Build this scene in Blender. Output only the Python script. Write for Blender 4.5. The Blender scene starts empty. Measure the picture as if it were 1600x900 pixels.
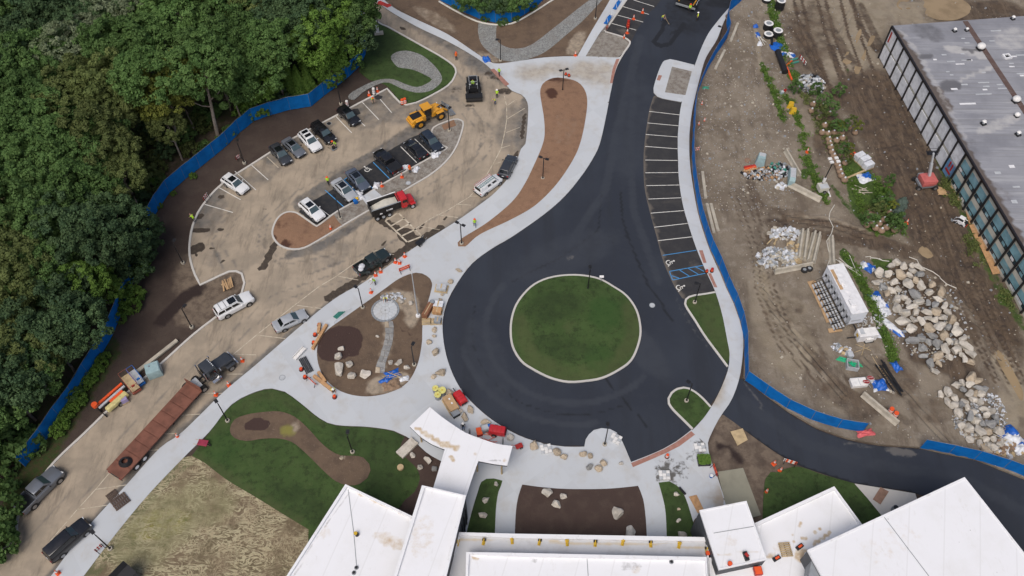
import bpy, bmesh, math, random
import numpy as np
from mathutils import Vector, Matrix
from mathutils.geometry import delaunay_2d_cdt
R = math.radians
rnd = random.Random(7)
S = bpy.context.scene
COL = S.collection

# camera, sky, sun, exposure
CAM_H = 98.0
TH = R(53.976); ROLL = R(0.4235); FPX = 1341.0       # pitch below the horizon, roll, focal length in photo pixels
_c, _s = math.cos(ROLL),math.sin(ROLL)
_UP = Vector((0, math.sin(TH),math.cos(TH))); _FW = Vector((0, math.cos(TH),-math.sin(TH)))
XC = Vector((1,0,0))*_c + _UP * _s
YC = Vector((1,0,0)) * -_s + _UP * _c
cd = bpy.data.cameras.new("camera"); cam = bpy.data.objects.new("camera", cd); COL.objects.link(cam)
cd.sensor_width = 36; cd.lens = 36*FPX / 1600; cd.clip_start = 1; cd.clip_end = 3000
cam.matrix_world = Matrix(((XC.x, YC.x, -_FW.x, 0),(XC.y, YC.y, -_FW.y, 0),(XC.z, YC.z, -_FW.z, CAM_H),(0,0,0,1)))
S.camera = cam
SUN_EL, SUN_AZ = R(57),R(202)                        # soft sun through thin cloud, from behind the camera
w = bpy.data.worlds.new("World"); S.world = w; w.use_nodes = True
_sky = w.node_tree.nodes.new("ShaderNodeTexSky"); _sky.sky_type = 'NISHITA'; _sky.sun_disc = False
_sky.sun_elevation = SUN_EL; _sky.sun_rotation = SUN_AZ; _sky.dust_density = 5; _sky.air_density = .9; _sky.ozone_density = .6
w.node_tree.links.new(_sky.outputs[0], w.node_tree.nodes['Background'].inputs[0])
w.node_tree.nodes['Background'].inputs[1].default_value = 0.10
sd = bpy.data.lights.new("sun",'SUN'); so = bpy.data.objects.new("sun", sd); COL.objects.link(so)
sd.energy = 1.5; sd.angle = R(42); sd.color = (1,.97,.93)
_d = Vector((math.sin(SUN_AZ)*math.cos(SUN_EL),math.cos(SUN_AZ)*math.cos(SUN_EL),math.sin(SUN_EL)))
so.rotation_euler = _d.to_track_quat('Z','Y').to_euler(); so.location = (0,60,150)
S.view_settings.view_transform = 'Standard'; S.view_settings.look = 'None'; S.view_settings.gamma = 1
S.view_settings.exposure = 0.2

def G(px, py, z=0.0):
    """point at height z that the photograph shows at pixel (px, py)"""
    d = XC * ((px - 800)/FPX) + YC * ((450 - py)/FPX) + _FW
    t = (z - CAM_H)/d.z
    return Vector((d.x * t, d.y * t, z))
def proj(P):
    P = np.asarray(P, float); D = P - np.array([0,0, CAM_H])
    a = D @ np.array(XC); b = D @ np.array(YC); c = D @ np.array(_FW)
    return np.stack([800 + FPX * a / c, 450 - FPX * b / c], 1)
def heading(p, q, z=0.0):
    a, b = G(*p, z),G(*q, z); return math.atan2(b.y - a.y, b.x - a.x)

# objects and properties
def link(name, me, m=None, parent=None):
    o = bpy.data.objects.new(name, me); COL.objects.link(o)
    if m is not None and me is not None and len(me.materials) == 0: me.materials.append(m)
    if parent is not None: o.parent = parent
    return o
def tag(o, label, cat, group=None):
    o['label'] = label; o['category'] = cat
    if group: o['group'] = group
    return o
def thing(name, label, cat, loc=(0,0,0),rz=0.0, group=None):
    o = bpy.data.objects.new(name, None); COL.objects.link(o); o.empty_display_size = .3
    o.location = loc; o.rotation_euler = (0,0, rz)
    return tag(o, label, cat, group)
def structure(o):
    o['kind'] = 'structure'; return o
def stuff(o):
    o['kind'] = 'stuff'; return o
KIDS = {}
def kids(o):
    return [c for c in bpy.data.objects if c.parent == o]
def dup(o, loc=None, rz=None, label=None, scale=None, tree=None):
    """copy of a thing with copies of its parts; tree = cached [(part, [sub-parts])]"""
    if tree is None: tree = [(c, kids(c)) for c in kids(o)]
    r = o.copy(); COL.objects.link(r)
    if loc is not None: r.location = loc
    if rz is not None: r.rotation_euler = (0,0, rz)
    if scale is not None: r.scale = scale
    if label: r['label'] = label
    for c, gs in tree:
        d = c.copy(); COL.objects.link(d); d.parent = r
        for g in gs:
            e = g.copy(); COL.objects.link(e); e.parent = d
    return r
def ptree(o): return [(c, kids(c)) for c in kids(o)]

class MB:
    """collects shapes and links them as ONE mesh object"""
    def __init__(s): s.v = []; s.f = []
    def add(s, vs, fs):
        n = len(s.v); s.v += [tuple(p) for p in vs]; s.f += [tuple(i + n for i in f) for f in fs]; return s
    def box(s, c, d, rz=0.0, top=(1,1),ry=0.0, shift=(0,0)):
        x, y, z = d[0]/2, d[1]/2, d[2]/2
        P = [(-x, -y, -z),(x, -y, -z),(x, y, -z),(-x, y, -z)]
        P += [(a * top[0] + shift[0], b * top[1] + shift[1], z) for a, b, _ in P]
        M = Matrix.Rotation(rz, 3,'Z') @ Matrix.Rotation(ry, 3,'Y')
        return s.add([M @ Vector(p) + Vector(c) for p in P],
                     [(3,2,1,0),(4,5,6,7),(0,1,5,4),(1,2,6,5),(2,3,7,6),(3,0,4,7)])
    def cyl(s, a, b, r0, r1=None, n=12, caps=True):
        a, b = Vector(a),Vector(b); r1 = r0 if r1 is None else r1
        q = (b - a).to_track_quat('Z','Y').to_matrix()
        vs = []
        for c, r in ((a, r0),(b, r1)):
            vs += [c + q @ Vector((r * math.cos(2*math.pi * i / n),r * math.sin(2*math.pi * i / n),0)) for i in range(n)]
        fs = [(i, (i + 1) % n, n + (i + 1) % n, n + i) for i in range(n)]
        if caps: fs += [tuple(range(n - 1,-1,-1)),tuple(range(n, 2*n))]
        return s.add(vs, fs)
    def tube(s, path, r, n=6, r1=None):
        path = [Vector(p) for p in path]; k = len(path); vs = []; fs = []
        for j, p in enumerate(path):
            t = (path[min(j + 1, k - 1)] - path[max(j - 1,0)]).normalized()
            q = t.to_track_quat('Z','Y').to_matrix()
            rr = r if r1 is None else r + (r1 - r)*j / (k - 1)
            vs += [p + q @ Vector((rr * math.cos(2*math.pi * i / n),rr * math.sin(2*math.pi * i / n),0)) for i in range(n)]
        for j in range(k - 1):
            for i in range(n):
                a = j * n + i; b = j * n + (i + 1) % n
                fs.append((a, b, b + n, a + n))
        fs += [tuple(range(n - 1,-1,-1)),tuple(range((k - 1)*n, k * n))]
        return s.add(vs, fs)
    def prism(s, poly, z0, z1):
        """poly: list of (x, y) counter-clockwise"""
        if area2(poly) < 0: poly = poly[::-1]
        n = len(poly)
        vs = [(p[0], p[1], z0) for p in poly] + [(p[0], p[1], z1) for p in poly]
        return s.add(vs, [tuple(range(n - 1,-1,-1)),tuple(range(n, 2*n))] + [(i, (i + 1) % n, n + (i + 1) % n, n + i) for i in range(n)])
    def exty(s, prof, y0, y1):
        """profile in (x, z) pushed along y"""
        if area2(prof) < 0: prof = prof[::-1]
        n = len(prof)
        vs = [(p[0], y0, p[1]) for p in prof] + [(p[0], y1, p[1]) for p in prof]
        return s.add(vs, [tuple(range(n)),tuple(range(2*n - 1, n - 1,-1))] + [((i + 1) % n, i, n + i, n + (i + 1) % n) for i in range(n)])
    def quad(s, a, b, c, d, t=.02):
        """a flat plate of thickness t, a-b-c-d counter-clockwise seen from outside"""
        a, b, c, d = map(Vector, (a, b, c, d)); nn = (b - a).cross(d - a).normalized()*t
        return s.add([a, b, c, d, a + nn, b + nn, c + nn, d + nn],
                     [(3,2,1,0),(4,5,6,7),(0,1,5,4),(1,2,6,5),(2,3,7,6),(3,0,4,7)])
    def ball(s, c, r, n=8, m=6, sq=(1,1,1)):
        vs = [(c[0], c[1], c[2] - r * sq[2])]
        for j in range(1, m):
            t = -math.pi / 2 + math.pi * j / m
            vs += [(c[0] + r * sq[0]*math.cos(t)*math.cos(2*math.pi * i / n),c[1] + r * sq[1]*math.cos(t)*math.sin(2*math.pi * i / n),c[2] + r * sq[2]*math.sin(t)) for i in range(n)]
        vs.append((c[0], c[1], c[2] + r * sq[2])); fs = []
        for i in range(n): fs.append((0,1 + (i + 1) % n, 1 + i))
        for j in range(m - 2):
            for i in range(n):
                a = 1 + j * n + i; b = 1 + j * n + (i + 1) % n; fs.append((a, b, b + n, a + n))
        k = 1 + (m - 2)*n
        for i in range(n): fs.append((k + i, k + (i + 1) % n, len(vs) - 1))
        return s.add(vs, fs)
    def mesh(s, name, m=None, bevel=0.0, smooth=False, seg=2):
        me = bpy.data.meshes.new(name); me.from_pydata(s.v, [], s.f)
        if bevel:
            bm = bmesh.new(); bm.from_mesh(me)
            es = [e for e in bm.edges if len(e.link_faces) == 2 and e.calc_face_angle(0) > .5]
            bmesh.ops.bevel(bm, geom=es, offset=bevel, segments=seg, profile=.6, affect='EDGES',clamp_overlap=True)
            bm.to_mesh(me); bm.free()
        if smooth:
            me.polygons.foreach_set('use_smooth',[True]*len(me.polygons))
            try: me.set_sharp_from_angle(angle=R(40))
            except Exception: pass
        if m is not None: me.materials.append(m)
        return me
    def b(s, name, m, parent=None, bevel=0.0, smooth=False, seg=2):
        return link(name, s.mesh(name, m, bevel, smooth, seg),None, parent)
def bxm(*a, **k): return MB().box(*a, **k)
def cym(*a, **k): return MB().cyl(*a, **k)
def area2(p): return sum(p[i][0]*p[(i + 1) % len(p)][1] - p[(i + 1) % len(p)][0]*p[i][1] for i in range(len(p)))

# outlines
def curve(px, z=0.0, closed=True, step=.8, sharp=()):
    """pixels to a smooth outline on the ground (Catmull-Rom); indices in sharp stay corners"""
    P = [G(x, y, z) for x, y in px]; n = len(P); out = []
    for i in range(n if closed else n - 1):
        p1, p2 = P[i], P[(i + 1) % n]
        p0 = P[(i - 1) % n] if (closed or i > 0) else p1
        p3 = P[(i + 2) % n] if (closed or i + 2 < n) else p2
        if i in sharp: p0 = p1 - (p2 - p1)*.5
        if (i + 1) % n in sharp: p3 = p2 + (p2 - p1)*.5
        k = max(1, int((p2 - p1).length / step))
        for j in range(k):
            t = j / k
            out.append(.5*(2*p1 + (p2 - p0)*t + (2*p0 - 5*p1 + 4*p2 - p3)*t * t + (3*p1 - p0 - 3*p2 + p3)*t ** 3))
    if not closed: out.append(P[-1])
    return [Vector((p.x, p.y, z)) for p in out]
def line(px, z=0.0): return [G(x, y, z) for x, y in px]
def offset(pts, d, closed=True):
    n = len(pts); out = []
    for i, p in enumerate(pts):
        a = pts[(i - 1) % n] if closed or i > 0 else p
        b = pts[(i + 1) % n] if closed or i < n - 1 else p
        t = Vector((b.x - a.x, b.y - a.y, 0)).normalized()
        out.append(p + Vector((-t.y, t.x, 0))*d)
    return out
def inside(pts, poly):
    x, y = pts[:, 0], pts[:, 1]; r = np.zeros(len(pts),bool); n = len(poly)
    for i in range(n):
        x0, y0 = poly[i][0], poly[i][1]; x1, y1 = poly[(i + 1) % n][0], poly[(i + 1) % n][1]
        if y0 == y1: continue
        c = ((y0 > y) != (y1 > y)) & (x < (x1 - x0)*(y - y0)/(y1 - y0) + x0); r ^= c
    return r
def smooth01(t): t = np.clip(t, 0,1); return t * t * (3 - 2*t)
def paint(PX, shapes):
    """stains and worn patches as strokes; one RGB weight per vertex"""
    out = np.zeros((len(PX),4),np.float32); out[:, 3] = 1
    for sh in shapes:
        ch = 'RGB'.index(sh[0])
        if sh[1] == 'blob':
            _, _, cx, cy, rx, ry, ang, st = sh
            a = R(ang); dx = PX[:, 0] - cx; dy = PX[:, 1] - cy
            u = (dx * math.cos(a) + dy * math.sin(a))/rx; v = (-dx * math.sin(a) + dy * math.cos(a))/ry
            m = smooth01((1.25 - np.sqrt(u * u + v * v))/.5)*st
        elif sh[1] == 'line':
            _, _, pts, wd, st = sh
            d = np.full(len(PX),1e9)
            for (ax, ay),(bx, by) in zip(pts[:-1], pts[1:]):
                L = (bx - ax) ** 2 + (by - ay) ** 2 + 1e-9
                t = np.clip(((PX[:, 0] - ax)*(bx - ax) + (PX[:, 1] - ay)*(by - ay))/L, 0,1)
                d = np.minimum(d, np.hypot(PX[:, 0] - ax - t * (bx - ax),PX[:, 1] - ay - t * (by - ay)))
            m = smooth01((1.25 - d / wd)/.5)*st
        else:
            _, _, pts, soft, st = sh
            q = inside(PX, pts); d = np.full(len(PX),1e9)
            for (ax, ay),(bx, by) in zip(pts, pts[1:] + pts[:1]):
                L = (bx - ax) ** 2 + (by - ay) ** 2 + 1e-9
                t = np.clip(((PX[:, 0] - ax)*(bx - ax) + (PX[:, 1] - ay)*(by - ay))/L, 0,1)
                d = np.minimum(d, np.hypot(PX[:, 0] - ax - t * (bx - ax),PX[:, 1] - ay - t * (by - ay)))
            m = smooth01(.5 + np.where(q, d, -d)/(2*soft))*st
        if st > 0: out[:, ch] = np.maximum(out[:, ch], m)
        else: out[:, ch] = np.clip(out[:, ch]*(1 + m),0,1)
    return out
def sheet(name, pts, z, m, grid=None, shapes=None, relief=None, skirt=None, parent=None):
    """a piece of ground: outline pts, filled; grid = spacing of inner points; skirt = how far its edge goes down"""
    if area2(pts) < 0: pts = pts[::-1]
    V = [Vector((p[0], p[1])) for p in pts]; n = len(V)
    if grid:
        A = np.array([(p.x, p.y) for p in V]); lo, hi = A.min(0),A.max(0)
        gx, gy = np.meshgrid(np.arange(lo[0], hi[0], grid),np.arange(lo[1], hi[1], grid * .9))
        gx = gx + (np.arange(gx.shape[0]) % 2)[:, None]*grid * .5
        Q = np.stack([gx.ravel(),gy.ravel()], 1); Q = Q[inside(Q, A)]
        px = proj(np.c_[Q, np.zeros(len(Q))])
        keep = (px[:, 0] > -120) & (px[:, 0] < 1720) & (px[:, 1] > -90) & (px[:, 1] < 990)
        Q = Q[keep]
        V = V + [Vector(q) for q in Q]
    ov, oe, of, _, _, _ = delaunay_2d_cdt(V, [], [list(range(n))], 1,1e-4)
    P = np.array([(p.x, p.y, z) for p in ov])
    if relief is not None: P[:, 2] += relief(P)
    vs = P.tolist(); fs = [tuple(f) for f in of]
    if skirt:
        cnt = {}
        for f in fs:
            for i in range(len(f)):
                a, b = f[i], f[(i + 1) % len(f)]; cnt[(a, b)] = 1
        low = {}
        def lo_(i):
            if i not in low: low[i] = len(vs); vs.append([vs[i][0], vs[i][1], vs[i][2] - skirt])
            return low[i]
        for (a, b) in list(cnt):
            if (b, a) not in cnt: fs.append((b, a, lo_(a),lo_(b)))
    me = bpy.data.meshes.new(name); me.from_pydata(vs, [], fs); me.materials.append(m)
    if shapes is not None:
        at = me.color_attributes.new('splat','FLOAT_COLOR','POINT')
        C = paint(proj(np.array(vs)),shapes); at.data.foreach_set('color',C.ravel())
    return link(name, me, None, parent)
def band(name, pts, width, z, m, closed=True, h=None, side=1, parent=None):
    """a strip along pts, its width to the left (side 1) or right; h = height of a real step"""
    q = offset(pts, width * side, closed); n = len(pts); h = h or .01
    vs = []
    for a, b in zip(pts, q): vs += [(a.x, a.y, z),(b.x, b.y, z),(a.x, a.y, z - h),(b.x, b.y, z - h)]
    fs = []
    for i in range(n if closed else n - 1):
        a = 4*i; b = 4*((i + 1) % n)
        F = [(a, b, b + 1, a + 1),(a + 2, b + 2, b, a),(a + 1, b + 1, b + 3, a + 3)]
        if side > 0: F = [f for f in F]
        else: F = [f[::-1] for f in F]
        fs += F
    if not closed:
        e = 4*(n - 1); fs += [(0,1,3,2),(e + 2, e + 3, e + 1, e)]
    me = bpy.data.meshes.new(name); me.from_pydata(vs, [], fs); me.materials.append(m)
    return link(name, me, None, parent)

# materials
def N(nt, t, **k):
    n = nt.nodes.new('ShaderNode' + t)
    for a, b in k.items(): setattr(n, a, b)
    return n
def _v(c): return (c[0], c[1], c[2], 1) if not isinstance(c, (int, float)) else (c, c, c, 1)
class M_:
    def __init__(s, name, rough=.9, coords='pos',spec=.3):
        s.m = bpy.data.materials.new(name); s.m.use_nodes = True; s.nt = s.m.node_tree
        s.b = s.nt.nodes['Principled BSDF']; s.b.inputs['Roughness'].default_value = rough
        s.b.inputs['Specular IOR Level'].default_value = spec
        if coords == 'pos': s.co = N(s.nt,'NewGeometry').outputs['Position']
        else: s.co = N(s.nt,'TexCoord').outputs['Object']
        s.col = None
    def L(s, a, b): s.nt.links.new(a, b)
    def noise(s, scale, detail=4, rough=.55, stretch=None, rot=0, dist=0.0, off=(0,0,0)):
        t = N(s.nt,'TexNoise'); t.inputs['Scale'].default_value = scale; t.inputs['Detail'].default_value = detail
        t.inputs['Roughness'].default_value = rough; t.inputs['Distortion'].default_value = dist
        mp = N(s.nt,'Mapping'); s.L(s.co, mp.inputs[0]); mp.inputs['Rotation'].default_value = (0,0, rot)
        mp.inputs['Location'].default_value = off
        if stretch: mp.inputs['Scale'].default_value = stretch
        s.L(mp.outputs[0], t.inputs[0]); return t.outputs[0]
    def voro(s, scale, feat='F1',out='Distance',rand=1.0):
        t = N(s.nt,'TexVoronoi',feature=feat); t.inputs['Scale'].default_value = scale; t.inputs['Randomness'].default_value = rand
        s.L(s.co, t.inputs[0]); return t.outputs[out]
    def wave(s, scale, dist, dscale, rot=0, detail=3):
        t = N(s.nt,'TexWave'); t.inputs['Scale'].default_value = scale; t.inputs['Distortion'].default_value = dist
        t.inputs['Detail Scale'].default_value = dscale; t.inputs['Detail'].default_value = detail
        mp = N(s.nt,'Mapping'); s.L(s.co, mp.inputs[0]); mp.inputs['Rotation'].default_value = (0,0, rot); s.L(mp.outputs[0], t.inputs[0])
        return t.outputs['Fac']
    def ramp(s, f, a, b, invert=False):
        r = N(s.nt,'MapRange',interpolation_type='SMOOTHSTEP'); s.L(f, r.inputs[0])
        r.inputs[1].default_value = a; r.inputs[2].default_value = b
        if invert: r.inputs[3].default_value = 1; r.inputs[4].default_value = 0
        return r.outputs[0]
    def math(s, op, a, b):
        n = N(s.nt,'Math',operation=op)
        for i, x in enumerate((a, b)):
            if isinstance(x, (int, float)): n.inputs[i].default_value = x
            else: s.L(x, n.inputs[i])
        return n.outputs[0]
    def mix(s, f, c, blend='MIX',amt=None):
        n = N(s.nt,'Mix',data_type='RGBA',blend_type=blend)
        if amt is not None: f = s.math('MULTIPLY',f, amt)
        if isinstance(f, (int, float)): n.inputs[0].default_value = f
        else: s.L(f, n.inputs[0])
        s.put(s.col, n.inputs[6]); s.put(c, n.inputs[7]); s.col = n.outputs[2]; return s
    def put(s, c, sock):
        if hasattr(c,'is_output'): s.L(c, sock)
        else: sock.default_value = _v(c)
    def base(s, c): s.col = _v(c); return s
    def splat(s, ch, soft=.25, scale=1.2, brk=.6, detail=6):
        """one painted weight, its edge broken up by noise"""
        a = N(s.nt,'Attribute',attribute_name='splat'); x = N(s.nt,'SeparateColor'); s.L(a.outputs[0], x.inputs[0])
        v = x.outputs['RGB'.index(ch)]
        nz = s.math('MULTIPLY',s.math('SUBTRACT',s.noise(scale, detail, .6, off=(7.3 * 'RGB'.index(ch),0,0)),.5),brk)
        t = s.math('ADD',v, s.math('MULTIPLY',nz, 1.0))
        t = s.math('MULTIPLY',s.ramp(t, .5 - soft, .5 + soft),s.ramp(v, 0.02,.12))
        return t
    def bump(s, f, strength=.4, dist=.1):
        b = N(s.nt,'Bump'); b.inputs['Strength'].default_value = strength; b.inputs['Distance'].default_value = dist
        s.L(f, b.inputs['Height'])
        if s.b.inputs['Normal'].is_linked: s.L(s.b.inputs['Normal'].links[0].from_socket, b.inputs['Normal'])
        s.L(b.outputs[0], s.b.inputs['Normal']); return s
    def rough(s, f, a, b):
        r = N(s.nt,'MapRange'); s.L(f, r.inputs[0]); r.inputs[3].default_value = a; r.inputs[4].default_value = b
        s.L(r.outputs[0], s.b.inputs['Roughness']); return s
    def objrand(s): return N(s.nt,'ObjectInfo').outputs['Random']
    def done(s):
        s.put(s.col, s.b.inputs['Base Color']); return s.m
def simple(name, c, rough=.6, var=.25, scale=2.0, metal=0.0, spec=.4, coat=0.0, dark=None, bump=0.0):
    k = M_(name, rough,'obj',spec); k.base(c)
    d = dark if dark is not None else tuple(x * (1 - var) for x in c)
    k.mix(k.ramp(k.noise(scale, 5),.35,.7),d)
    if bump: k.bump(k.noise(scale * 6,4),bump, .02)
    k.b.inputs['Metallic'].default_value = metal; k.b.inputs['Coat Weight'].default_value = coat
    k.b.inputs['Coat Roughness'].default_value = .08
    return k.done()
# ground materials
def ground_mats():
    D = {}
    k = M_('soil'); k.base((.056,.040,.033))
    k.mix(k.ramp(k.noise(.35,5),.4,.65),(.070,.052,.042)); k.mix(k.ramp(k.noise(3.2,6,.7),.56,.7),(.040,.028,.023))
    k.mix(k.splat('G',.3,.5,.9),k.tint((.17,.132,.098),(.105,.079,.06),.9)); k.mix(k.splat('R',.3,.8,.8),(.03,.02,.018))
    k.mix(k.splat('B',.3,1.1,1.1),k.tint((.03,.05,.012),(.05,.04,.018),1.7))
    k.mix(k.ramp(k.voro(2.2),.06,.02),(.2,.18,.15)); D['soil'] = k.bump(k.noise(6,6,.7),.5,.08).done()
    k = M_('lot'); k.base((.145,.136,.125)); k.mix(k.ramp(k.noise(.8,7,.65),.45,.62),(.10,.094,.088))
    k.mix(k.splat('G',.42,.55,1.0),k.tint((.375,.31,.235),(.275,.232,.18),.22))
    k.mix(k.ramp(k.noise(.7,8,.75,(1,.18,1),R(-38)),.48,.66),(.165,.138,.107),amt=.65); k.mix(k.ramp(k.noise(.25,6,.7),.52,.66),(.30,.25,.19),amt=.5)
    k.mix(k.splat('B',.10,.8,.25),k.tint((.022,.024,.028),(.036,.035,.036),1.3))
    k.mix(k.splat('R',.10,.75,1.0),k.tint((.052,.041,.033),(.075,.06,.046),2.0))
    k.mix(k.ramp(k.noise(9,3,.6),.35,.75),(.5,.5,.5),'OVERLAY',.35); D['lot'] = k.bump(k.noise(12,4),.12,.02).done()
    k = M_('fresh_asphalt',.82); k.base((.025,.030,.042)); k.mix(k.ramp(k.noise(.09,4,.5),.4,.62),(.031,.037,.050))
    k.mix(k.ramp(k.noise(.35,5,.6,(1,.1,1),R(8)),.45,.7),(.024,.028,.037),amt=.8)
    k.mix(k.ramp(k.noise(.8,7,.7),.5,.75),(.037,.042,.054),amt=.45)
    k.mix(k.splat('R',.3,.9,.9),(.016,.018,.023)); k.mix(k.splat('G',.5,.5,1.3),(.040,.046,.058),amt=.8); k.mix(k.splat('B',.3,1.5,1.2),(.16,.15,.14),amt=.6)
    k.mix(k.ramp(k.noise(30,3,.7),.3,.8),(.5,.5,.5),'OVERLAY',.5)
    k.rough(k.noise(.2,4),.7,.95); D['fresh'] = k.bump(k.noise(40,3),.2,.015).done()
    k = M_('stall_asphalt'); k.base((.034,.034,.037)); k.mix(k.ramp(k.noise(.6,6,.65),.42,.65),(.044,.043,.044))
    k.mix(k.ramp(k.noise(.5,6,.7,(.3,1.4,1),R(5)),.55,.72),(.078,.071,.064),amt=.5)
    k.mix(k.splat('R',.3,.8,.9),(.12,.105,.09)); k.mix(k.ramp(k.voro(1.4),.07,.02),(.14,.13,.12),amt=.5)
    D['stall'] = k.bump(k.noise(40,3),.2,.015).done()
    def conc(name, c):
        k = M_(name, .85); k.base(c); nn = N(k.nt,'HueSaturation')
        k.put(k.col, nn.inputs['Color']); mr = N(k.nt,'MapRange'); k.L(k.objrand(),mr.inputs[0]); mr.inputs[3].default_value = .95; mr.inputs[4].default_value = 1.04
        k.L(mr.outputs[0], nn.inputs['Value']); k.col = nn.outputs[0]
        k.mix(k.ramp(k.noise(.4,6,.65),.48,.72),(.42,.41,.39),amt=.55); k.mix(k.ramp(k.noise(1.6,7,.7,(1,.3,1),.4),.55,.75),(.44,.42,.39),amt=.5)
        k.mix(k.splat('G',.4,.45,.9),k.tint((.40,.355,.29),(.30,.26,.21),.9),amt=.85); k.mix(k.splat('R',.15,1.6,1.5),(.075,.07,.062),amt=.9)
        k.mix(k.splat('B',.3,.5,.9),(.30,.235,.16),amt=.8)
        k.mix(k.ramp(k.voro(.9),.05,.02),(.2,.18,.16),amt=.7)
        return k.bump(k.noise(8,4),.1,.02).done()
    D['conc'] = conc('pale_concrete',(.475,.50,.525)); D['kerb'] = conc('kerb_concrete',(.52,.50,.465))
    k = M_('joint'); D['joint'] = k.base((.20,.19,.175)).done()
    k = M_('mulch'); k.base((.235,.138,.085)); k.mix(k.ramp(k.noise(1.0,6,.7),.46,.7),(.175,.10,.064)); k.mix(k.ramp(k.noise(7,5,.75),.5,.7),(.30,.19,.125))
    k.mix(k.splat('R',.3,1.2,1.1),(.07,.033,.022)); k.mix(k.splat('G',.3,1.0,.9),(.24,.2,.16)); D['mulch'] = k.bump(k.noise(9,6,.8),.7,.08).done()
    k = M_('dark_mulch'); k.base((.062,.041,.034)); k.mix(k.ramp(k.noise(.7,5),.42,.68),(.075,.052,.042)); k.mix(k.ramp(k.noise(9,5,.8),.52,.7),(.045,.028,.022))
    k.mix(k.ramp(k.voro(1.6),.05,.02),(.3,.27,.22),amt=.7); D['darkmulch'] = k.bump(k.noise(10,6,.8),.5,.06).done()
    k = M_('bare_soil'); k.base((.135,.094,.064)); k.mix(k.ramp(k.noise(.5,6,.65),.42,.66),(.10,.07,.05)); k.mix(k.ramp(k.noise(3,6,.75),.55,.72),(.18,.135,.097))
    k.mix(k.splat('R',.12,.8,.5),(.055,.033,.028)); k.mix(k.splat('G',.35,.7,.9),k.tint((.34,.28,.21),(.23,.19,.145),1.1)); k.mix(k.splat('B',.3,1,.8),(.20,.185,.05))
    k.mix(k.ramp(k.voro(1.3),.06,.02),(.32,.27,.21),amt=.8); D['bare'] = k.bump(k.noise(5,6,.75),.6,.1).done()
    k = M_('lawn'); k.base((.038,.070,.018)); k.mix(k.ramp(k.noise(.25,7,.7),.38,.66),(.053,.092,.025)); k.mix(k.ramp(k.noise(.9,8,.78),.47,.62),(.022,.039,.011),amt=.85); k.mix(k.ramp(k.noise(1.9,8,.8, off=(4,4,0)),.54,.66),(.064,.092,.028),amt=.8)
    k.mix(k.ramp(k.noise(7,5,.8),.5,.72),(.062,.092,.03),amt=.75); k.mix(k.ramp(k.noise(2.6,7,.8,(1,.45,1),.8),.5,.72),(.07,.088,.034),amt=.5); k.mix(k.splat('R',.7,.6,1.6,8),(.022,.037,.012),amt=.7); k.mix(k.splat('G',.7,.6,1.6,8),(.066,.079,.030),amt=.7); k.mix(k.splat('B',.7,.6,1.6,8),(.024,.066,.013),amt=.65)
    D['lawn'] = k.bump(k.noise(14,6,.8),.6,.08).done()
    k = M_('gravel'); k.base((.25,.255,.245)); k.mix(k.ramp(k.voro(5.5, out='Color'),.3,.75),(.155,.16,.155)); k.mix(k.ramp(k.voro(5),.2,.45, True),(.36,.36,.35),amt=.5)
    k.mix(k.ramp(k.noise(.5,5),.45,.7),(.19,.18,.165),amt=.6); D['gravel'] = k.bump(k.voro(5),.7,.06).done()
    k = M_('rubble_gravel'); k.base((.27,.25,.22)); k.mix(k.ramp(k.noise(1.2,6,.7),.42,.62),(.18,.155,.13)); k.mix(k.ramp(k.voro(3.4),.05,.2, True),(.42,.41,.39),amt=.7)
    k.mix(k.ramp(k.noise(5,6,.8),.55,.7),(.12,.10,.085)); D['rubble'] = k.bump(k.noise(7,6,.8),.8,.12).done()
    k = M_('seeded'); k.base((.138,.108,.064)); k.mix(k.ramp(k.noise(.3,5),.4,.65),(.17,.125,.08))
    k.mix(k.splat('R',.3,.5,.7),(.12,.12,.06)); k.mix(k.splat('B',.4,.4,.8),k.tint((.21,.19,.03),(.13,.135,.04),1.0))
    r1 = k.math('ABSOLUTE',k.math('SUBTRACT',k.noise(.75,2,.5,(.6,1.5,1),R(25),2.6),.5),0); st = k.math('MULTIPLY',k.ramp(r1,.085,.022),k.ramp(k.noise(.22,5,.65),.38,.56))
    k.mix(k.ramp(k.noise(.8,7,.7),.5,.62),(.21,.165,.105),amt=.8); k.mix(st, (.43,.385,.245),amt=.92); r2 = k.math('ABSOLUTE',k.math('SUBTRACT',k.noise(1.1,2,.5,(1.4,.7,1),R(10),2.4,(5,5,0)),.5),0); k.mix(k.math('MULTIPLY',k.ramp(r2,.075,.02),k.ramp(k.noise(.4,5,.65, off=(9,2,0)),.42,.6)),(.36,.30,.19),amt=.8); k.mix(k.ramp(k.noise(3.2,7,.8),.56,.7),(.075,.054,.037),amt=.7)
    k.mix(k.splat('G',.3,.5,.9),k.tint((.27,.25,.14),(.16,.15,.075),.8),amt=.8)
    D['seeded'] = k.bump(k.noise(3,6,.8),.8,.12).done()
    k = M_('site_dirt'); k.base((.232,.195,.150)); k.mix(k.ramp(k.noise(.12,7,.7),.42,.60),(.160,.130,.098)); k.mix(k.ramp(k.noise(.7,7,.7),.50,.68),(.30,.265,.215),amt=.6); k.mix(k.ramp(k.noise(.35,7,.72,(1,.3,1),R(35)),.50,.64),(.115,.09,.068),amt=.7)
    k.mix(k.ramp(k.noise(3,6,.75),.55,.72),(.145,.12,.096),amt=.8)
    k.mix(k.splat('G',.3,.5,.8),k.tint((.28,.238,.178),(.235,.195,.14),.5))
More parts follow.
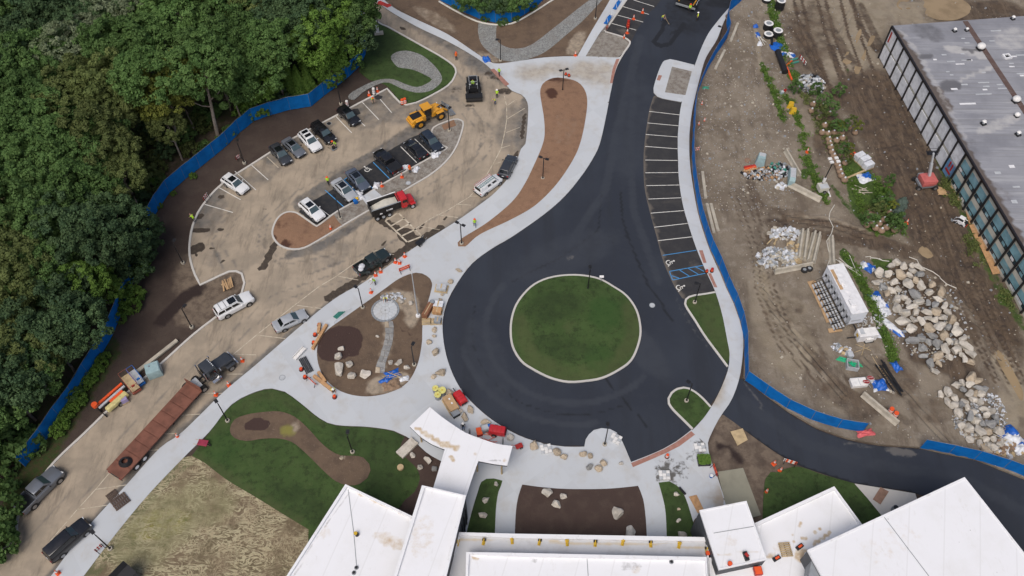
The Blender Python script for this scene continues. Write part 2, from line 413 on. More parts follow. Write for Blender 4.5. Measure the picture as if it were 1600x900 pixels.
    k.mix(k.splat('R',.4,.6,1.3,8),k.tint((.098,.070,.048),(.058,.043,.034),.8)); k.mix(k.math('MULTIPLY',k.splat('R',.4,.6,1.3,8),k.ramp(k.noise(.8,7,.75,(1.6,.25,1),R(-28)),.48,.62)),(.145,.108,.076),amt=.75); 
    k.mix(k.splat('B',.16,1.3,1.0),k.tint((.062,.105,.02),(.035,.06,.014),1.6))
    k.mix(k.ramp(k.voro(1.1),.075,.02),(.36,.33,.29),amt=.7); k.mix(k.ramp(k.voro(2.7),.085,.02),(.33,.31,.28),amt=.6)
    D['site'] = k.bump(k.noise(4,7,.75),.8,.14).done()
    k = M_('muddy_water',.12, spec=.5); k.base((.31,.23,.135)); k.mix(k.ramp(k.noise(.3,5,.6),.4,.65),(.24,.175,.10)); k.rough(k.noise(.8,5),.05,.3); D['puddle'] = k.done()
    k = M_('brick_paver'); k.base((.31,.155,.12)); k.mix(k.ramp(k.noise(2,5),.4,.7),(.36,.2,.165)); D['brick'] = k.done()
    k = M_('white_paint'); k.base((.66,.65,.61)); k.mix(k.ramp(k.noise(1.4,6,.7),.52,.72),(.36,.32,.26)); D['paint'] = k.done()
    k = M_('worn_paint'); k.base((.54,.48,.38)); k.mix(k.ramp(k.noise(1.2,6,.7),.42,.66),(.33,.275,.20)); D['worn'] = k.done()
    k = M_('blue_paint'); k.base((.055,.25,.52)); k.mix(k.ramp(k.noise(1.4,6,.7),.52,.72),(.12,.25,.4)); D['bluepaint'] = k.done()
    return D
def _tint(s, a, b, scale):
    n = N(s.nt,'Mix',data_type='RGBA'); s.L(s.ramp(s.noise(scale, 6,.65, off=(3,9,0)),.4,.64),n.inputs[0])
    n.inputs[6].default_value = _v(a); n.inputs[7].default_value = _v(b); return n.outputs[2]
M_.tint = _tint
GM = ground_mats()

# earth under everything
big = [Vector(p) for p in ((-420,-140,0),(420,-140,0),(420,620,0),(-420,620,0))]
EARTH = [('G','blob',330,430,60,48,-30,1.0),('G','blob',305,480,40,30,-30,.9),('G','blob',360,440,30,20,-30,1),
         ('R','line',[(250,500),(285,470),(312,449)], 9,1),
         ('G','poly',[(577,0),(690,0),(760,40),(830,20),(960,-30),(960,100),(770,105),(650,40)], 8,1.0),
         ('B','line',[(-20,900),(20,800),(60,720),(100,650),(140,585),(165,545)], 22,1),('G','blob',330,215,55,20,-30,.55),('G','blob',250,262,25,22,-30,.5),
         ('B','poly',[(-200,400),(-200,-100),(560,-100),(540,90),(420,160),(330,215),(200,330),(180,480),(100,640),(-60,800)], 30,.62),
         ('G','poly',[(1112,640),(1160,640),(1240,720),(1330,760),(1350,840),(1100,840),(1106,690)], 6,.62),
         ('R','blob',1128,700,12,8,0,.9),('R','blob',1152,715,12,8,0,.9),('G','blob',1128,662,16,9,20,1)]
structure(sheet('ground',big, -.03, GM['soil'], grid=1.1, shapes=EARTH))

# dusty parking lot
LOT = [(480,-75),(577,-4),(607,15),(650,40),(702,65),(745,90),(767,107),(800,141),(816,147),(825,158),(826,182),(822,225),(815,233),(802,268),
       (775,300),(750,320),(712,347),(652,385),(615,411),(560,448),(550,452),(520,470),(475,506),(400,571),(350,613),(285,676),(250,701),(200,756),(136,826),(80,901),(30,980),
       (-100,980),(-60,905),(17,845),(27,802),(75,730),(131,675),(170,637),(200,610),(250,567),(300,522),(336,494),(352,481),(376,457),(380,442),(376,428),(368,424.5),(358,425),
       (330,438),(312,446),(303,430),(296,408),(294,388),(297,362),(303,342),(315,320),(345,287),(400,250.5),(421,237),(457,215),(525,179),(560,160),(605,137),
       (627,160),(635,162.5),(650,159),(675,147),(699,132.5),(709,119),(710,106),(692,91),(650,67),(605,42),(580,29),(440,-60)]
sh = LOT.index((605,137)); sh2 = LOT.index((312,446))
lot_pts = curve(LOT, 0, True, 1.0, sharp=(0,3,31,32,35,36, sh2, sh, len(LOT) - 1))
LS = [('G','poly',LOT[1:2] + LOT[7:], 9,1.0),*[('G','line',q, 1.6,-.5) for q in ([(640,215),(560,255),(470,305),(420,345),(412,385),(440,405),(500,395)], [(648,205),(560,248),(465,298),(408,345),(402,390),(440,415),(520,398)], [(730,170),(770,200),(765,240),(720,275),(640,320)], [(720,178),(752,205),(748,240),(700,272),(630,312)], [(705,150),(745,175),(760,215),(735,255)], [(560,430),(440,470),(330,570),(180,720),(60,850)], [(545,420),(425,462),(315,560),(165,705),(45,840)], [(690,90),(730,130),(740,170)], [(360,330),(330,380),(350,420)], [(380,325),(345,385),(390,440)], [(700,330),(600,385),(480,430)])], ('G','blob',330,330,22,40,20,-.55),('G','blob',410,272,40,16,-35,-.5),('G','blob',640,175,40,14,-30,-.5),('G','blob',330,405,20,14,0,-.4),('G','blob',520,400,40,16,-30,-.35),
      # asphalt that the dust has left bare
      ('G','line',[(560,452),(480,508),(400,575),(285,682),(200,762),(80,905)], 11,-.8),('G','line',[(620,414),(720,348),(790,300),(812,240),(822,160)], 9,-.6),
      ('G','line',[(602,140),(528,178),(420,242)], 13,-.6),('G','line',[(350,290),(318,322),(303,352)], 13,-.5),
      ('G','line',[(452,398),(500,385),(545,358),(580,335)], 7,-.8),('G','blob',690,155,40,18,-30,-.45),('G','blob',590,175,45,20,-30,-.6),('G','blob',740,90,45,20,35,-.5),('G','blob',660,55,60,14,30,-.3),
      ('G','line',[(470,320),(560,262),(640,210),(690,190)], 12,-.75),('G','blob',795,200,20,40,10,-.5),('G','blob',250,700,60,14,-42,-.5),('G','blob',345,620,40,9,-42,-.4),
      ('B','poly',[(474,322),(520,296),(545,275),(570,261),(600,240),(640,216),(672,203),(700,232),(690,234),(600,286),(565,308),(500,348),(495,353),(467,331)], 3,1),
      ('B','poly',[(582,150),(592,147),(599,153),(589,157)], 1.0,1),('B','poly',[(545,172),(560,168),(566,178),(552,182)], 1.5,.8),
      # wet patches
      ('R','line',[(430,382),(420,400),(412,418)], 5,1),('R','blob',410,418,9,4,-25,.9),('R','line',[(592,342),(610,352),(628,362)], 6,1),('R','blob',635,368,15,12,20,1),('R','line',[(640,372),(655,385)], 7,1),
      ('R','line',[(690,356),(645,382),(612,403),(578,425),(546,446),(512,466)], 5.5,1),('R','line',[(660,375),(640,372)], 6,.9),('R','blob',600,380,8,3,-35,.8),('R','line',[(655,358),(662,350)], 1.5,.8),('R','line',[(690,345),(698,340)], 1.5,.8),
      ('R','line',[(520,472),(500,488)], 3,1),('R','line',[(150,812),(175,788),(200,762)], 4,1),
      ('R','blob',312,338,7,4,-30,1),('R','blob',346,308,6,4,-20,.7),('R','line',[(302,360),(328,359)], 3,.9),('R','blob',344,359,6,3,0,.9),('R','blob',308,388,14,7,-20,1),('R','blob',331,388,4,3,20,.8),('R','blob',348,408,6,3,-20,.8),('R','blob',308,400,3,3,0,.8),
      ('R','blob',628,44,6,2,25,.9),('R','blob',712,140,18,6,-10,.45),('R','blob',735,165,10,4,0,.5),('R','blob',770,118,16,10,30,.5),('R','blob',788,143,14,6,0,.55),
      ('R','line',[(808,238),(797,260),(786,278)], 3.5,.9),('R','line',[(815,215),(820,180)], 3,.9),('R','blob',546,208,3,2,0,.6),('R','blob',412,327,5,3,0,.5)]
lot = structure(sheet('parking_lot',lot_pts, 0, GM['lot'], grid=.5, shapes=LS))
i0 = LOT.index((-60,905)); i1 = len(LOT)
kp = curve(LOT[i0:i1], .12, False, 1.0, sharp=(sh2 - i0, sh - i0))
band('kerb',kp, .30,.12, GM['kerb'], False, .13, side=-1 if True else 1, parent=None)['kind'] = 'structure'

# main road, stalls, side drive
ROAD = [(1060,-60),(1032,0),(1012,22),(997,45),(986,64),(972,87),(962,110),(954,145),(947,182),(937,225),(925,250),(907,277),(882,307),(850,335),(800,370.5),(770,388),(737,413),
        (712,448),(698,477),(692,507),(695,542),(704,575),(719,605),(737,627),(765,652),(797,672),(822,684),(850,692),(882,697),(914,697),(930,715),(986,722),(1012,711),(1037,700),(1057,688),(1078,673),
        (1086,664),(1104,641),(1122,615),(1132,590),(1140,560),(1140,460),(1117,454),(1100,418),(1087,385),(1077,355),(1067,320),(1061,282),(1059,250),(1059,215),(1066,160),(1086,101),(1095,77),(1107,52),(1122,32),(1132,20),(1150,0),(1190,-60)]
RS = [('R','line',[(1041,32),(1030,55),(1022,66),(1032,72),(1048,68),(1060,52),(1068,38)], 3.2,1),('R','line',[(1048,52),(1072,44)], 2.5,.7),('R','blob',1075,25,40,30,20,.5),('R','blob',1130,5,30,8,0,.7),
      ('R','line',[(945,590),(970,620),(1010,665)], 1.8,.8),('R','line',[(970,300),(972,340),(985,380),(1010,440),(1050,500)], 2.2,.75),('R','line',[(940,300),(935,360),(880,400),(800,440)], 2.0,.65),*[('R','line',[(899 + 100*f * math.cos(R(a)),514 + 83*f * math.sin(R(a))) for a in range(a0, a1,8)], 1.6,.62) for f, a0, a1 in ((1.62,60,200),)], *[('G','line',[(899 + 100*f * math.cos(R(a)),514 + 83*f * math.sin(R(a))) for a in range(a0, a1,8)], 5,.8) for f, a0, a1 in ((1.4,40,220),(1.8,80,170))], ('G','line',[(1000,60),(965,200),(945,300),(890,380)], 7,.7),('G','line',[(990,130),(985,240),(990,330),(1030,440)], 6,.7),
      ('G','blob',1000,540,70,22,50,.8),('G','blob',880,400,90,30,-20,.6),('G','blob',990,200,25,90,10,.5),('G','blob',760,560,30,70,-20,.5),('R','blob',930,380,60,8,-15,.35),
      ('B','line',[(1057,470),(1075,500),(1105,540)], 4,.3),('B','blob',891,402,6,4,0,.6)]
road = structure(sheet('road',curve(ROAD, .01, True, 1.0, sharp=(0,30,31, len(ROAD) - 1)),.01, GM['fresh'], grid=.45, shapes=RS))
STALL = [(1021,151),(1015,170),(1010,200),(1007,225),(1005.5,250),(1007,292),(1015,330),(1026,370),(1037,410),(1055,450),(1066,466),(1085,470),(1122,456),(1100,416),(1087,385),(1077,355),(1067,320),(1061,282),(1059.5,250),(1060,215),(1067,150),(1040,140)]
SS = [('R','line',STALL[:11], 2.5,.8),('R','blob',1090,420,20,12,40,.4),('R','blob',1050,440,10,15,-30,.5)]
structure(sheet('stall_asphalt',curve(STALL, .016, True, 1.2, sharp=(0,10,11,12,20,21)),.016, GM['stall'], grid=1.0, shapes=SS, parent=None))
ST2 = [(1040,-30),(1032,0),(1012,22),(997,45),(986,62),(972,56),(945,47),(980,0),(1004,-30)]
structure(sheet('stall_asphalt',curve(ST2,.016, True, 1.2, sharp=(0,4,5,6,7,8)),.016, GM['stall'], grid=1.0, shapes=[('R','blob',975,50,10,5,20,.6)]))
DRIVE = [(1120,650),(1150,592),(1160,592),(1200,622),(1232,645),(1275,670),(1325,687.5),(1375,697),(1435,701),(1475,710),(1525,720),(1562,735),(1600,750),(1700,800),(1720,1000),(1640,990),(1560,880),(1500,800),(1430,771),(1375,762),(1335,755),(1275,737),(1237,722),(1200,699),(1167,675),(1130,648)]
DS = [('B','blob',1408,706,25,7,10,.9),('B','line',[(1165,600),(1185,625),(1190,640)], 3,.5),('B','blob',1340,695,40,3,10,.5),('R','line',DRIVE[1:9], 1.5,.6),('R','line',DRIVE[18:25], 2.0,.9),('G','line',[(1160,625),(1250,690),(1360,725),(1500,745),(1600,800)], 9,.5)]
structure(sheet('side_road',curve(DRIVE, .004, True, 1.2, sharp=(0,1,2)),.004, GM['fresh'], grid=.5, shapes=DS))

# pale concrete: joint-coloured bed with slabs laid on it
def slabs(parent, pts, z, m, sx, sy, ang, gap=.05, skip=(),shapes=(),name='slab',th=.03):
    bm = bmesh.new(); vs = [bm.verts.new((p.x, p.y, z)) for p in (pts if area2(pts) > 0 else pts[::-1])]; bm.faces.new(vs)
    A = np.array([(p.x, p.y) for p in pts])
    for a, s in ((ang, sx),(ang + 90, sy)):
        n = Vector((math.cos(R(a)),math.sin(R(a)),0)); t = A @ np.array(n.xy)
        for q in np.arange(math.floor(t.min()/s)*s + s, t.max(),s):
            bmesh.ops.bisect_plane(bm, geom=bm.verts[:] + bm.edges[:] + bm.faces[:], dist=1e-5, plane_co=n * float(q),plane_no=n)
    polys = [[v.co.copy() for v in f.verts] for f in bm.faces if f.calc_area() > .08]; bm.free()
    lay_slabs(parent, polys, z, m, gap, skip, shapes, name, th)
def lay_slabs(parent, polys, z, m, gap=.035, skip=(),shapes=(),name='slab',th=.03):
    C = [p for q in polys for p in q]
    col = paint(proj(np.array([(p.x, p.y, z) for p in C])),shapes) if shapes else None
    k = 0
    for q in polys:
        n = len(q); a = k; k += n
        P = np.array([(p.x, p.y) for p in q])
        if any(inside(P, s).all() for s in skip): continue
        px = proj(np.c_[P, np.zeros(n)])
        if (px[:, 0] < -15).all() or (px[:, 0] > 1615).all() or (px[:, 1] < -15).all() or (px[:, 1] > 915).all(): continue
        bm = bmesh.new(); f = bm.faces.new([bm.verts.new((p.x, p.y, z)) for p in q])
        bm.normal_update()
        if f.normal.z < 0: f.normal_flip()
        lay = bm.verts.layers.float_color.new('splat')
        for v in bm.verts: v[lay] = (0,0,0,1)
        if col is not None:
            bm.verts.ensure_lookup_table()
            for i, v in enumerate(bm.verts): v[lay] = col[a + i]
        bmesh.ops.inset_region(bm, faces=[f], thickness=gap / 2, use_even_offset=True)
        for g in [g for g in bm.faces if g is not f]: 
            pass
        out = [v for v in bm.verts if v not in f.verts]
        for v in out: v.co.z -= th
        me = bpy.data.meshes.new(name); bm.to_mesh(me); bm.free(); me.materials.append(m)
        link(name, me, None, parent)
def strip_slabs(parent, left, right, z, m, step, shapes=()):
    """slabs across a pavement strip between two edges"""
    def res(pts, n):
        d = [0]
        for a, b in zip(pts[:-1], pts[1:]): d.append(d[-1] + (b - a).length)
        out = []
        for i in range(n + 1):
            t = d[-1]*i / n; j = max(k for k in range(len(d)) if d[k] <= t + 1e-9); j = min(j, len(pts) - 2)
            u = (t - d[j])/max(1e-9, d[j + 1] - d[j]); out.append(pts[j].lerp(pts[j + 1], u))
        return out
    L = sum((b - a).length for a, b in zip(left[:-1], left[1:])); n = max(1, round(L / step))
    a, b = res(left, n * 2),res(right, n * 2)
    lay_slabs(parent, [[a[2*i], a[2*i + 1], a[2*i + 2], b[2*i + 2], b[2*i + 1], b[2*i]] for i in range(n)], z, m, shapes=shapes)

# outlines of the beds that lie in the concrete
MEDIAN = [(872,121),(858,124),(848,131),(844,143),(846,160),(850,185),(851,210),(847,228),(837,252),(820,287),(800,315),(762,347),(722,372),(715,379),(716,385),(727,385),(750,366),(800,342),(837,320),(870,287),(895,250),(907,222),(915,185),(917.5,155),(911,136),(897,125.5)]
OVAL = [(650,426),(667,431),(675,442),(672,460),(661,500),(659,537),(652,570),(637,597),(612,612),(580,619),(550,617),(525,607),(505,587),(496,562),(497,537),(510,517),(537,497),(575,470),(600,452),(625,434.5)]
BED = [(816,757),(850,761.5),(887,764),(937,764),(970,762),(997,759),(1005,780),(1009,810),(1011,845),(804,845),(806,800),(810,775)]
GL = [(760,748),(772,747.5),(785,751),(779,768),(775,795),(773,845),(726,845),(737,800),(746,770),(752,753)]
GR = [(1029,754),(1046,752),(1062,762),(1072,780),(1081,808),(1092,845),(1042,845),(1040,800),(1035,775)]
bed_pts = {k: curve(v, .15, True, .6, sharp=s) for k, v, s in (('median',MEDIAN, ()),('oval',OVAL, ()),('bed',BED, (0,5,8,9)),('gl',GL, (5,6)),('gr',GR, (0,1,5,6)))}
SKIP = [[(p.x, p.y) for p in v] for v in bed_pts.values()]
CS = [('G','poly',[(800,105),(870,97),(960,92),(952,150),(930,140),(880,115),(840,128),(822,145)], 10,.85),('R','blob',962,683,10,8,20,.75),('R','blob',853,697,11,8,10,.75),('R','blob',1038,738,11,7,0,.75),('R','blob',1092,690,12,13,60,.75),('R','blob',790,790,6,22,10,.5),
      ('B','blob',668,388,18,10,-25,.8),('B','blob',665,405,6,14,10,.8),('B','blob',720,422,14,7,-30,.6),('G','blob',640,660,60,14,10,.45),('G','blob',1125,610,16,26,25,.7),('G','blob',985,735,40,20,0,.35),('R','blob',1080,730,18,12,40,.35),('G','blob',540,480,50,12,-38,.3),('G','blob',430,580,50,20,-30,.35),('B','line',[(1120,745),(1131,785)], 2,.8)]
PLAZA = [(590,-10),(615,12),(650,30),(700,54),(750,87),(772,99),(800,97),(850,90),(902,88),(965,90),(972,88),(962,110),(954,145),(947,182),(937,225),(925,250),(907,277),(882,307),(850,335),(800,370),(770,387.5),(737,412.5),(711,448),(697,477),(691.5,507),(694.5,542),(703.5,575),(718,605),(736,627.5),(764,652.5),(796,673),(822,685),(850,693),(882,698),(913,698),
         (915,687),(920,679),(928,672),(940,669),(953,670.5),(964,676),(970,685),(976,698),(986,722),(1012,712),(1037,701),(1057,689.5),(1080,672),(1112,672),(1106,692),(1110,717),(1119,740),(1134,785),(1150,850),(1000,900),(700,900),(670,790),(687,721),(665,706),(650,692),(635,682),(615,673),(575,667),(525,664),(500,654),(470,630),(445,612),(425,607),(400,612),(362,632),(327,675),(287,715),(230,775),(175,842),(131,900),(70,980),
         (25,980),(80,900),(136,825),(200,755),(250,700),(285,675),(350,612),(400,570),(475,505),(520,469),(550,451),(560,447),(615,410),(652,384),(712,346.5),(750,319.5),(775,299.5),(801,268),(814,233),(821,225),(825,182),(824,160),(815,148),(800,142),(767,108),(745,91),(702,66),(650,41),(607,16),(577,-6)]
ix = [PLAZA.index(p) for p in ((590,-10),(965,90),(972,88),(913,698),(915,687),(986,722),(1080,672),(1112,672),(1134,785),(1150,850),(1000,900),(700,900),(670,790),(687,721),(70,980),(25,980),(577,-6))]
plaza_pts = curve(PLAZA, .10, True, 1.0, sharp=ix)
plaza = structure(sheet('pavement',plaza_pts, .10, GM['joint'], skirt=.14))
slabs(plaza, [Vector((p.x, p.y, 0)) for p in offset(plaza_pts, 0)], .13, GM['conc'], 3.2,3.2,38, skip=SKIP, shapes=CS)
# pavement on the east side of the stalls
EL = [(1150,0),(1132,20),(1122,32),(1107,52),(1095,77),(1086,101),(1066,157),(1060,200),(1059,225),(1059.5,250),(1061,282),(1067,320),(1077,355),(1087,385),(1100,417),(1117,454),(1128,490),(1136,530),(1140,555),(1137,580),(1125,610),(1112,635),(1098,655),(1081,673)]
ER = [(1158,-2),(1140,20),(1131,34),(1120,62),(1104,88),(1096,112),(1083,165),(1078,200),(1077,225),(1078,255),(1083,292),(1090,330),(1100,365),(1113,400),(1136,449),(1147,472),(1157,500),(1161.5,530),(1160,560),(1155,592),(1143,625),(1126,650),(1114,672),(1104,695)]
east = structure(sheet('east_pavement',curve(EL, .106, False, 1.0) + curve(ER, .106, False, 1.0)[::-1], .106, GM['joint'], skirt=.14))
strip_slabs(east, curve(EL, .136, False, .5),curve(ER, .136, False, .5),.136, GM['conc'], 2.6, shapes=[('G','blob',1125,615,14,25,25,.8),('R','blob',1150,548,8,3,0,.5),('G','blob',1150,480,6,30,-15,.4),('R','blob',1134,600,6,5,0,.5)])
# concrete apron round the square planter
APRON = [(1064,159.5),(1035,154),(1027,151),(1021.5,145),(1021,138),(1027,117),(1033,102),(1038,95),(1047,92.5),(1057,94.5),(1085,101.5),(1082,125),(1075,150)]
ap = structure(sheet('apron',curve(APRON, .10, True, .6, sharp=(0,10)),.10, GM['joint'], skirt=.14))
slabs(ap, curve(APRON, .10, True, .6, sharp=(0,10)),.13, GM['conc'], 2.2,2.2,76)
SQ = [(1050,104),(1081,111.5),(1071,148.5),(1039,144)]
structure(sheet('planter_soil',line(SQ, .15),.15, GM['rubble'], skirt=.05))
# pavement at the top beside the stalls
NP = [(902,88),(925,47),(950,5),(966,-25),(995,-25),(980,0),(947,49),(938,50),(915,88)]
npv = structure(sheet('north_pavement',line(NP, .10),.10, GM['joint'], skirt=.12))
strip_slabs(npv, line([(902,88),(925,47),(950,5),(966,-25)], .13),line([(915,88),(938,50),(980,0),(995,-25)], .13),.13, GM['conc'], 2.6, shapes=[('G','blob',960,20,15,20,0,.3)])
NPATCH = [(938,51),(947,50.5),(972,57),(983,66),(984,71),(966,89.5),(915,88)]
structure(sheet('dirt_patch',line(NPATCH, .12),.12, GM['rubble'], skirt=.12))
structure(band('kerb',curve([(946,48.5),(972,56),(983,62),(985.5,68),(975,84),(968,96),(961,110)], .14, False, .5),.3,.14, GM['kerb'], False, .15, side=-1))
structure(band('kerb',line([(980,0),(946,48.5)], .14),.3,.14, GM['kerb'], False, .15, side=-1))

# beds, lawns, islands
def bed(name, pts, m, shapes=None, grid=.7, z=.15, relief=None):
    return structure(sheet(name, pts, z, GM[m], grid=grid, shapes=shapes or [('R','blob',-999,-999,1,1,0,1)], skirt=.06, relief=relief))
def mound(h, poly):
    A = np.array([(p.x, p.y) for p in poly])
    def f(P):
        d = np.full(len(P),1e9)
        for a, b in zip(A, np.roll(A, -1,0)):
            L = ((b - a) ** 2).sum() + 1e-9; t = np.clip(((P[:, 0] - a[0])*(b - a)[0] + (P[:, 1] - a[1])*(b - a)[1])/L, 0,1)
            d = np.minimum(d, np.hypot(P[:, 0] - a[0] - t * (b - a)[0], P[:, 1] - a[1] - t * (b - a)[1]))
        return h * smooth01(d / 3.0)
    return f
bed('mulch_bed',bed_pts['median'],'mulch',[('R','blob',862,146,9,8,10,1),('R','blob',870,125,20,4,0,.6),('G','blob',880,200,25,30,0,.25)], relief=mound(.25, bed_pts['median']))
OS = [('R','blob',527,537,34,26,-25,1),('R','blob',545,528,22,18,0,1),('R','blob',512,552,12,12,0,1),('R','blob',552,545,12,12,0,1),('G','blob',632,470,24,15,15,1),('G','blob',645,492,12,20,10,.8),('G','poly',[(575,597),(590,588),(635,580),(640,592),(612,612),(572,617)], 5,1),('G','blob',610,459,18,6,-10,.8),('R','line',[(615,500),(632,520),(655,530)], 2,.55),('R','line',[(650,500),(635,522)], 2,.5),('G','line',[(604,500),(608,530),(596,570)], 9,.55)]
bed('planting_bed',bed_pts['oval'],'bare',OS)
bed('dark_bed',bed_pts['bed'],'darkmulch',relief=mound(.2, bed_pts['bed']))
bed('lawn',bed_pts['gl'],'lawn',[('R','blob',755,800,20,40,0,.8)]); bed('lawn',bed_pts['gr'],'lawn',[('R','blob',1060,810,20,40,0,.7)])
isl = curve([(799.5,514),(802.5,540),(815,562),(832,574.5),(860,588.5),(888,595),(915,593.5),(940,589),(965,577),(985,561.5),(996.5,535),(999,512),(993,485),(978,463),(959,449.5),(935,436.5),(905,431),(875,432),(850,438),(830,449.5),(812,470),(803,490)], .12, True, .6)
bed('roundabout_lawn',isl,'lawn',[('G','line',[(810,500),(830,560),(890,588),(960,572),(990,530),(985,480)], 12,.75),('B','blob',945,490,26,26,0,.85),('B','blob',935,560,22,22,30,.5),('R','blob',865,480,45,22,-10,.8),('R','blob',880,545,50,18,10,.6),('G','blob',890,510,9,9,0,.6)], z=.14, relief=mound(.35, isl))
structure(band('kerb',isl, .28,.15, GM['kerb'], True, .15, side=-1 if area2(isl) > 0 else 1))
e1 = curve([(1117,455),(1103,457.5),(1085,460),(1076,462.5),(1070.5,467),(1069,474),(1073,483),(1083,498),(1100,525),(1120,552),(1135.5,573),(1140,555),(1136,530),(1128,490)], .13, True, .5, sharp=(0,10))
bed('lawn',e1,'lawn',[('G','poly',[(1069,455),(1120,455),(1145,540),(1135,573)], 6,.6)], z=.14)
structure(band('kerb',curve([(1117,455),(1103,457.5),(1085,460),(1076,462.5),(1070.5,467),(1069,474),(1073,483),(1083,498),(1100,525),(1120,552),(1135.5,573)], .15, False, .5),.28,.15, GM['kerb'], False, .15, side=1))
e2 = [(1112,635),(1099,621),(1087,611),(1077,605.5),(1068,604),(1058,606),(1048,613),(1043,622),(1043.5,630),(1050,640),(1064,654),(1081,671)]
bed('lawn',curve(e2 + [(1098,655)], .13, True, .5, sharp=(0,11,12)),'lawn',[('R','blob',1072,627,10,12,0,.9)], z=.14)
structure(band('kerb',curve(e2,.15, False, .5),.28,.15, GM['kerb'], False, .15, side=1))
# western lawn with its bare beds
WL = [(300,712),(327,676),(362,633),(400,613),(425,608),(445,613),(470,631),(500,655),(525,665),(575,668),(615,674),(632,683),(624,702),(635,715),(652,732),(657,748),(650,767),(630,785),(600,830),(480,900),(482,827),(437,800),(400,777),(355,750),(318,722)]
bed('west_lawn',curve(WL, .12, True, 1.0, sharp=(0,11,12,18,19,20)),'lawn',[('R','blob',480,790,70,20,30,.7),('R','blob',600,720,40,50,0,.55),('G','line',[(330,680),(400,618),(440,620),(500,660)], 6,.5),('B','blob',350,700,30,30,0,.4),('G','line',[(310,715),(400,772),(470,815)], 5,.8),('R','blob',540,680,25,15,20,.5)], z=.12, grid=.9)
WB = [(359,672),(366,656),(385,648),(410,644),(437,643),(460,651),(480,668),(500,690),(515,703),(532,711.5),(552,712),(568,715),(577,725),(579,735),(574,747),(562,756),(545,758.5),(525,752),(506,736),(486,716),(470,701),(455,690),(435,685),(410,685.5),(385,689),(366,684)]
wb = curve(WB, .14, True, .6)
bed('bare_bed',wb,'bare',[('R','blob',402,664,20,10.5,-3,1),('G','blob',460,668,8,14,20,.6),('B','blob',448,673,12,11,10,.75),('G','blob',535,716,5,4,0,.9)], z=.16)
bed('mulch_corner',curve([(632,683),(650,693),(665,707),(690,721),(690,790),(640,810),(628,788),(648,768),(656,748),(651,732),(634,715),(624,702)], .13, True, .6, sharp=(0,3,4,5)),'darkmulch',z=.14)
SD = [(300,712),(318,722),(355,750),(400,777),(437,800),(484,827),(470,990),(60,990),(131,900),(175,842),(230,775),(287,715)]
bed('seeded_ground',curve(SD, .08, True, 1.0, sharp=(0,5,6,7)),'seeded',[('G','blob',250,825,95,48,-40,.62),('G','blob',320,790,50,40,0,.58),('B','blob',250,820,50,22,-15,1),('B','blob',265,818,16,12,0,1),('R','line',[(140,900),(175,850),(225,785),(290,720)], 9,1),('R','blob',200,850,40,30,-50,.6),('G','blob',300,775,40,30,20,.45),('G','blob',230,880,40,16,0,.4),('G','blob',340,760,40,12,30,.5)], z=.10, grid=.8)
# the pear-shaped island in the lot
IS = [(424,362),(429,346),(438,335),(449,330),(461,330.5),(470,335),(495,352.5),(525,330),(565,307.5),(600,285),(698,231),(687,225),(675,211.5),(674,202),(683,194.5),(708,185.5),(721,187),(725,195),(716,225),(700,250),(675,272),(642,292),(600,317),(572,332),(537,352.5),(500,375),(475,388),(455,390),(438,385),(427,374)]
isp = curve(IS, .12, True, .5, sharp=(6,10))
structure(band('kerb',isp, .26,.14, GM['kerb'], True, .15, side=1 if area2(isp) > 0 else -1))
IG = offset(isp, .2 if area2(isp) > 0 else -.2)
bed('gravel_island',IG,'rubble',z=.11)
MB1 = [(424,362),(429,346),(438,335),(449,330),(461,330.5),(470,335),(495,352.5),(523,332),(530,343),(538,352),(500,375),(475,388),(455,390),(438,385),(427,374)]
mb1 = curve(MB1,.13, True, .5, sharp=(6,7,9)); bed('mulch_bed',offset(mb1,.3 if area2(mb1) > 0 else -.3),'mulch',[('R','blob',447,381,9,6,0,1),('R','blob',428,372,5,6,0,1),('G','blob',500,345,20,8,-30,.3),('R','blob',440,350,14,8,0,.35)], z=.15, relief=mound(.25, mb1))
bed('mulch_bed',line([(690,196),(709,187),(713,196),(694,203)], .13),'mulch',z=.15)
# concrete landing in the island beside the dump truck
LD = [(564,308),(585,296),(599,308),(578,326)]
pd = structure(sheet('landing',line(LD, .14),.14, GM['joint'], skirt=.1)); slabs(pd, line(LD, .16),.16, GM['conc'], 2.6,2.6,-20)
# north-west lawn with the stone channel
NL = [(560,10),(582,31),(605,43.5),(650,68),(692,92),(709,106),(710,118),(699,132),(675,146),(650,158),(635,162),(627,159.5),(607,136),(595,129),(578,125),(561,112),(572,75),(574,62),(552,30)]
nlp = curve(NL, .10, True, .8, sharp=(0,12,15,18)); bed('lawn',nlp,'lawn',[('R','blob',600,70,30,20,20,.6),('R','blob',620,118,40,10,10,.4)], z=.11)
CH = [(611,92),(613,85),(620,81),(635,79),(648,82),(662,88),(680,104),(690,119),(688,130),(672,142),(650,144.5),(628,138.5),(607,129),(592,131),(570,142),(553,156),(545,154.5),(544,151),(550,144),(575,130.5),(595,124),(615,124),(635,132),(652,136),(666,131),(675,124),(664,117),(650,110.5),(637,107),(622,105)]
bed('stone_channel',curve(CH, .12, True, .6),'gravel',z=.13)
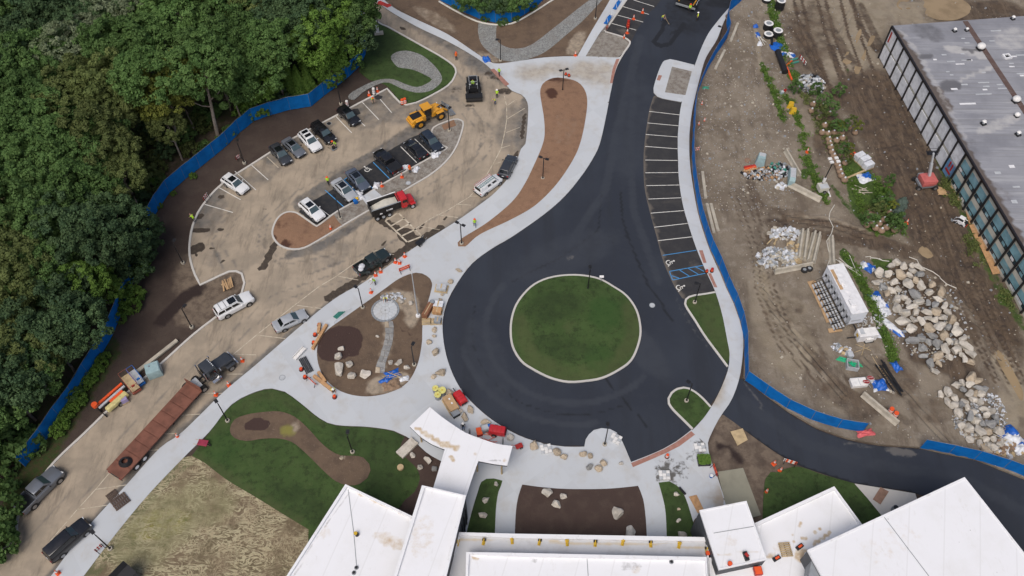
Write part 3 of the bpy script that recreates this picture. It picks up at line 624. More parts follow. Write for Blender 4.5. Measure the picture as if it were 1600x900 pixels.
# soil and gravel path at the top
bed('north_soil',line([(597,-10),(690,0),(752,31),(787,38),(803,35),(822,22),(860,-10),(962,-10),(902,87),(850,89),(800,96),(772,98),(750,86),(700,53),(650,29),(618,12)], .08),'bare',[('R','poly',[(690,0),(860,-10),(930,10),(880,60),(800,75),(740,60),(640,20)], 14,.0),('G','blob',760,90,25,8,20,.6),('G','blob',900,70,25,12,-60,.7),('G','blob',680,30,40,10,30,.5)], z=.09)
NG = [(748,35),(760,36),(776,38),(776,62),(790,73),(806,76),(830,70),(870,40),(905,12),(935,-10),(950,-10),(915,28),(890,50),(850,82),(812,95),(785,94),(765,82),(752,68),(747,50)]
bed('gravel_path',curve(NG, .11, True, .8, sharp=(0,2,9,10)),'gravel',z=.12)
structure(band('washed_patch',line([(892,52),(900,44),(917,48),(912,60),(903,73),(888,70)], .13),.01,.13, GM['conc'])) if False else None
# south-east lawn, concrete pad, walk
bed('lawn',curve([(1196,748),(1215,738),(1240,729),(1262,733),(1280,740),(1335,755.5),(1352,775),(1380,808),(1350,850),(1190,850)], .1, True, .8, sharp=(5,7,8,9)),'lawn',[('R','blob',1340,800,20,14,40,.8),('R','blob',1215,760,20,14,0,.5)], z=.11)
WK = [(1335,755.5),(1375,762),(1430,771),(1440,800),(1390,830),(1377,805),(1355,778)]
wk = structure(sheet('walk',line(WK, .09),.09, GM['joint'], skirt=.1)); slabs(wk, line(WK, .12),.12, GM['kerb'], 3,3,60)
PADP = [(1121,737),(1161,731),(1189,805),(1165,812),(1140,812)]
kp_ = M_('olive_pad'); kp_.base((.27,.26,.20)); kp_.mix(kp_.ramp(kp_.noise(.6,5),.4,.7),(.23,.22,.17)); GM['pad'] = kp_.done()
structure(sheet('concrete_pad',line(PADP, .14),.14, GM['pad'], skirt=.16))

# building site east of the fence
SITE = [(1163,-2),(1133,26),(1138,48),(1136,62),(1117,88),(1100,118),(1091,142),(1085,165),(1083,195),(1081,228),(1080,258),(1084,295),(1091,335),(1101,370),(1110,395),(1122,420),(1134,450),(1146,475),(1155,500),(1162,528),(1162,560),(1161,590),(1200,621),(1232,644),(1275,669),(1325,686.5),(1375,696),(1435,700),(1475,709),(1525,719),(1562,734),(1600,749),(1720,800),(1900,700),(1900,200),(1800,-150),(1200,-150)]
MS = [*[('R','line',[(1375 + o, 120),(1425 + o, 240),(1478 + o, 360),(1530 + o, 480),(1590 + o, 600)], 1.6,.95) for o in (-34,-26,-14,-6,6,14)], *[('R','line',[(x0, y0),(x0 + 14, y0 + 60),(x0 + 40, y0 + 130)], 2.2,.95) for x0, y0 in ((1238,-10),(1250,-12),(1275,-10),(1288,-8),(1312,-5),(1330,-5))], ('R','line',[(1268,78),(1280,100),(1292,130)], 3.5,1),('R','line',[(1296,74),(1306,100),(1316,128)], 3.5,1),*[('R','line',[(1140 + o, 300),(1175 + o, 390),(1180 + o, 450),(1215 + o, 540),(1290 + o, 610)], 1.4,.7) for o in (0,9,22,30)], *[('R','line',[(1420,300 + o),(1370,365 + o),(1280,345 + o),(1200,345 + o)], 1.5,.85) for o in (0,7,18,25)], ('G','poly',[(1165,430),(1215,440),(1260,500),(1290,560),(1240,600),(1190,560),(1170,500)], 14,.62),('G','poly',[(1215,-20),(1400,-20),(1390,40),(1375,90),(1340,120),(1300,130),(1270,110),(1240,70)], 16,.66),('R','poly',[(1225,10),(1262,30),(1300,140),(1275,130),(1240,80)], 10,.7),('R','line',[(1285,20),(1310,60),(1340,110)], 6,.65),('R','line',[(1345,10),(1365,50),(1385,90)], 6,.65),('R','line',[(1500,400),(1450,470),(1520,520)], 14,.7),('R','line',[(1200,345),(1300,352),(1420,400)], 9,.62),('R','line',[(1170,280),(1190,330),(1250,335)], 8,.55),('R','blob',1330,630,60,20,30,.55),('R','line',[(1260,540),(1320,610),(1420,660)], 7,.6),('R','line',[(1290,165),(1330,230),(1380,300)], 10,.7),('R','blob',1550,30,60,30,0,.8),('R','poly',[(1330,110),(1395,110),(1440,200),(1500,320),(1590,480),(1600,560),(1560,540),(1520,490),(1440,420),(1400,330),(1360,250),(1330,180),(1290,150)], 18,1.0),('R','blob',1260,60,50,60,20,.55),('R','blob',1500,20,60,20,0,.6),('R','line',[(1240,50),(1275,85),(1285,120),(1300,140)], 5,.9),('R','line',[(1300,75),(1310,110),(1325,130)], 5,.9),('R','line',[(1330,0),(1350,50),(1370,80)], 4,.8),
      ('R','blob',1500,560,60,16,55,.75),('R','blob',1400,590,40,30,30,.6),('R','blob',1380,380,60,10,15,.8),('R','blob',1290,210,20,40,10,.7),('R','blob',1450,640,40,20,20,.45),('R','line',[(1260,360),(1320,375),(1380,380)], 8,.7),('R','poly',[(1380,410),(1440,420),(1520,540),(1500,600),(1420,560)], 8,.85),
      ('R','blob',1130,220,30,80,0,.25),('R','blob',1240,480,16,12,0,.5),('R','blob',1230,500,50,30,40,.3),('R','line',[(1270,520),(1290,560),(1330,600)], 4,.5),('R','line',[(1215,400),(1200,380),(1205,350)], 5,.5),
      ('G','blob',1185,250,22,40,10,.35),('G','blob',1190,440,12,30,-10,.8),('G','blob',1235,560,30,20,20,.7),('G','blob',1245,480,20,14,30,.5),('G','blob',1265,345,22,6,10,.6),('G','line',[(1265,20),(1275,5)], 6,.7),('G','line',[(1335,80),(1342,55)], 4,.9),('G','line',[(1340,115),(1352,80)], 4.5,.9),('G','line',[(1320,105),(1323,82)], 4.5,.8),('G','line',[(1355,75),(1362,55)], 4,.7),
      ('G','blob',1435,20,60,18,0,.6),('G','line',[(1560,560),(1590,610),(1600,640)], 12,.9),('G','blob',1575,640,14,36,-20,.7),('G','blob',1450,395,9,8,20,.9),('G','line',[(1210,30),(1200,70)], 5,.4),('G','blob',1425,405,9,6,0,.5),('G','blob',1300,640,30,14,30,.5),('G','line',[(1180,45),(1190,110)], 4,.7),
      ('B','line',[(1205,5),(1212,40),(1225,80)], 7,1),('B','blob',1240,118,12,9,30,1),('B','line',[(1190,100),(1205,135),(1218,170),(1222,185)], 3.5,1),('B','line',[(1228,150),(1236,170),(1250,195)], 4,.8),('B','poly',[(1315,250),(1345,240),(1370,290),(1395,330),(1405,365),(1388,370),(1355,360),(1330,330)], 8,1),
      ('B','line',[(1262,250),(1275,285),(1288,310)], 6,.9),('B','blob',1257,272,6,9,0,.9),('B','line',[(1318,395),(1340,430),(1365,480),(1385,530),(1395,560)], 7,1),('B','poly',[(1360,405),(1395,405),(1385,430),(1370,420)], 5,1),('B','blob',1375,470,6,22,-20,.7),
      ('B','line',[(1455,215),(1480,280),(1510,340),(1545,420),(1580,480),(1600,510)], 8,.55),('B','blob',1570,465,12,14,30,.8),('B','line',[(1300,290),(1330,330)], 4,.6),('B','blob',1324,112,4,10,0,.4)]
_rng = np.random.default_rng(3)
def site_relief(P):
    px = proj(P); x, y = P[:, 0], P[:, 1]
    z = .10*np.sin(x * .45 + 1.3*np.sin(y * .21))*np.sin(y * .38 + 1.1*np.sin(x * .17)) + .05*np.sin(x * 1.3 + 2*np.sin(y * .9))*np.sin(y * 1.1 + 1.7*np.sin(x * .6))
    amp = inside(px, [(1150,-100),(1200,60),(1230,200),(1300,400),(1350,640),(1500,680),(1640,640),(1600,480),(1440,200),(1400,100),(1600,20),(1600,-100)]).astype(float)
    z = z * (.5 + .6*amp)
    # tyre ruts: pairs of grooves along the haul routes
    for pts, gap, dep in (([(1390,130),(1440,240),(1490,360),(1540,470),(1590,580)], 9,.22),([(1370,140),(1415,240),(1465,350),(1500,440),(1560,560)], 9,.2),([(1345,150),(1380,220),(1420,300),(1450,380)], 8,.2),([(1255,60),(1275,100),(1300,150)], 7,.28),([(1310,60),(1335,0)], 8,.2),([(1360,370),(1300,350),(1230,340),(1190,380),(1190,450),(1250,540),(1320,620)], 8,.16),([(1350,560),(1420,620),(1480,690)], 9,.15),([(1420,250),(1400,230),(1370,235)], 8,.2)):
        for side in (-gap / 2, gap / 2):
            d = np.full(len(P),1e9)
            for (ax, ay),(bx, by) in zip(pts[:-1], pts[1:]):
                nx, ny = -(by - ay),bx - ax; l = math.hypot(nx, ny); ox, oy = nx / l * side, ny / l * side
                L = l * l; t = np.clip(((px[:, 0] - ax - ox)*(bx - ax) + (px[:, 1] - ay - oy)*(by - ay))/L, 0,1)
                d = np.minimum(d, np.hypot(px[:, 0] - ax - ox - t * (bx - ax),px[:, 1] - ay - oy - t * (by - ay)))
            d = d + .8*np.sin(x * 1.7)*np.sin(y * 1.5)
            z -= dep * np.exp(-(d / 2.2) ** 2); z += dep * .5*np.exp(-((d - 4.2)/1.6) ** 2)
    e = smooth01((px[:, 0] - 1080)/25.0)
    return np.maximum(z, -.3)*.9
site_pts = line(SITE)
site = structure(sheet('site_ground',site_pts, .30, GM['site'], grid=.42, shapes=MS, relief=site_relief, skirt=.6))
def site_z(x, y): return .30 + float(site_relief(np.array([[x, y, 0.0]]))[0])
# puddles
for pp in ([(1425,-10),(1400,8),(1415,22),(1450,28),(1462,33),(1490,34),(1512,24),(1515,12),(1500,0),(1480,-12)], [(1336,118),(1334,108),(1345,92),(1352,80),(1351,92),(1345,108),(1340,118)], [(1315,100),(1322,84),(1326,84),(1321,95),(1330,99),(1322,104)], [(1354,75),(1359,60),(1367,55),(1364,66),(1358,74)], [(1433,395),(1440,386),(1450,392),(1457,402),(1448,406),(1440,402)], [(1552,552),(1560,548),(1578,575),(1596,612),(1594,628),(1580,606),(1562,575)], [(1337,70),(1336,60),(1343,48),(1345,55)]):
    o = structure(sheet('puddle',curve(pp, 0, True, .5),0, GM['puddle'])); c = G(sum(p[0] for p in pp)/len(pp),sum(p[1] for p in pp)/len(pp))
    zs = [site_z(*G(*p).xy) for p in pp]; o.location.z = sorted(zs)[len(zs)*2 // 3] + .03

# painted lines
def mark(parent, a, b, wd, m, z, name='parking_line'):
    a, b = G(*a, z),G(*b, z); t = (b - a).normalized(); n = Vector((-t.y, t.x, 0))*wd / 2
    me = bpy.data.meshes.new(name); me.from_pydata([a - n, b - n, b + n, a + n], [], [(0,1,2,3)]); me.materials.append(m); return link(name, me, None, parent)
sL = [(1014.5,174),(1011.7,192),(1009,210),(1008.3,228.7),(1008.3,250),(1008.3,270),(1010,290),(1013,311),(1017,333),(1022.5,355),(1028,376),(1035.5,399)]
sR = [(1062.5,179.5),(1060,196.5),(1058.7,214),(1058.7,232.5),(1058.7,250.7),(1060,269.5),(1061.7,289),(1064,309),(1068.7,329),(1074.5,349),(1081,370),(1088,391)]
for i, (a, b) in enumerate(zip(sL, sR)): mark(road, a, b, .11, GM['bluepaint'] if i == 11 else GM['paint'], .024)
for a, b in (((1046,424),(1099,414.5)),((1051,437.5),(1102,427)),((1046,424),(1051,437.5)),((1047,430),(1061,434.5)),((1062,422),(1077,431.5)),((1075,419),(1091,428.5)),((1087,417),(1100,424))): mark(road, a, b, .12, GM['bluepaint'], .025)
for a, b in (((990,0),(1022,10)),((973,10),(1014,22.5)),((963,23),(1005,34.5)),((954,36),(994,47)),((1003,-11),(1032,-2))): mark(road, a, b, .12, GM['paint'], .024)
LL = [((367,267.5),(400,297),1),((392,257),(419,281),1),((342,293),(376,312),1),((319,319),(364,332),1),((525,182),(549.5,207.5),1),((557,185),(570.5,197),1),((565,158.5),(592,187),1),((594,155),(612,176),1),((417,245),(435,262),0),((443,229),(462,257),0),
      ((483,313),(515,337),1),((626,229),(651,254),1),((648,217),(674,242),1),((624.5,261),(631,267.5),1)]
for a, b, w_ in LL: mark(lot, a, b, .12, GM['paint'] if w_ else GM['worn'], .006)
for a, b in (((508,297),(537,323)),((537.5,281),(559,302)),((537,281),(543.5,277)),((583,253.5),(608.5,279)),((573.5,285),(584,296))): mark(lot, a, b, .14, GM['bluepaint'], .006)
# long edge line of the parallel bays and their separators
edge = [(788,150),(791.5,165),(792,185),(789,205),(783,232),(770,257),(750,290),(733,308),(700,328),(672,342),(650,357)]
for a, b in zip(edge[:-1], edge[1:]): mark(lot, a, b, .12, GM['worn'], .006)
edge = [(588,391),(553,412),(525,432),(498,448),(460,477),(400,524),(350,566)]
for a, b in zip(edge[:-1], edge[1:]): mark(lot, a, b, .12, GM['worn'], .006)
edge = [(170,740),(150,764),(120,797),(66,860)]
for a, b in zip(edge[:-1], edge[1:]): mark(lot, a, b, .11, GM['worn'], .006)
for a, b in (((791,166),(807,155)),((792,186),(820,169)),((791,207),(812,199)),((784,231),(797,227)),((770,257),(783,253)),((733,307),(750,306)),((713,319),(736,320.5)),((682,335),(716,340)),((655,353),(687,359)),((588,391),(616,398)),((528,431.5),(560,437.5)),((464,477),(505,482.5)),((402,523.5),(446,529)),((367,553.5),(400,554.5)),((354,584.5),(379,584.5)),((317,614.5),(348,614.5)),((282,649),(312,647)),((257,678),(277,677)),((232,704),(257,702)),((150,764.5),(202,757)),((121,796),(170,789)),((145,818.5),(152,817))): mark(lot, a, b, .10, GM['worn'], .006)
for a, b in (((622,332),(660,370)),((602,345),(636,378)),((622,332),(602,345)),((632,341),(611,353)),((641,349),(619,361)),((650,358),(627,369)),((660,369),(637,378))): mark(lot, a, b, .25, GM['worn'], .008)
# brick-red tactile strips
def tactile(px, n, m='brick'):
    """two edges of a strip; n paving pieces between them"""
    h = len(px) // 2; A = line(px[:h], .145); B = line(px[h:][::-1], .145)
    strip_slabs(plaza, A, B, .146, GM[m], sum((b - a).length for a, b in zip(A[:-1], A[1:]))/n)
tactile([(986,723.5),(1012,713),(1037,702),(1057,690.5),(1080,673.5),(1086,679),(1062,697),(1040,708),(1015,719),(989,730)], 14)
tactile([(766,108.5),(790,134.5),(796,131.5),(772,107)], 6)
tactile([(1092,391),(1099,411),(1104,410.5),(1098,391)], 4); tactile([(1106,427),(1116,449),(1121,449),(1111,427)], 4)
tactile([(968,92),(962,108),(957,130),(953,130),(957,108),(963,92)], 6); tactile([(1029,117),(1026,125),(1031,126),(1034.5,118)], 2); tactile([(567,309),(586,298),(589,300),(570,312)], 4)
# wheelchair symbols
def wheelchair(px, py, rz, z, parent):
    mb = MB(); c = G(px, py, z)
    def ring(cx, cy, r0, r1, a0, a1, n=14):
        vs = []; fs = []
        for i in range(n + 1):
            t = a0 + (a1 - a0)*i / n
            vs += [(cx + r0*math.cos(t),cy + r0*math.sin(t),0),(cx + r1*math.cos(t),cy + r1*math.sin(t),0)]
        for i in range(n): fs.append((2*i, 2*i + 1,2*i + 3,2*i + 2))
        mb.add(vs, fs)
    ring(0,-.1,.32,.45, R(140),R(400)); ring(-.1,.72,0,.14,0, R(360))
    for a, b, wd in (((-.1,.55),(-.02,.05),.13),((-.02,.05),(.38,.05),.13),((.38,.05),(.55,-.4),.13),((-.05,.35),(.3,.35),.1),((.5,-.42),(.7,-.36),.1)):
        t = (Vector(b) - Vector(a)).normalized(); n = Vector((-t.y, t.x))*wd / 2
        mb.add([(a[0] - n.x, a[1] - n.y, 0),(b[0] - n.x, b[1] - n.y, 0),(b[0] + n.x, b[1] + n.y, 0),(a[0] + n.x, a[1] + n.y, 0)], [(0,1,2,3)])
    o = mb.b('wheelchair_symbol',GM['paint'], parent); o.location = c; o.rotation_euler = (0,0, rz)
wheelchair(1046,410, R(-75),.026, road); wheelchair(1062,449, R(-75),.026, road); wheelchair(573.5,264.5, R(30),.009, lot)
# materials for built things
def mats2():
    D = {}
    k = M_('white_membrane',.6); k.base((.76,.765,.785)); k.mix(k.ramp(k.noise(.25,6,.65),.45,.7),(.70,.70,.70),amt=.6); k.mix(k.ramp(k.noise(1.5,7,.75,(1,.3,1),.5),.58,.75),(.56,.55,.53),amt=.4)
    k.mix(k.ramp(k.wave(.085,.3,.5, R(17),1),.993,1.0),(.62,.62,.62),amt=.4); k.mix(k.ramp(k.noise(.6,8,.8,(1,.5,1),1.2),.56,.74),(.60,.585,.555),amt=.55); k.mix(k.ramp(k.noise(2.2,7,.8),.62,.74),(.50,.48,.45),amt=.4); k.mix(k.ramp(k.voro(.55),.045,.012),(.16,.15,.14),amt=.8); k.mix(k.ramp(k.voro(.21),.03,.012),(.10,.10,.10),amt=.8); k.mix(k.splat('R',.3,1.2,.9),k.tint((.47,.33,.17),(.62,.54,.42),1.4),amt=.85); k.mix(k.splat('G',.2,1.5,.8),(.20,.19,.18),amt=.7); D['membrane'] = k.done()
    k = M_('grey_membrane',.6); k.base((.52,.53,.55)); k.mix(k.ramp(k.noise(.4,6,.65),.45,.7),(.45,.45,.46)); k.mix(k.ramp(k.noise(2,6,.7),.6,.75),(.36,.35,.34),amt=.5); k.mix(k.splat('R',.3,1.2,.9),(.5,.4,.25),amt=.7); D['greymem'] = k.done()
    k = M_('white_coping',.5); k.base((.76,.765,.78)); k.mix(k.ramp(k.noise(1.2,6,.7),.52,.72),(.62,.61,.6)); D['coping'] = k.done()
    k = M_('dark_wall',.6); k.base((.075,.08,.09)); k.mix(k.ramp(k.noise(1,5),.4,.7),(.055,.058,.065)); D['darkwall'] = k.done()
    k = M_('old_roof',.85); k.base((.27,.275,.30)); k.mix(k.ramp(k.noise(.10,6,.65),.38,.64),(.20,.205,.23)); k.mix(k.ramp(k.noise(.5,6,.7,(.12,1.4,1),R(-4)),.46,.68),(.35,.355,.375),amt=.8)
    k.mix(k.ramp(k.noise(1.0,5,.6,(.05,2.2,1),R(-4)),.52,.6),(.20,.20,.21),amt=.5); k.mix(k.splat('R',.3,.8,.9),(.11,.09,.08)); k.mix(k.splat('G',.3,.7,.9),(.46,.45,.44),amt=.8); k.mix(k.splat('B',.3,.6,.9),(.115,.115,.125),amt=.9); D['oldroof'] = k.done()
    k = M_('screen_fabric',.7,'obj'); k.base((.008,.25,.70)); k.mix(k.ramp(k.noise(.8,5),.4,.7),(.006,.20,.60)); k.mix(k.ramp(k.noise(2.5,5,.7),.58,.75),(.03,.15,.40),amt=.6); k.bump(k.noise(1.4,4,.6),.5,.15); D['screen'] = k.done(); tr = N(k.nt,'BsdfTranslucent'); k.put(k.col, tr.inputs[0]); mx = N(k.nt,'MixShader'); mx.inputs[0].default_value = .45; k.L(k.b.outputs[0], mx.inputs[1]); k.L(tr.outputs[0], mx.inputs[2]); k.L(mx.outputs[0], k.nt.nodes['Material Output'].inputs[0])
    D['post'] = simple('grey_metal',(.30,.31,.32),.45, metal=.5)
    D['black'] = simple('black_metal',(.018,.018,.02),.45)
    D['mullion'] = simple('mullion',(.018,.016,.018),.5)
    D['glassblue'] = simple('blue_glass',(.24,.44,.51),.12,.3,.8, spec=.6)
    D['glassdark'] = simple('dark_glass',(.035,.065,.085),.1,.3,1, spec=.6)
    D['beige'] = simple('beige_panel',(.56,.54,.47),.8,.15,1)
    D['wrap'] = simple('plastic_wrap',(.80,.82,.86),.35,.25,1.2, bump=.8)
    D['wrapblue'] = simple('blue_wrap',(.16,.33,.56),.4,.4,1.0, bump=.8)
    D['red'] = simple('red_paint',(.42,.03,.025),.5); D['white'] = simple('white_metal',(.74,.74,.75),.45,.12)
    D['yellow'] = simple('yellow_plastic',(.62,.40,.03),.55); D['orange'] = simple('orange_plastic',(.75,.10,.025),.5,.15); D['whitep'] = simple('white_plastic',(.75,.74,.72),.5,.15)
    D['wood'] = simple('plywood',(.46,.30,.16),.8,.25,1.5); D['osb'] = simple('sheathing',(.50,.29,.14),.8,.3,2.5); D['lumber'] = simple('lumber',(.50,.38,.22),.85,.3,1.5); D['oldwood'] = simple('weathered_wood',(.105,.075,.06),.85,.35,2)
    D['jersey'] = simple('barrier_concrete',(.46,.42,.345),.85,.25,1.2, bump=.3)
    D['bluep'] = simple('blue_plastic',(.01,.13,.45),.45); D['green'] = simple('green_pipe',(.02,.42,.20),.4); D['teal'] = simple('teal_plastic',(.05,.25,.2),.5)
    D['rubber'] = simple('tyre_rubber',(.022,.021,.021),.8,.2,4); D['blackp'] = simple('black_plastic',(.016,.017,.02),.5); D['vest'] = simple('hi_vis',(.50,.80,.05),.7,.1); D['orangevest'] = simple('orange_vest',(.8,.16,.02),.7,.1)
    D['grey'] = simple('grey_paint',(.26,.28,.30),.5,.15); D['lgrey'] = simple('light_grey',(.46,.48,.50),.5,.15); D['cyan'] = simple('pale_teal_paint',(.30,.42,.44),.5,.15)
    D['tarpblue'] = simple('blue_tarp',(.015,.12,.50),.4,.3,1.5, bump=.8); D['tarpwhite'] = simple('white_tarp',(.66,.68,.72),.45,.25,2.0, bump=.8)
    D['pvc'] = simple('pale_pipe',(.62,.60,.54),.5,.15); D['burlap'] = simple('burlap',(.27,.185,.125),.95,.3,2.5, bump=.6)
    return D
class NS(dict):
    __getattr__ = dict.get
    __setattr__ = dict.__setitem__
BM = NS(mats2())

# white school building in the foreground
NOPAINT = [('R','blob',-999,-999,1,1,0,1)]
def roof_block(root, px, h, name='wing',coping=.32, ch=.35, m='membrane',shapes=None, wall='darkwall',z0=0.0, seam=True):
    """a flat-roofed volume: walls, roof sheet sunk behind a raised coping"""
    P = line(px, h)
    if area2(P) < 0: P = P[::-1]
    mb = MB(); n = len(P); v = [(p.x, p.y, z0) for p in P] + [(p.x, p.y, h - .02) for p in P]
    mb.add(v, [(i, (i + 1) % n, n + (i + 1) % n, n + i) for i in range(n)])
    wl = mb.b(name, BM[wall], root)
    inn = offset(P, coping)
    sheet('roof',inn, h - ch, BM[m], grid=.4, shapes=shapes or NOPAINT, parent=wl)
    mb = MB(); o = P; q = inn; out = offset(P, -.06)
    vs = []
    for a, b, c in zip(out, q, P): vs += [(a.x, a.y, h),(b.x, b.y, h),(a.x, a.y, h - .3),(b.x, b.y, h - ch - .01)]
    fs = []
    for i in range(n):
        a = 4*i; b = 4*((i + 1) % n); fs += [(a, b, b + 1, a + 1),(a + 2, b + 2, b, a),(a + 1, b + 1, b + 3, a + 3)]
    mb.add(vs, fs); mb.b('coping',BM.coping, wl)
    return wl, inn
school = thing('school_building','white flat roofed school building with stepped wings along the bottom edge','building',(0,0,0))
HA, HB, HD, HE, HF, HG, HH = 5.5,7.0,4.8,6.2,6.4,4.8,7.6
def seam(wl, a, b, h, wd=.07):
    a, b = G(*a, h),G(*b, h); t = (b - a).normalized(); n = Vector((-t.y, t.x, 0))*wd / 2
    MB().quad(a - n, b - n, b + n, a + n, .02).b('seam',BM.grey, wl)
wA, _ = roof_block(school, [(540,757),(665,817),(622,975),(400,975)], HA,'west_wing',shapes=[('R','line',[(548,765),(650,812)], 3,.6),('G','line',[(544,770),(400,985)], 2.5,.45),('R','blob',610,845,30,12,20,.5),('R','blob',500,830,20,14,0,.35)])
seam(wA, (544,765),(553,835),HA - .34); seam(wA, (553,835),(557,883),HA - .34)
wB, _ = roof_block(school, [(660,758.5),(727.5,774),(676,985),(589,985)], HB,'link_wing',shapes=[('R','blob',660,840,20,40,10,.35)])
wD, _ = roof_block(school, [(715,832),(800,834.5),(1106,840),(1112,985),(668,985)], HD,'front_wing',m='greymem',shapes=[('R','line',[(720,844),(800,846),(1000,850),(1110,858)], 2.0,.7),('R','line',[(860,845),(920,850)], 2,.7)], coping=.45)
wE, _ = roof_block(school, [(729,863),(800,864.5),(1104,871),(1110,990),(726,990)], HE,'central_block',shapes=[('G','blob',985,885,20,8,0,.5),('G','blob',835,875,6,6,0,.5),('R','blob',744,871,5,3,0,.8),('R','blob',995,890,8,8,20,.4)])
seam(wE, (917,870),(919,900),HE - .34)
wF, _ = roof_block(school, [(1093.7,797.5),(1166,783),(1197.5,873.7),(1123.7,889.5)], HF,'raised_block',coping=.18, ch=.08, shapes=[('R','line',[(1120,868),(1170,862),(1192,860)], 2,.5),('R','blob',1135,845,20,12,0,.3)])
seam(wF, (1115,833),(1181,822),HF - .06)
wG, _ = roof_block(school, [(1180,818),(1303.7,760.5),(1347.5,820.5),(1262,866),(1290,985),(1110,985),(1108,872),(1195,872)], HG,'east_wing',shapes=[('R','line',[(1258,810),(1245,825),(1238,840)], 1.3,1),('R','line',[(1283,824),(1268,838),(1240,846)], 1.3,1),('R','line',[(1296,832),(1285,842),(1272,850)], 2.5,1),('R','blob',1255,868,14,12,0,.9),('R','blob',1215,855,10,8,0,.4),('G','line',[(1220,848),(1232,848)], 2,.5),('R','blob',1205,870,10,5,0,.7)])
wH, _ = roof_block(school, [(1262.5,860),(1507.5,746),(1600,864),(1690,980),(1330,985)], HH,'hall_block',coping=.2, ch=.06, shapes=[('R','blob',1390,850,60,30,-20,.25)])
seam(wH, (1380,806),(1402,835),HH - .04); seam(wH, (1402,835),(1455,905),HH - .04)
mb = MB(); q = G(1266,868, HH); mb.box((q.x + .6, q.y - 1.6, HH - 1.6),(1.6,3.0,2.2),R(-20)); mb.b('plant_screen',BM.grey, wG)
# glazed strip between the link wing and the front wing
for i, t in enumerate(np.linspace(.1,.9,5)):
    a = G(727.5,774, HB).lerp(G(676,985, HB),.02 + t * .30); bxm((a.x + .05, a.y, 2.4),(.12,.16,4.6),R(14)).b('mullion',BM.mullion, wB)
# curved entrance canopy on slim posts
canopy = thing('entrance_canopy','white curved canopy reaching out from the school towards the roundabout','canopy',(0,0,0))
HC = 4.0
CN = [(640,666),(671.5,636),(690,651),(710,665),(727.5,676),(747.5,684),(775,693),(801,697),(792.5,727.5),(770,724.5),(747.5,720),(738,746),(728.5,776),(677,762),(686,732),(695,702),(675,694),(657,682)]
cp = curve(CN, HC, True, .6, sharp=(0,1,7,8,10,12,13,15))
if area2(cp) < 0: cp = cp[::-1]
mb = MB(); mb.prism([(p.x, p.y) for p in offset(cp, .04)], HC - .42, HC - .06); mb.b('fascia',BM.darkwall, canopy)
sheet('roof',cp, HC, BM.membrane, grid=.5, skirt=.12, parent=canopy, shapes=[('R','line',[(650,668),(665,679),(685,690),(698,694)], 3.5,.9),('R','line',[(690,694),(715,701)], 4,.9),('R','blob',705,715,8,3,35,1),('R','blob',743,711,4,3,0,.7),('R','blob',788,721,4,3,0,.7),('G','line',[(752,717),(782,721)], 2,.5)])
for px, py in ((659,691),(746,737),(784,741),(690,672),(735,691),(786,704)):
    p = G(px, py); cym((p.x, p.y, 0.1),(p.x, p.y, HC - .4),.11, n=10).b('column',BM.lumber if px in (659,746,784) else BM.post, canopy)
# things standing on the roofs
def roof_item(name, label, cat, px, py, h, rz=0, group=None):
    p = G(px, py, h); return thing(name, label, cat, p, rz, group)
_yb = None
for i, (px, py) in enumerate(((715,848),(756,846.5),(800,845),(843,847),(886,848),(930,849),(973,847.5),(1016.5,850),(1061,852),(1104,860))):
    wch = ('leftmost yellow roof bracket beside the link wing on the grey gutter','second yellow roof bracket from the left on the grey gutter','third yellow roof bracket from the left on the grey gutter','yellow roof bracket behind the left end of the dark mulch bed','yellow roof bracket behind the paired rocks of the mulch bed','middle yellow roof bracket on the grey gutter','yellow roof bracket behind the biggest pale rock of the bed','yellow roof bracket behind the right end of the dark bed','yellow roof bracket behind the small right lawn','yellow roof bracket in the far right corner beside the raised block')[i]
    t = roof_item('roof_bracket',wch,'roof bracket',px, py, HD - .35, rnd.uniform(-.3,.3),'yellow brackets along the gutter')
    bxm((0,0,.05),(.34,.8,.1)).box((0,.1,.35),(.1,.1,.55)).b('base',BM.yellow, t, .02)
    cym((-.2,.2,.18),(.2,.2,.18),.16).b('weight',BM['black' if i % 2 else 'yellow'], t); MB().tube([(0,.1,.6),(0,-.25,.3),(0,-.35,.1)], .05).b('brace',BM.yellow, t)
t = roof_item('roof_vent','orange and black vent cap on the white west roof','vent',558,836, HA - .33); cym((0,0,0),(0,0,.35),.22).b('stack',BM.blackp, t); cym((-.12,.05,.35),(-.12,.05,.5),.2).b('cap',BM.yellow, t)
for px, py, s in ((557,887,'upper grey round drain on the white west roof'),(553,895,'lower grey round drain on the white west roof'),(1049,878,'dark round drain on the central white roof')):
    t = roof_item('roof_drain',s,'drain',px, py, (HE if px > 1000 else HA) - .33); cym((0,0,0),(0,0,.12),.25,.2,16).b('flange',BM.grey, t); cym((0,0,.12),(0,0,.26),.17,.08,12).b('dome',BM.black, t)
def bucket(px, py, h, label):
    t = roof_item('bucket',label,'bucket',px, py, h, rnd.random()); cym((0,0,0),(0,0,.42),.2,.26,14).b('pail',BM.red, t); cym((0,0,.42),(0,0,.44),.24,.24,14).b('lid',BM.orange, t)
bucket(1139.5,882, HF - .07,'small red bucket on the raised white block'); bucket(1105,866, HD - .3,'red bucket at the corner between gutter and raised block')
t = roof_item('tool_box','black and red tool box on the raised white block','tool box',1165,870, HF - .07,.2); bxm((0,0,.2),(.45,.95,.4)).b('body',BM.blackp, t, .03); bxm((.05,.05,.47),(.3,.45,.14),.5).b('lid',BM.red, t, .02)
t = roof_item('gang_box','red open crate on the white roof at the bottom edge','crate',1183,894, HG - .3,.1); bxm((0,0,.3),(.8,.85,.6),top=(1.1,1.1)).b('body',BM.red, t, .03); bxm((0,0,.62),(.75,.8,.05)).b('rim',BM.orange, t)
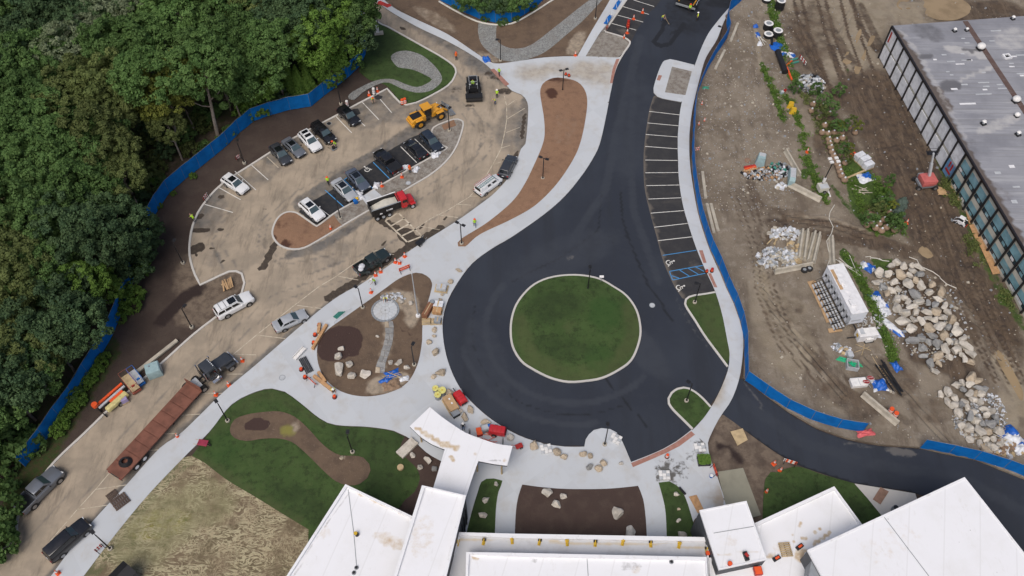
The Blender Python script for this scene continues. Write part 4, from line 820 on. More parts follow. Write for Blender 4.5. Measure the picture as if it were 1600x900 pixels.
for px, py, rz, s in ((1213,873,.5,'black and orange battery saw pack left of the pallet on the east roof'),(1249,855,.6,'black and orange tool pack right of the pallet on the east roof')):
    t = roof_item('tool_pack',s,'tool pack',px, py, HG - .34, rz); bxm((0,0,.12),(.9,.45,.24)).b('case',BM.blackp, t, .03); bxm((.05,0,.3),(.5,.25,.12)).b('handle',BM.orange, t, .02)
t = roof_item('pallet','brown slatted pallet lying on the white east roof','pallet',1227,859, HG - .34, R(5))
for k in range(8): bxm((0,-.75 + k * .21,.14),(1.3,.14,.04)).b('slat',BM.lumber, t)
for k in (-.55,0,.55): bxm((k, 0,.06),(.1,1.6,.1)).b('runner',BM.oldwood, t)

# long two-storey building on the right
oldb = thing('classroom_block','long two-storey block with grey roof, blue glass bays and plastic wrapped end','building',(0,0,0))
HR = 7.05
c0 = G(1395.3,40, HR); c1 = G(1600,386, HR); fd = (c1 - c0).normalized(); FL = 78.0
nrm = Vector((fd.y, -fd.x, 0));
if nrm.x > 0: nrm = -nrm                                   # outward, to the west
n1 = G(1600,25, HR) - c0; n1.z = 0; n1 = n1.normalized()
cE = c0 + fd * FL; cN = c0 + n1*60; cS = cE + n1*60
RP = [c0, cE, cS, cN]
OS2 = [('R','line',[(1400,48),(1432,95),(1470,165),(1500,215),(1540,280),(1600,380)], 4.5,.9),('R','line',[(1428,88),(1434,98)], 6,.9),('R','line',[(1460,140),(1470,148)], 7,.9),('R','line',[(1478,160),(1484,170)], 6,.9),('G','line',[(1405,45),(1440,90),(1480,165),(1510,215)], 5,.45),('G','line',[(1480,75),(1520,82),(1540,90)], 6,.7),('G','line',[(1550,105),(1500,125)], 4,.6),('G','blob',1560,195,40,10,-20,.6),('B','blob',1450,50,30,14,20,.55),('B','blob',1447,88,14,6,0,.8),('B','blob',1485,133,18,10,0,.8),('B','line',[(1530,78),(1520,80),(1505,76)], 3,.8),('B','blob',1575,20,30,8,0,.5),('R','blob',1560,300,30,14,30,.3),('G','blob',1580,60,30,20,0,.5),('B','blob',1500,250,30,40,30,.4)]
sheet('roof',RP, HR, BM.oldroof, grid=.8, shapes=OS2, skirt=.35, parent=oldb)
# red-brown walkway strip across the roof, ridge pieces
a, b = G(1508,33, HR),G(1552,105, HR); b2 = G(1600,172, HR); t = (b2 - a).normalized(); n_ = Vector((-t.y, t.x, 0))*.45
k = M_('roof_walk',.9); k.base((.105,.068,.058)); k.mix(k.ramp(k.noise(1,5),.4,.7),(.13,.095,.085)); BM.walk = k.done()
L_ = (b2 + t * 30 - a).length; nn = int(L_ / 3)
for i in range(nn):
    u, v_ = a + t * (i * 3 + .03),a + t * (i * 3 + 2.97); MB().quad(u - n_ + Vector((0,0,.01)),v_ - n_ + Vector((0,0,.01)),v_ + n_ + Vector((0,0,.01)),u + n_ + Vector((0,0,.01)),.03).b('walkway_pad',BM.walk, oldb)
for px, py, l, wd in ((1556,48,2.2,.3),(1550,64,1.1,.3),(1510,94,2.0,.3),(1515,94,1.2,.35),(1486,96,1.6,.3),(1500,100,1.8,.3),(1475,85.5,1.0,.35),(1461,93,.7,.4),(1504,84,.8,.3),(1584,88,1.2,.35),(1580,99,1.0,.3),(1581,104,1.1,.3),(1595,86,2.0,.35),(1595,115,1.6,.4),(1599,118,1.4,.4),(1537,129,2.2,.3),(1541,135,1.3,.35),(1507,132,1.3,.35),(1491,139,1.3,.5),(1537,147,3.2,.3),(1512,162,3.2,.45),(1568,138,2.2,.3),(1562,132,1.2,.3),(1539,140,.9,.4),(1481,112,.7,.3),(1487,117,.7,.3),(1511,67,1.0,.3),(1505,60,.8,.3),(1581,260,1.0,.7),(1585,315,1.0,.8),(1588,292,1.3,.4),(1559,270,1.1,.6),(1537,113,.8,.3)):
    p = G(px, py, HR + .02); bxm((p.x, p.y, HR + .02),(l * .8, wd * .8,.03),R(3)).b('roof_patch',BM.lgrey if int(px) % 3 else BM.white, oldb)
def vent(px, py, s, label, kind):
    s *= .72; t = thing('roof_vent',label,'roof vent',G(px, py, HR),R(20),'vents on the grey roof')
    if kind == 'dome': bxm((0,0,.2*s),(1.1*s, 1.1*s, .4*s)).b('kerb',BM.black, t); MB().ball((0,0,.75*s),.75*s, 12,8,(1.05,1,.75)).b('hood',BM.whitep, t, 0, True)
    else: bxm((0,0,.15*s),(1.0*s, 1.0*s, .3*s)).b('kerb',BM.black, t); cym((0,0,.3*s),(0,0,.8*s),.3*s).b('stack',BM.lgrey, t); cym((0,0,.8*s),(0,0,1.0*s),.48*s, .3*s).b('cap',BM.whitep, t)
vent(1531,77,1.25,'large white domed vent beside the red-brown walkway','dome'); vent(1586,159,1.15,'white domed vent near the right edge lower on the roof','dome'); vent(1588,182,.8,'small white vent just below the lower domed vent','dome')
vent(1491,49,.9,'left of two small vents near the far corner of the roof','cap'); vent(1510,48,.8,'right of two small vents near the far corner of the roof','cap'); vent(1582,30,.9,'small vent at the far edge of the grey roof','cap'); vent(1536,194,1.0,'grey metal vent alone on the lower middle of the roof','cap'); vent(1590,211,1.0,'white vent at the right edge beside a dark hatch','cap')
t = thing('roof_hatch','white square roof hatch ring right of the walkway','roof hatch',G(1573,89, HR),.2)
bxm((0,.45,.12),(1.2,.25,.25)).box((0,-.45,.12),(1.2,.25,.25)).box((.5,0,.12),(.25,.65,.25)).box((-.5,0,.12),(.25,.65,.25)).b('curb',BM.white, t); bxm((0,0,.05),(.7,.6,.04)).b('opening',BM.black, t)
# facade
def ZZ(f): return f * (HR - .35)
def fp(u, z, out=0.0): p = c0 + fd * u + nrm * out; return Vector((p.x, p.y, z))
def plate(name, u0, u1, z0, z1, m, out, th=.06, parent=None):
    return MB().quad(fp(u1, z0, out),fp(u0, z0, out),fp(u0, z1, out),fp(u1, z1, out),th).b(name, m, parent or oldb)
tops = [(1395.3,40),(1403.3,58.3),(1411.7,71.7),(1420,85),(1428.3,100),(1437.5,114)]
bay = ((G(1576,355, HR) - G(1553,313, HR)).length + (G(1587,370, HR) - G(1564,331, HR)).length)/2
bay = (G(1587,370, HR) - c0).length / round((G(1587,370, HR) - c0).length / 2.75)
nb = int(FL / bay)
MB().quad(fp(FL, -.1,-.25),fp(0,-.1,-.25),fp(0, HR - .36,-.25),fp(FL, HR - .36,-.25),.1).b('wall',BM.beige, oldb)
MB().quad(*[Vector((p.x, p.y, z)) for p, z in ((c0,-.1),(cN, -.1),(cN, HR - .36),(c0, HR - .36))], .05).b('end_wall',BM.beige, oldb)
bxm(tuple(fp(FL / 2, HR - .15,.12)),(FL, .3,.34),math.atan2(fd.y, fd.x)).b('fascia',BM.mullion, oldb)
for i in range(nb + 1):
    a, b = fp(i * bay, -.1,.12),fp(i * bay, HR - .33,.12); bxm(((a.x + b.x)/2,(a.y + b.y)/2, HR / 2 - .2),(.16,.3, HR - .3),math.atan2(fd.y, fd.x)).b('mullion',BM.mullion, oldb)
kw = 11
for i in range(nb):
    u0, u1 = i * bay + .09,(i + 1)*bay - .09
    if fp(u0,0).y < 18: break
    if i < kw:
        for z0, z1 in ((.4, ZZ(.46)),(ZZ(.54),HR - .45)):
            q = plate('wrap_sheet',u0, u1, z0 + rnd.uniform(-.1,.1),z1, BM.wrapblue if (rnd.random() < .0 or (i == kw - 1 and z0 < 1)) else BM.wrap, .02,.05 + .1*rnd.random())
        plate('spandrel',u0, u1, ZZ(.47),ZZ(.53),BM.beige, -.1)
    else:
        plate('upper_panel',u0, u1, ZZ(.855),HR - .4, BM.beige, -.12)
        plate('window',u0, u1, ZZ(.63),ZZ(.85),BM.glassblue, -.14)
        plate('window_rail',u0, u1, ZZ(.617),ZZ(.628),BM.mullion, -.08)
        for k in range(3): plate('vent_pane',u0 + k * (u1 - u0)/3 + .05, u0 + (k + 1)*(u1 - u0)/3 - .05, ZZ(.535),ZZ(.615),BM.white if rnd.random() < .09 else BM.glassdark if k != 1 else BM.glassblue, -.10)
        plate('window_rail',u0, u1, ZZ(.52),ZZ(.532),BM.mullion, -.08)
        plate('spandrel',u0, u1, ZZ(.375),ZZ(.517),BM.beige, -.12)
        plate('window',u0, u1, ZZ(.20),ZZ(.372),BM.glassblue, -.14)
        plate('window_rail',u0, u1, ZZ(.187),ZZ(.198),BM.mullion, -.08)
        for k in range(3): plate('vent_pane',u0 + k * (u1 - u0)/3 + .05, u0 + (k + 1)*(u1 - u0)/3 - .05, ZZ(.115),ZZ(.185),BM.white if rnd.random() < .09 else BM.glassdark if k != 1 else BM.glassblue, -.10)
        plate('base_panel',u0, u1,0, ZZ(.11),BM.beige, -.10)
# red sheeting marks at the corner and lower bays of the wrap
for u, z, ww, hh in ((.5,4.2,.35,2.0),(kw * bay - 2.2,1.3,1.5,.35),(kw * bay - 1.9,2.2,.3,1.0),(kw * bay - 1.2,2.0,.3,1.2)): plate('red_brace',u, u + ww, z, z + hh, BM.red, .14)
# plywood walk along the facade
for i, (pp) in enumerate(([(1483,293),(1500,290),(1512,312),(1496,318)], [(1512,355),(1523,353),(1533,375),(1522,379)], [(1520,370),(1530,366),(1541,388),(1531,393)], [(1531,393),(1541,388),(1551,410),(1541,415)], [(1541,413),(1550,409),(1561,430),(1549,432)], [(1506,330),(1513,327),(1520,350),(1512,353)])):
    P = [G(x, y) for x, y in pp]; P = [Vector((p.x, p.y, site_z(p.x, p.y) + .10)) for p in P]; zz = max(p.z for p in P); P = [Vector((p.x, p.y, zz)) for p in P]
    if area2(P) < 0: P = P[::-1]
    o = MB().quad(*P, .04).b('plywood_sheet',BM['osb' if i else 'wood']); tag(o, ('orange plywood sheet on the walk between the boom lift and the skid steer','plywood sheet just behind the white skid steer','orange plywood sheet second from the skid steer','middle plywood sheet of the walk along the glass block','plywood sheet at the lower end of the walk by the glass block','narrow plywood sheet under the white skid steer')[i],'plywood','plywood sheets along the glass block')
P = [G(x, y) for x, y in [(1461,294),(1474,297),(1479,308),(1465,306)]]; o = MB().quad(*[Vector((p.x, p.y, site_z(p.x, p.y) + .16)) for p in P][::-1], -.04 if False else .04).b('plywood_sheet',BM.wood); tag(o,'tan plywood sheet lying right of the red boom lift','plywood')

# blue screened fences
def fence(name, label, px, h, closed=False, step=3.0, z=0.05, lean=0.0, on_site=False):
    P = curve(px, 0, False, .4); t = thing(name, label,'fence',(P[0].x, P[0].y, z))
    O = Vector((P[0].x, P[0].y, 0)); d = 0; cuts = [P[0]]
    for a, b in zip(P[:-1], P[1:]):
        d += (b - a).length
        if d > step: cuts.append(b); d = 0
    cuts.append(P[-1])
    for i, c in enumerate(cuts):
        q = c - O; cym((q.x, q.y, -.1),(q.x, q.y, h + .08),.028, n=6).b('post',BM.post, t)
    for a, b in zip(cuts[:-1], cuts[1:]):
        a, b = a - O, b - O; dv = (b - a); L = dv.length
        if L < .3: continue
        tt = dv.normalized(); nn = Vector((-tt.y, tt.x, 0)); mb = MB(); K = 8; vs = []; ph = rnd.uniform(0,6)
        for i in range(K + 1):
            u = i / K; p = a + tt * (.012 + (L - .024)*u); w_ = .10*math.sin(u * 5 + ph)*math.sin(math.pi * u); sag = .06*math.sin(math.pi * u)
            vs += [(p.x + nn.x * w_ * .3, p.y + nn.y * w_ * .3,.04 + .05*rnd.random()),(p.x + nn.x * w_, p.y + nn.y * w_, h * .5),(p.x + nn.x * w_ * .5, p.y + nn.y * w_ * .5, h - sag)]
        n0 = len(vs); vs += [(x + nn.x * .02, y + nn.y * .02, z_) for x, y, z_ in vs[:n0]]
        fs = []
        for i in range(K):
            for j in (0,1):
                q = [3*i + j, 3*i + 3 + j, 3*i + 4 + j, 3*i + 1 + j]; fs += [tuple(q),tuple(n0 + k for k in q[::-1])]
            fs += [(3*i + 2,3*i + 5, n0 + 3*i + 5, n0 + 3*i + 2)]
        mb.add(vs, fs).b('screen_panel',BM.screen, t, 0, True)
        cym((a.x, a.y, h + .03),(b.x, b.y, h + .03),.025, n=5).b('top_rail',BM.post, t)
    return t
fence('screened_fence','long blue screened fence curving along the edge of the forest',[(566,32),(574,55),(573,78),(563,103),(540,125),(512,146),(486,167),(470,171),(454,172),(425,180),(400,188),(378,205),(357,226),(332,247),(297,275),(268,299),(245,331),(234,354),(226,372),(218,400),(212,430),(204,455),(192,486),(180,516),(172,532),(155,562),(142,582),(125,611),(110,636),(92,657),(80,678),(62,700),(40,730)], 2.75)
fence('screened_fence','blue screened fence bowed round the trees at the top middle',[(672,-12),(690,3),(715,15),(733,24),(752,31.5),(770,36),(786,37.5),(803,34),(822,22),(837,12),(852,-2)], 2.6, z=.1)
fence('screened_fence','long blue screened fence between the curved pavement and the building site',[(1166,-4),(1150,10),(1133,26),(1137,46),(1136,60),(1118,87),(1101,118),(1091,142),(1085,165),(1083,195),(1081,228),(1081,258),(1085,295),(1092,335),(1102,370),(1111,395),(1123,420),(1135,451),(1147,476),(1156,501),(1162,530),(1163,560),(1161,591),(1180,607),(1200,621),(1232,642),(1266,657),(1300,668),(1325,673),(1347,676)], 2.45, z=.1)
fence('screened_fence','short blue screened fence at the right edge beside the side road',[(1436,701),(1475,708.5),(1510,716),(1550,727),(1600,746),(1640,765)], 2.4, z=.1)
# trees
def leaf_mat(name, c0, c1, trans=.35):
    k = M_(name, .75,'obj',.25)
    at = N(k.nt,'Attribute',attribute_name='tint'); x = N(k.nt,'SeparateColor'); k.L(at.outputs[0], x.inputs[0])
    k.base(c0); k.mix(x.outputs[0], c1); k.mix(x.outputs[1], (.115,.105,.022),amt=.35)
    hs = N(k.nt,'HueSaturation'); mr = N(k.nt,'MapRange'); k.L(k.objrand(),mr.inputs[0]); mr.inputs[3].default_value = .8; mr.inputs[4].default_value = 1.2
    k.L(mr.outputs[0], hs.inputs['Value']); k.put(k.col, hs.inputs['Color']); k.col = hs.outputs[0]
    k.put(k.col, k.b.inputs['Base Color'])
    tr = N(k.nt,'BsdfTranslucent'); k.put(k.col, tr.inputs[0]); mx = N(k.nt,'MixShader'); mx.inputs[0].default_value = trans
    k.L(k.b.outputs[0], mx.inputs[1]); k.L(tr.outputs[0], mx.inputs[2]); k.L(mx.outputs[0], k.nt.nodes['Material Output'].inputs[0])
    return k.m
LEAF = {'green': leaf_mat('leaf_green',(0.078,0.153,0.043),(0.138,0.235,0.072)),'dark': leaf_mat('leaf_dark',(0.057,0.109,0.050),(0.098,0.162,0.069)),'olive': leaf_mat('leaf_olive',(0.103,0.138,0.043),(0.170,0.207,0.069)),
        'pale': leaf_mat('leaf_pale',(0.133,0.180,0.087),(0.266,0.314,0.196)),'light': leaf_mat('leaf_light',(0.102,0.196,0.034),(0.172,0.289,0.057)),'yellow': leaf_mat('leaf_yellow',(0.157,0.196,0.040),(0.266,0.283,0.055)),
        'conifer': leaf_mat('leaf_conifer',(0.057,0.118,0.043),(0.098,0.172,0.066)),'spruce': leaf_mat('leaf_blue',(0.118,0.165,0.141),(0.172,0.235,0.205))}
bk = M_('bark',.95,'obj'); bk.base((0.250,0.211,0.172)); bk.mix(bk.ramp(bk.noise(4.701,7.836),.4,.7),(0.141,0.118,0.093)); BARK = bk.bump(bk.noise(12.537,7.836),.5,.05).done()
def leaves(name, C, Nn, size, tint, m, rng, aspect=.75, tilt=.55):
    """many small leaf faces at C, facing about Nn"""
    n = len(C); d = Nn + rng.normal(0, tilt, (n, 3)); d /= np.linalg.norm(d, axis=1)[:, None] + 1e-9
    r = rng.normal(0,1,(n, 3)); u = np.cross(d, r); u /= np.linalg.norm(u, axis=1)[:, None] + 1e-9; v = np.cross(d, u)
    s = (size * rng.uniform(.65,1.35, n))[:, None]; u = u * s; v = v * s * aspect
    P = np.stack([C - u, C - v * .9 + u * .1, C + u, C + v * .9 + u * .1], 1).reshape(-1,3)
    me = bpy.data.meshes.new(name); me.vertices.add(4*n); me.vertices.foreach_set('co',P.astype(np.float32).ravel())
    me.loops.add(4*n); me.loops.foreach_set('vertex_index',np.arange(4*n, dtype=np.int32)); me.polygons.add(n); me.polygons.foreach_set('loop_start',np.arange(0,4*n, 4, dtype=np.int32)); me.polygons.foreach_set('loop_total',np.full(n, 4, np.int32))
    me.update(calc_edges=True); at = me.color_attributes.new('tint','FLOAT_COLOR','POINT')
    T = np.zeros((n, 4),np.float32); T[:, :2] = tint; T[:, 3] = 1; at.data.foreach_set('color',np.repeat(T, 4,0).ravel())
    me.materials.append(m); return me
def crown_mesh(seed, kind, rx, rz, nc, per, lump=.27, lsize=.21):
    """a broad crown: leaf clumps over a dome, smaller clumps on each, gaps between"""
    rng = np.random.default_rng(seed); C = []; D = []; T = []
    ga = math.pi * (3 - math.sqrt(5)); lob = rng.uniform(0,6.28,3)
    for i in range(nc):
        zz = 1 - 1.45*(i + .5)/nc; rr = math.sqrt(max(0,1 - zz * zz)); a = i * ga + rng.normal(0,.25)
        out = 1 + .16*math.sin(2*a + lob[0]) + .12*math.sin(3*a + lob[1]) + rng.normal(0,.07)
        k = rng.uniform(.80,1.0)*out
        c = np.array([rx * rr * math.cos(a)*k, rx * rr * math.sin(a)*k, rz * zz * (k if zz > 0 else .8)])
        lr = rx * lump * rng.uniform(.65,1.25); nout = c / (np.linalg.norm(c) + 1e-9); ct = rng.uniform(0,.75); yl = rng.uniform(0,.5) ** 2
        for j in range(7):                                   # sprigs on the clump
            d = rng.normal(0,1,3) + nout * .9 + np.array([0,0,.6]); d /= np.linalg.norm(d); sc = c + d * lr * .72; sr = lr * rng.uniform(.38,.62); m = per // 7
            q = rng.normal(0,1,(m, 3)) + d * .55 + np.array([0,0,.45]); q /= np.linalg.norm(q, axis=1)[:, None]
            C.append(sc + q * sr * rng.uniform(.7,1.05,(m, 1))*np.array([1,1,.8])); D.append(q)
            T.append(np.stack([np.clip(ct + rng.uniform(-.1,.3) + rng.normal(0,.12, m),0,1),np.clip(yl + rng.normal(0,.05, m),0,1)], 1))
    return leaves('crown',np.concatenate(C),np.concatenate(D),lsize, np.concatenate(T),LEAF[kind], rng)
def trunk_mesh(seed, h, r, rx, fork=.55):
    rng = random.Random(seed); mb = MB(); top = h * .98
    pts = [(rng.uniform(-.25,.25)*t * 2, rng.uniform(-.25,.25)*t * 2, t * top) for t in (0,.2,.4,.6,.8,1)]; pts[0] = (0,0,-.3)
    mb.tube(pts, r, 8, r * .25)
    for i in range(6):
        a = i * 2.4 + rng.random(); z0 = h * (fork + .06*i); l = rx * rng.uniform(.5,.8)
        mb.tube([(0,0, z0),(math.cos(a)*l * .45, math.sin(a)*l * .45, z0 + l * .35),(math.cos(a)*l, math.sin(a)*l, z0 + l * .6)], r * .4,6, r * .1)
    return mb.mesh('trunk',BARK, 0, True)
PROTO = {}
def proto(kind, v):
    key = (kind, v)
    if key not in PROTO:
        s = hash(kind) % 1 + 11*v + len(kind)*37; PROTO[key] = (crown_mesh(s, kind, 5.0,3.9,62 if kind != 'yellow' else 46,230 if kind != 'yellow' else 130,.25),trunk_mesh(s, 11,.26,5))
    return PROTO[key]
TL = {'green': 'mid green forest tree','dark': 'blue green forest tree','olive': 'olive forest tree','pale': 'pale silvery forest tree','light': 'bright green forest tree','yellow': 'yellowing forest tree'}
FOREST = [(566,20),(572,60),(560,95),(535,118),(508,138),(484,158),(452,163),(423,171),(398,179),(374,196),(352,216),(325,238),(290,266),(260,290),(236,322),(224,346),(216,364),(207,395),(200,425),(192,450),(180,480),(168,508),(160,526),(142,556),(128,578),(110,606),(95,630),(74,652),(60,672),(38,700),(10,740),(-30,790),(-400,800),(-400,-400),(560,-400)]
FOREST += [(660,-400),(676,-16),(700,4),(750,24),(790,26),(815,12),(840,-10),(900,-400),(900,-500),(560,-500)]
ONES = 'zero one two three four five six seven eight nine ten eleven twelve thirteen fourteen fifteen sixteen seventeen eighteen nineteen'.split()
def words(n):
    n = max(0, min(99, int(round(n)))); return ONES[n] if n < 20 else 'twenty thirty forty fifty sixty seventy eighty ninety'.split()[n // 10 - 2] + ('-' + ONES[n % 10] if n % 10 else '')
def where(px, py): return '%s hundredths across and %s hundredths down the photo' % (words(px / 16),words(py / 9))
def tree(kind, px, py, r, zc=10.5, v=None, label=None):
    """crown centre seen at (px, py),zc metres above ground; r = crown radius in metres"""
    while zc > 3.5 and not inside(proj([tuple(G(px, py, zc).xy) + (0,)]),FOREST)[0]: zc -= .5
    v = rnd.randrange(3) if v is None else v; cm, tm = proto(kind, v); p = G(px, py, zc); s = r / 5.0
    t = thing('broadleaf_tree',label or TL[kind] + ',crown ' + where(px, py),'tree',(p.x, p.y, -.1),rnd.uniform(0,6.28),kind + ' trees of the forest')
    t.scale = (s, s, zc / 11.0)
    c = link('crown',cm, None, t); c.location = (0,0,11); c.scale = (1,1,.95*s * 11/zc)
    link('trunk',tm, None, t); return t
TREES = [('dark',22,25,6.5),('dark',95,12,5.5),('dark',60,60,5.5),('dark',8,75,5),('dark',140,40,5),('green',-15,40,5),('dark',150,-8,5.5),('dark',215,0,5),
         ('pale',178,22,4.6),('pale',205,12,3.8),('pale',130,62,5.0),('pale',95,84,4.4),('green',235,30,5.0),('green',290,22,6.2),('green',345,30,5.6),('green',250,-15,6),('green',320,-20,6),('olive',365,0,4.6),
         ('green',190,70,5.2),('green',235,70,4.6),('green',165,88,3.8),('green',60,95,5.2),('green',15,100,5.2),('green',100,110,4.5),('green',330,82,5.6),('green',375,70,5.4),('green',385,112,4.8),('light',400,125,3.6),('green',358,130,4.2),
         ('olive',120,135,5.2),('olive',160,132,4.6),('olive',100,165,4.2),('green',25,145,5.2),('green',-10,160,5),('green',55,170,4.6),('olive',170,178,4.6),('green',30,205,5.0),('green',90,205,5.0),('olive',140,208,4.6),('yellow',270,120,4.6),('yellow',250,150,4.0),
         ('dark',425,38,4.6),('green',420,70,4.6),('dark',470,25,5.2),('light',505,18,5.2),('light',495,60,4.8),('light',520,85,4.2),('green',550,20,4.6),('dark',540,55,4.4),('green',440,5,5),('olive',400,8,4),('light',480,-15,5.5),('green',545,-12,5),('light',505,105,3.2),('light',408,128,3.4),('yellow',392,30,3.2),
         ('green',15,255,5.2),('green',70,245,5.0),('green',120,255,4.8),('green',45,290,5.0),('green',95,290,4.6),('dark',85,322,4.6),('green',20,320,5.4),('green',-5,290,5),('olive',172,240,4.2),('olive',190,272,3.6),('green',145,290,3.8),('green',160,215,4),
         ('dark',175,350,5.0),('dark',205,372,4.2),('dark',150,385,4.8),('dark',190,400,4.2),('dark',118,362,4.2),('green',60,355,4.4),
         ('olive',25,410,5.4),('olive',60,432,4.4),('green',15,450,5.0),('light',145,442,3.4),('light',180,448,2.8),('green',95,425,4.0),('olive',25,490,4.6),('dark',110,490,5.4),('dark',150,500,4.4),('dark',120,530,4.4),('olive',55,520,4.8),('green',15,540,5.0),('olive',70,560,4.6),
         ('dark',30,595,5.2),('dark',65,605,4.4),('green',100,575,3.8),('green',15,650,5.2),('green',45,640,4.4),('olive',-5,610,4.6),('green',-12,700,4.6)]
for i, (kd, x, y, r) in enumerate(TREES):
    if y > 400: x -= 18 + (y - 400)*.20
    tree(kd, x, y, r * .92, rnd.uniform(9.5,12.0) if y < 440 else rnd.uniform(7,8.5))
# tall trees whose bare trunks show at the forest edge
def edge_tree(kind, base, crown, r, zc, label):
    t = tree(kind, crown[0], crown[1], r, zc, 0, label); b = G(*base); c = t.location
    for k_ in t.children:
        if k_.name.startswith('trunk'): t0 = k_
    bpy.data.objects.remove(t0); d = Vector((c.x - b.x, c.y - b.y, 0)); M_inv = Matrix.Rotation(-t.rotation_euler.z, 3,'Z'); 
    s = t.scale; q = M_inv @ -d; q = Vector((q.x / s.x, q.y / s.y, 0)); mb = MB()
    mb.tube([(q.x, q.y, -.3),(q.x * .75, q.y * .75,3.2),(q.x * .4, q.y * .4,7),(0,0,11)], .34,8,.12)
    for a in range(5):
        f = .45 + .1*a; p0 = Vector((q.x * (1 - f),q.y * (1 - f),11*f)); mb.tube([p0, p0 + Vector((math.cos(a * 2.3)*1.5, math.sin(a * 2.3)*1.5,1.0)),p0 + Vector((math.cos(a * 2.3)*2.8, math.sin(a * 2.3)*2.8,2.4))], .12,6,.04)
    mb.b('trunk',BM.palebark, t, 0, True)
pb = M_('pale_bark',.95,'obj'); pb.base((.30,.26,.22)); pb.mix(pb.ramp(pb.noise(2,5),.4,.7),(.20,.17,.14)); BM.palebark = pb.done()
edge_tree('green',(340,212),(318,105),5.0,14,'tall green tree with a pale bare trunk beside the blue fence')
edge_tree('yellow',(277,224),(268,150),3.6,10,'slim yellowing tree with a thin pale trunk left of the tall green tree')
edge_tree('green',(248,226),(225,120),4.4,13,'leaning green tree with a dark trunk at the bare forest edge')
edge_tree('olive',(285,250),(262,195),2.6,7,'small olive tree with thin trunk by the fallen logs')
for px, py, s in ((752,4,'green tree behind the bowed blue fence at the top, left'),(775,10,'dark green tree behind the middle of the bowed top fence'),(800,4,'green tree behind the bowed blue fence at the top, right'),(730,-14,'tree crown at the top edge behind the bowed blue fence')): tree('dark' if px == 775 else 'green',px, py - 8,3.4 if px != 775 else 2.6,6.5, None, s)
# narrow evergreens by the fence
def cone_mesh(seed, kind, r, h, n, lsize=.16):
    rng = np.random.default_rng(seed); t = rng.uniform(0,1, n) ** .8; a = rng.uniform(0,6.28, n); rad = r * (1 - t ** 1.5)*(1 + .18*np.sin(5*a + 9*t))*rng.uniform(.78,1.05, n) + .03
    C = np.stack([rad * np.cos(a),rad * np.sin(a),h * t], 1); D = np.stack([np.cos(a),np.sin(a),np.full(n, .55)], 1)
    return leaves('foliage',C, D, lsize, np.stack([np.clip(.5 + .4*np.sin(7*a + 11*t) + rng.normal(0,.2, n),0,1),rng.uniform(0,.15, n)], 1),LEAF[kind], rng)
def up(me):
    me.transform(Matrix.Translation((0,0,1.1))); me.name = 'foliage'; return me
cone_light = cone_mesh(1,'light',1.5,6.5,5200); cone_dark = up(crown_mesh(2,'green',.85,1.25,12,98,.42,.13)); cone_blue = cone_mesh(3,'spruce',1.1,2.0,1500,.13); cone_yel = up(crown_mesh(4,'yellow',.75,1.1,11,84,.42,.12)); cone_olv = up(crown_mesh(5,'olive',.8,1.25,12,84,.42,.13))
for px, py, s in ((486,148,'bright green columnar evergreen by the fence, right of a pair'),(472,152,'bright green columnar evergreen by the fence, left of a pair'),(460,150,'darker columnar evergreen half hidden beside the bright pair')):
    p = G(px, py); t = thing('columnar_evergreen',s,'tree',(p.x, p.y, 0),rnd.random()*6,'columnar evergreens by the fence'); link('foliage',cone_light, None, t); cym((0,0,-.1),(0,0,5),.15,.05,6).b('trunk',BARK, t); t.scale = (1.0,1.0,1.0 + .1*rnd.random())
# shrubs and undergrowth along the fence and the forest edge
def shrub_mesh(seed, kind): return crown_mesh(seed, kind, 1.6,1.2,16,112,.42,.17)
SHR = {k: [shrub_mesh(s + 50, k) for s in range(2)] for k in ('green','light','olive','dark')}
SL = {'light': 'bright green shrub','green': 'mid green shrub','olive': 'olive scrub','dark': 'dark shrub'}
def shrub(kind, px, py, r, label=None):
    r *= .62 if kind == 'light' and px < 170 else 1; p = G(px, py, .6); t = thing('shrub',label or SL[kind] + ' near the blue fence,' + where(px, py),'shrub',(p.x, p.y, 0),rnd.random()*6.28, kind + ' shrubs by the forest'); s = r / 1.6; t.scale = (s, s, s)
    c = link('foliage',rnd.choice(SHR[kind]),None, t); c.location.z = .9; MB_stem = STEM; link('stem',MB_stem, None, t)
STEM = cym((0,0,-.1),(.1,0,.9),.06,.03,5).cyl((0,0,.2),(-.3,.2,.9),.04,.02,5).mesh('stem',BARK)
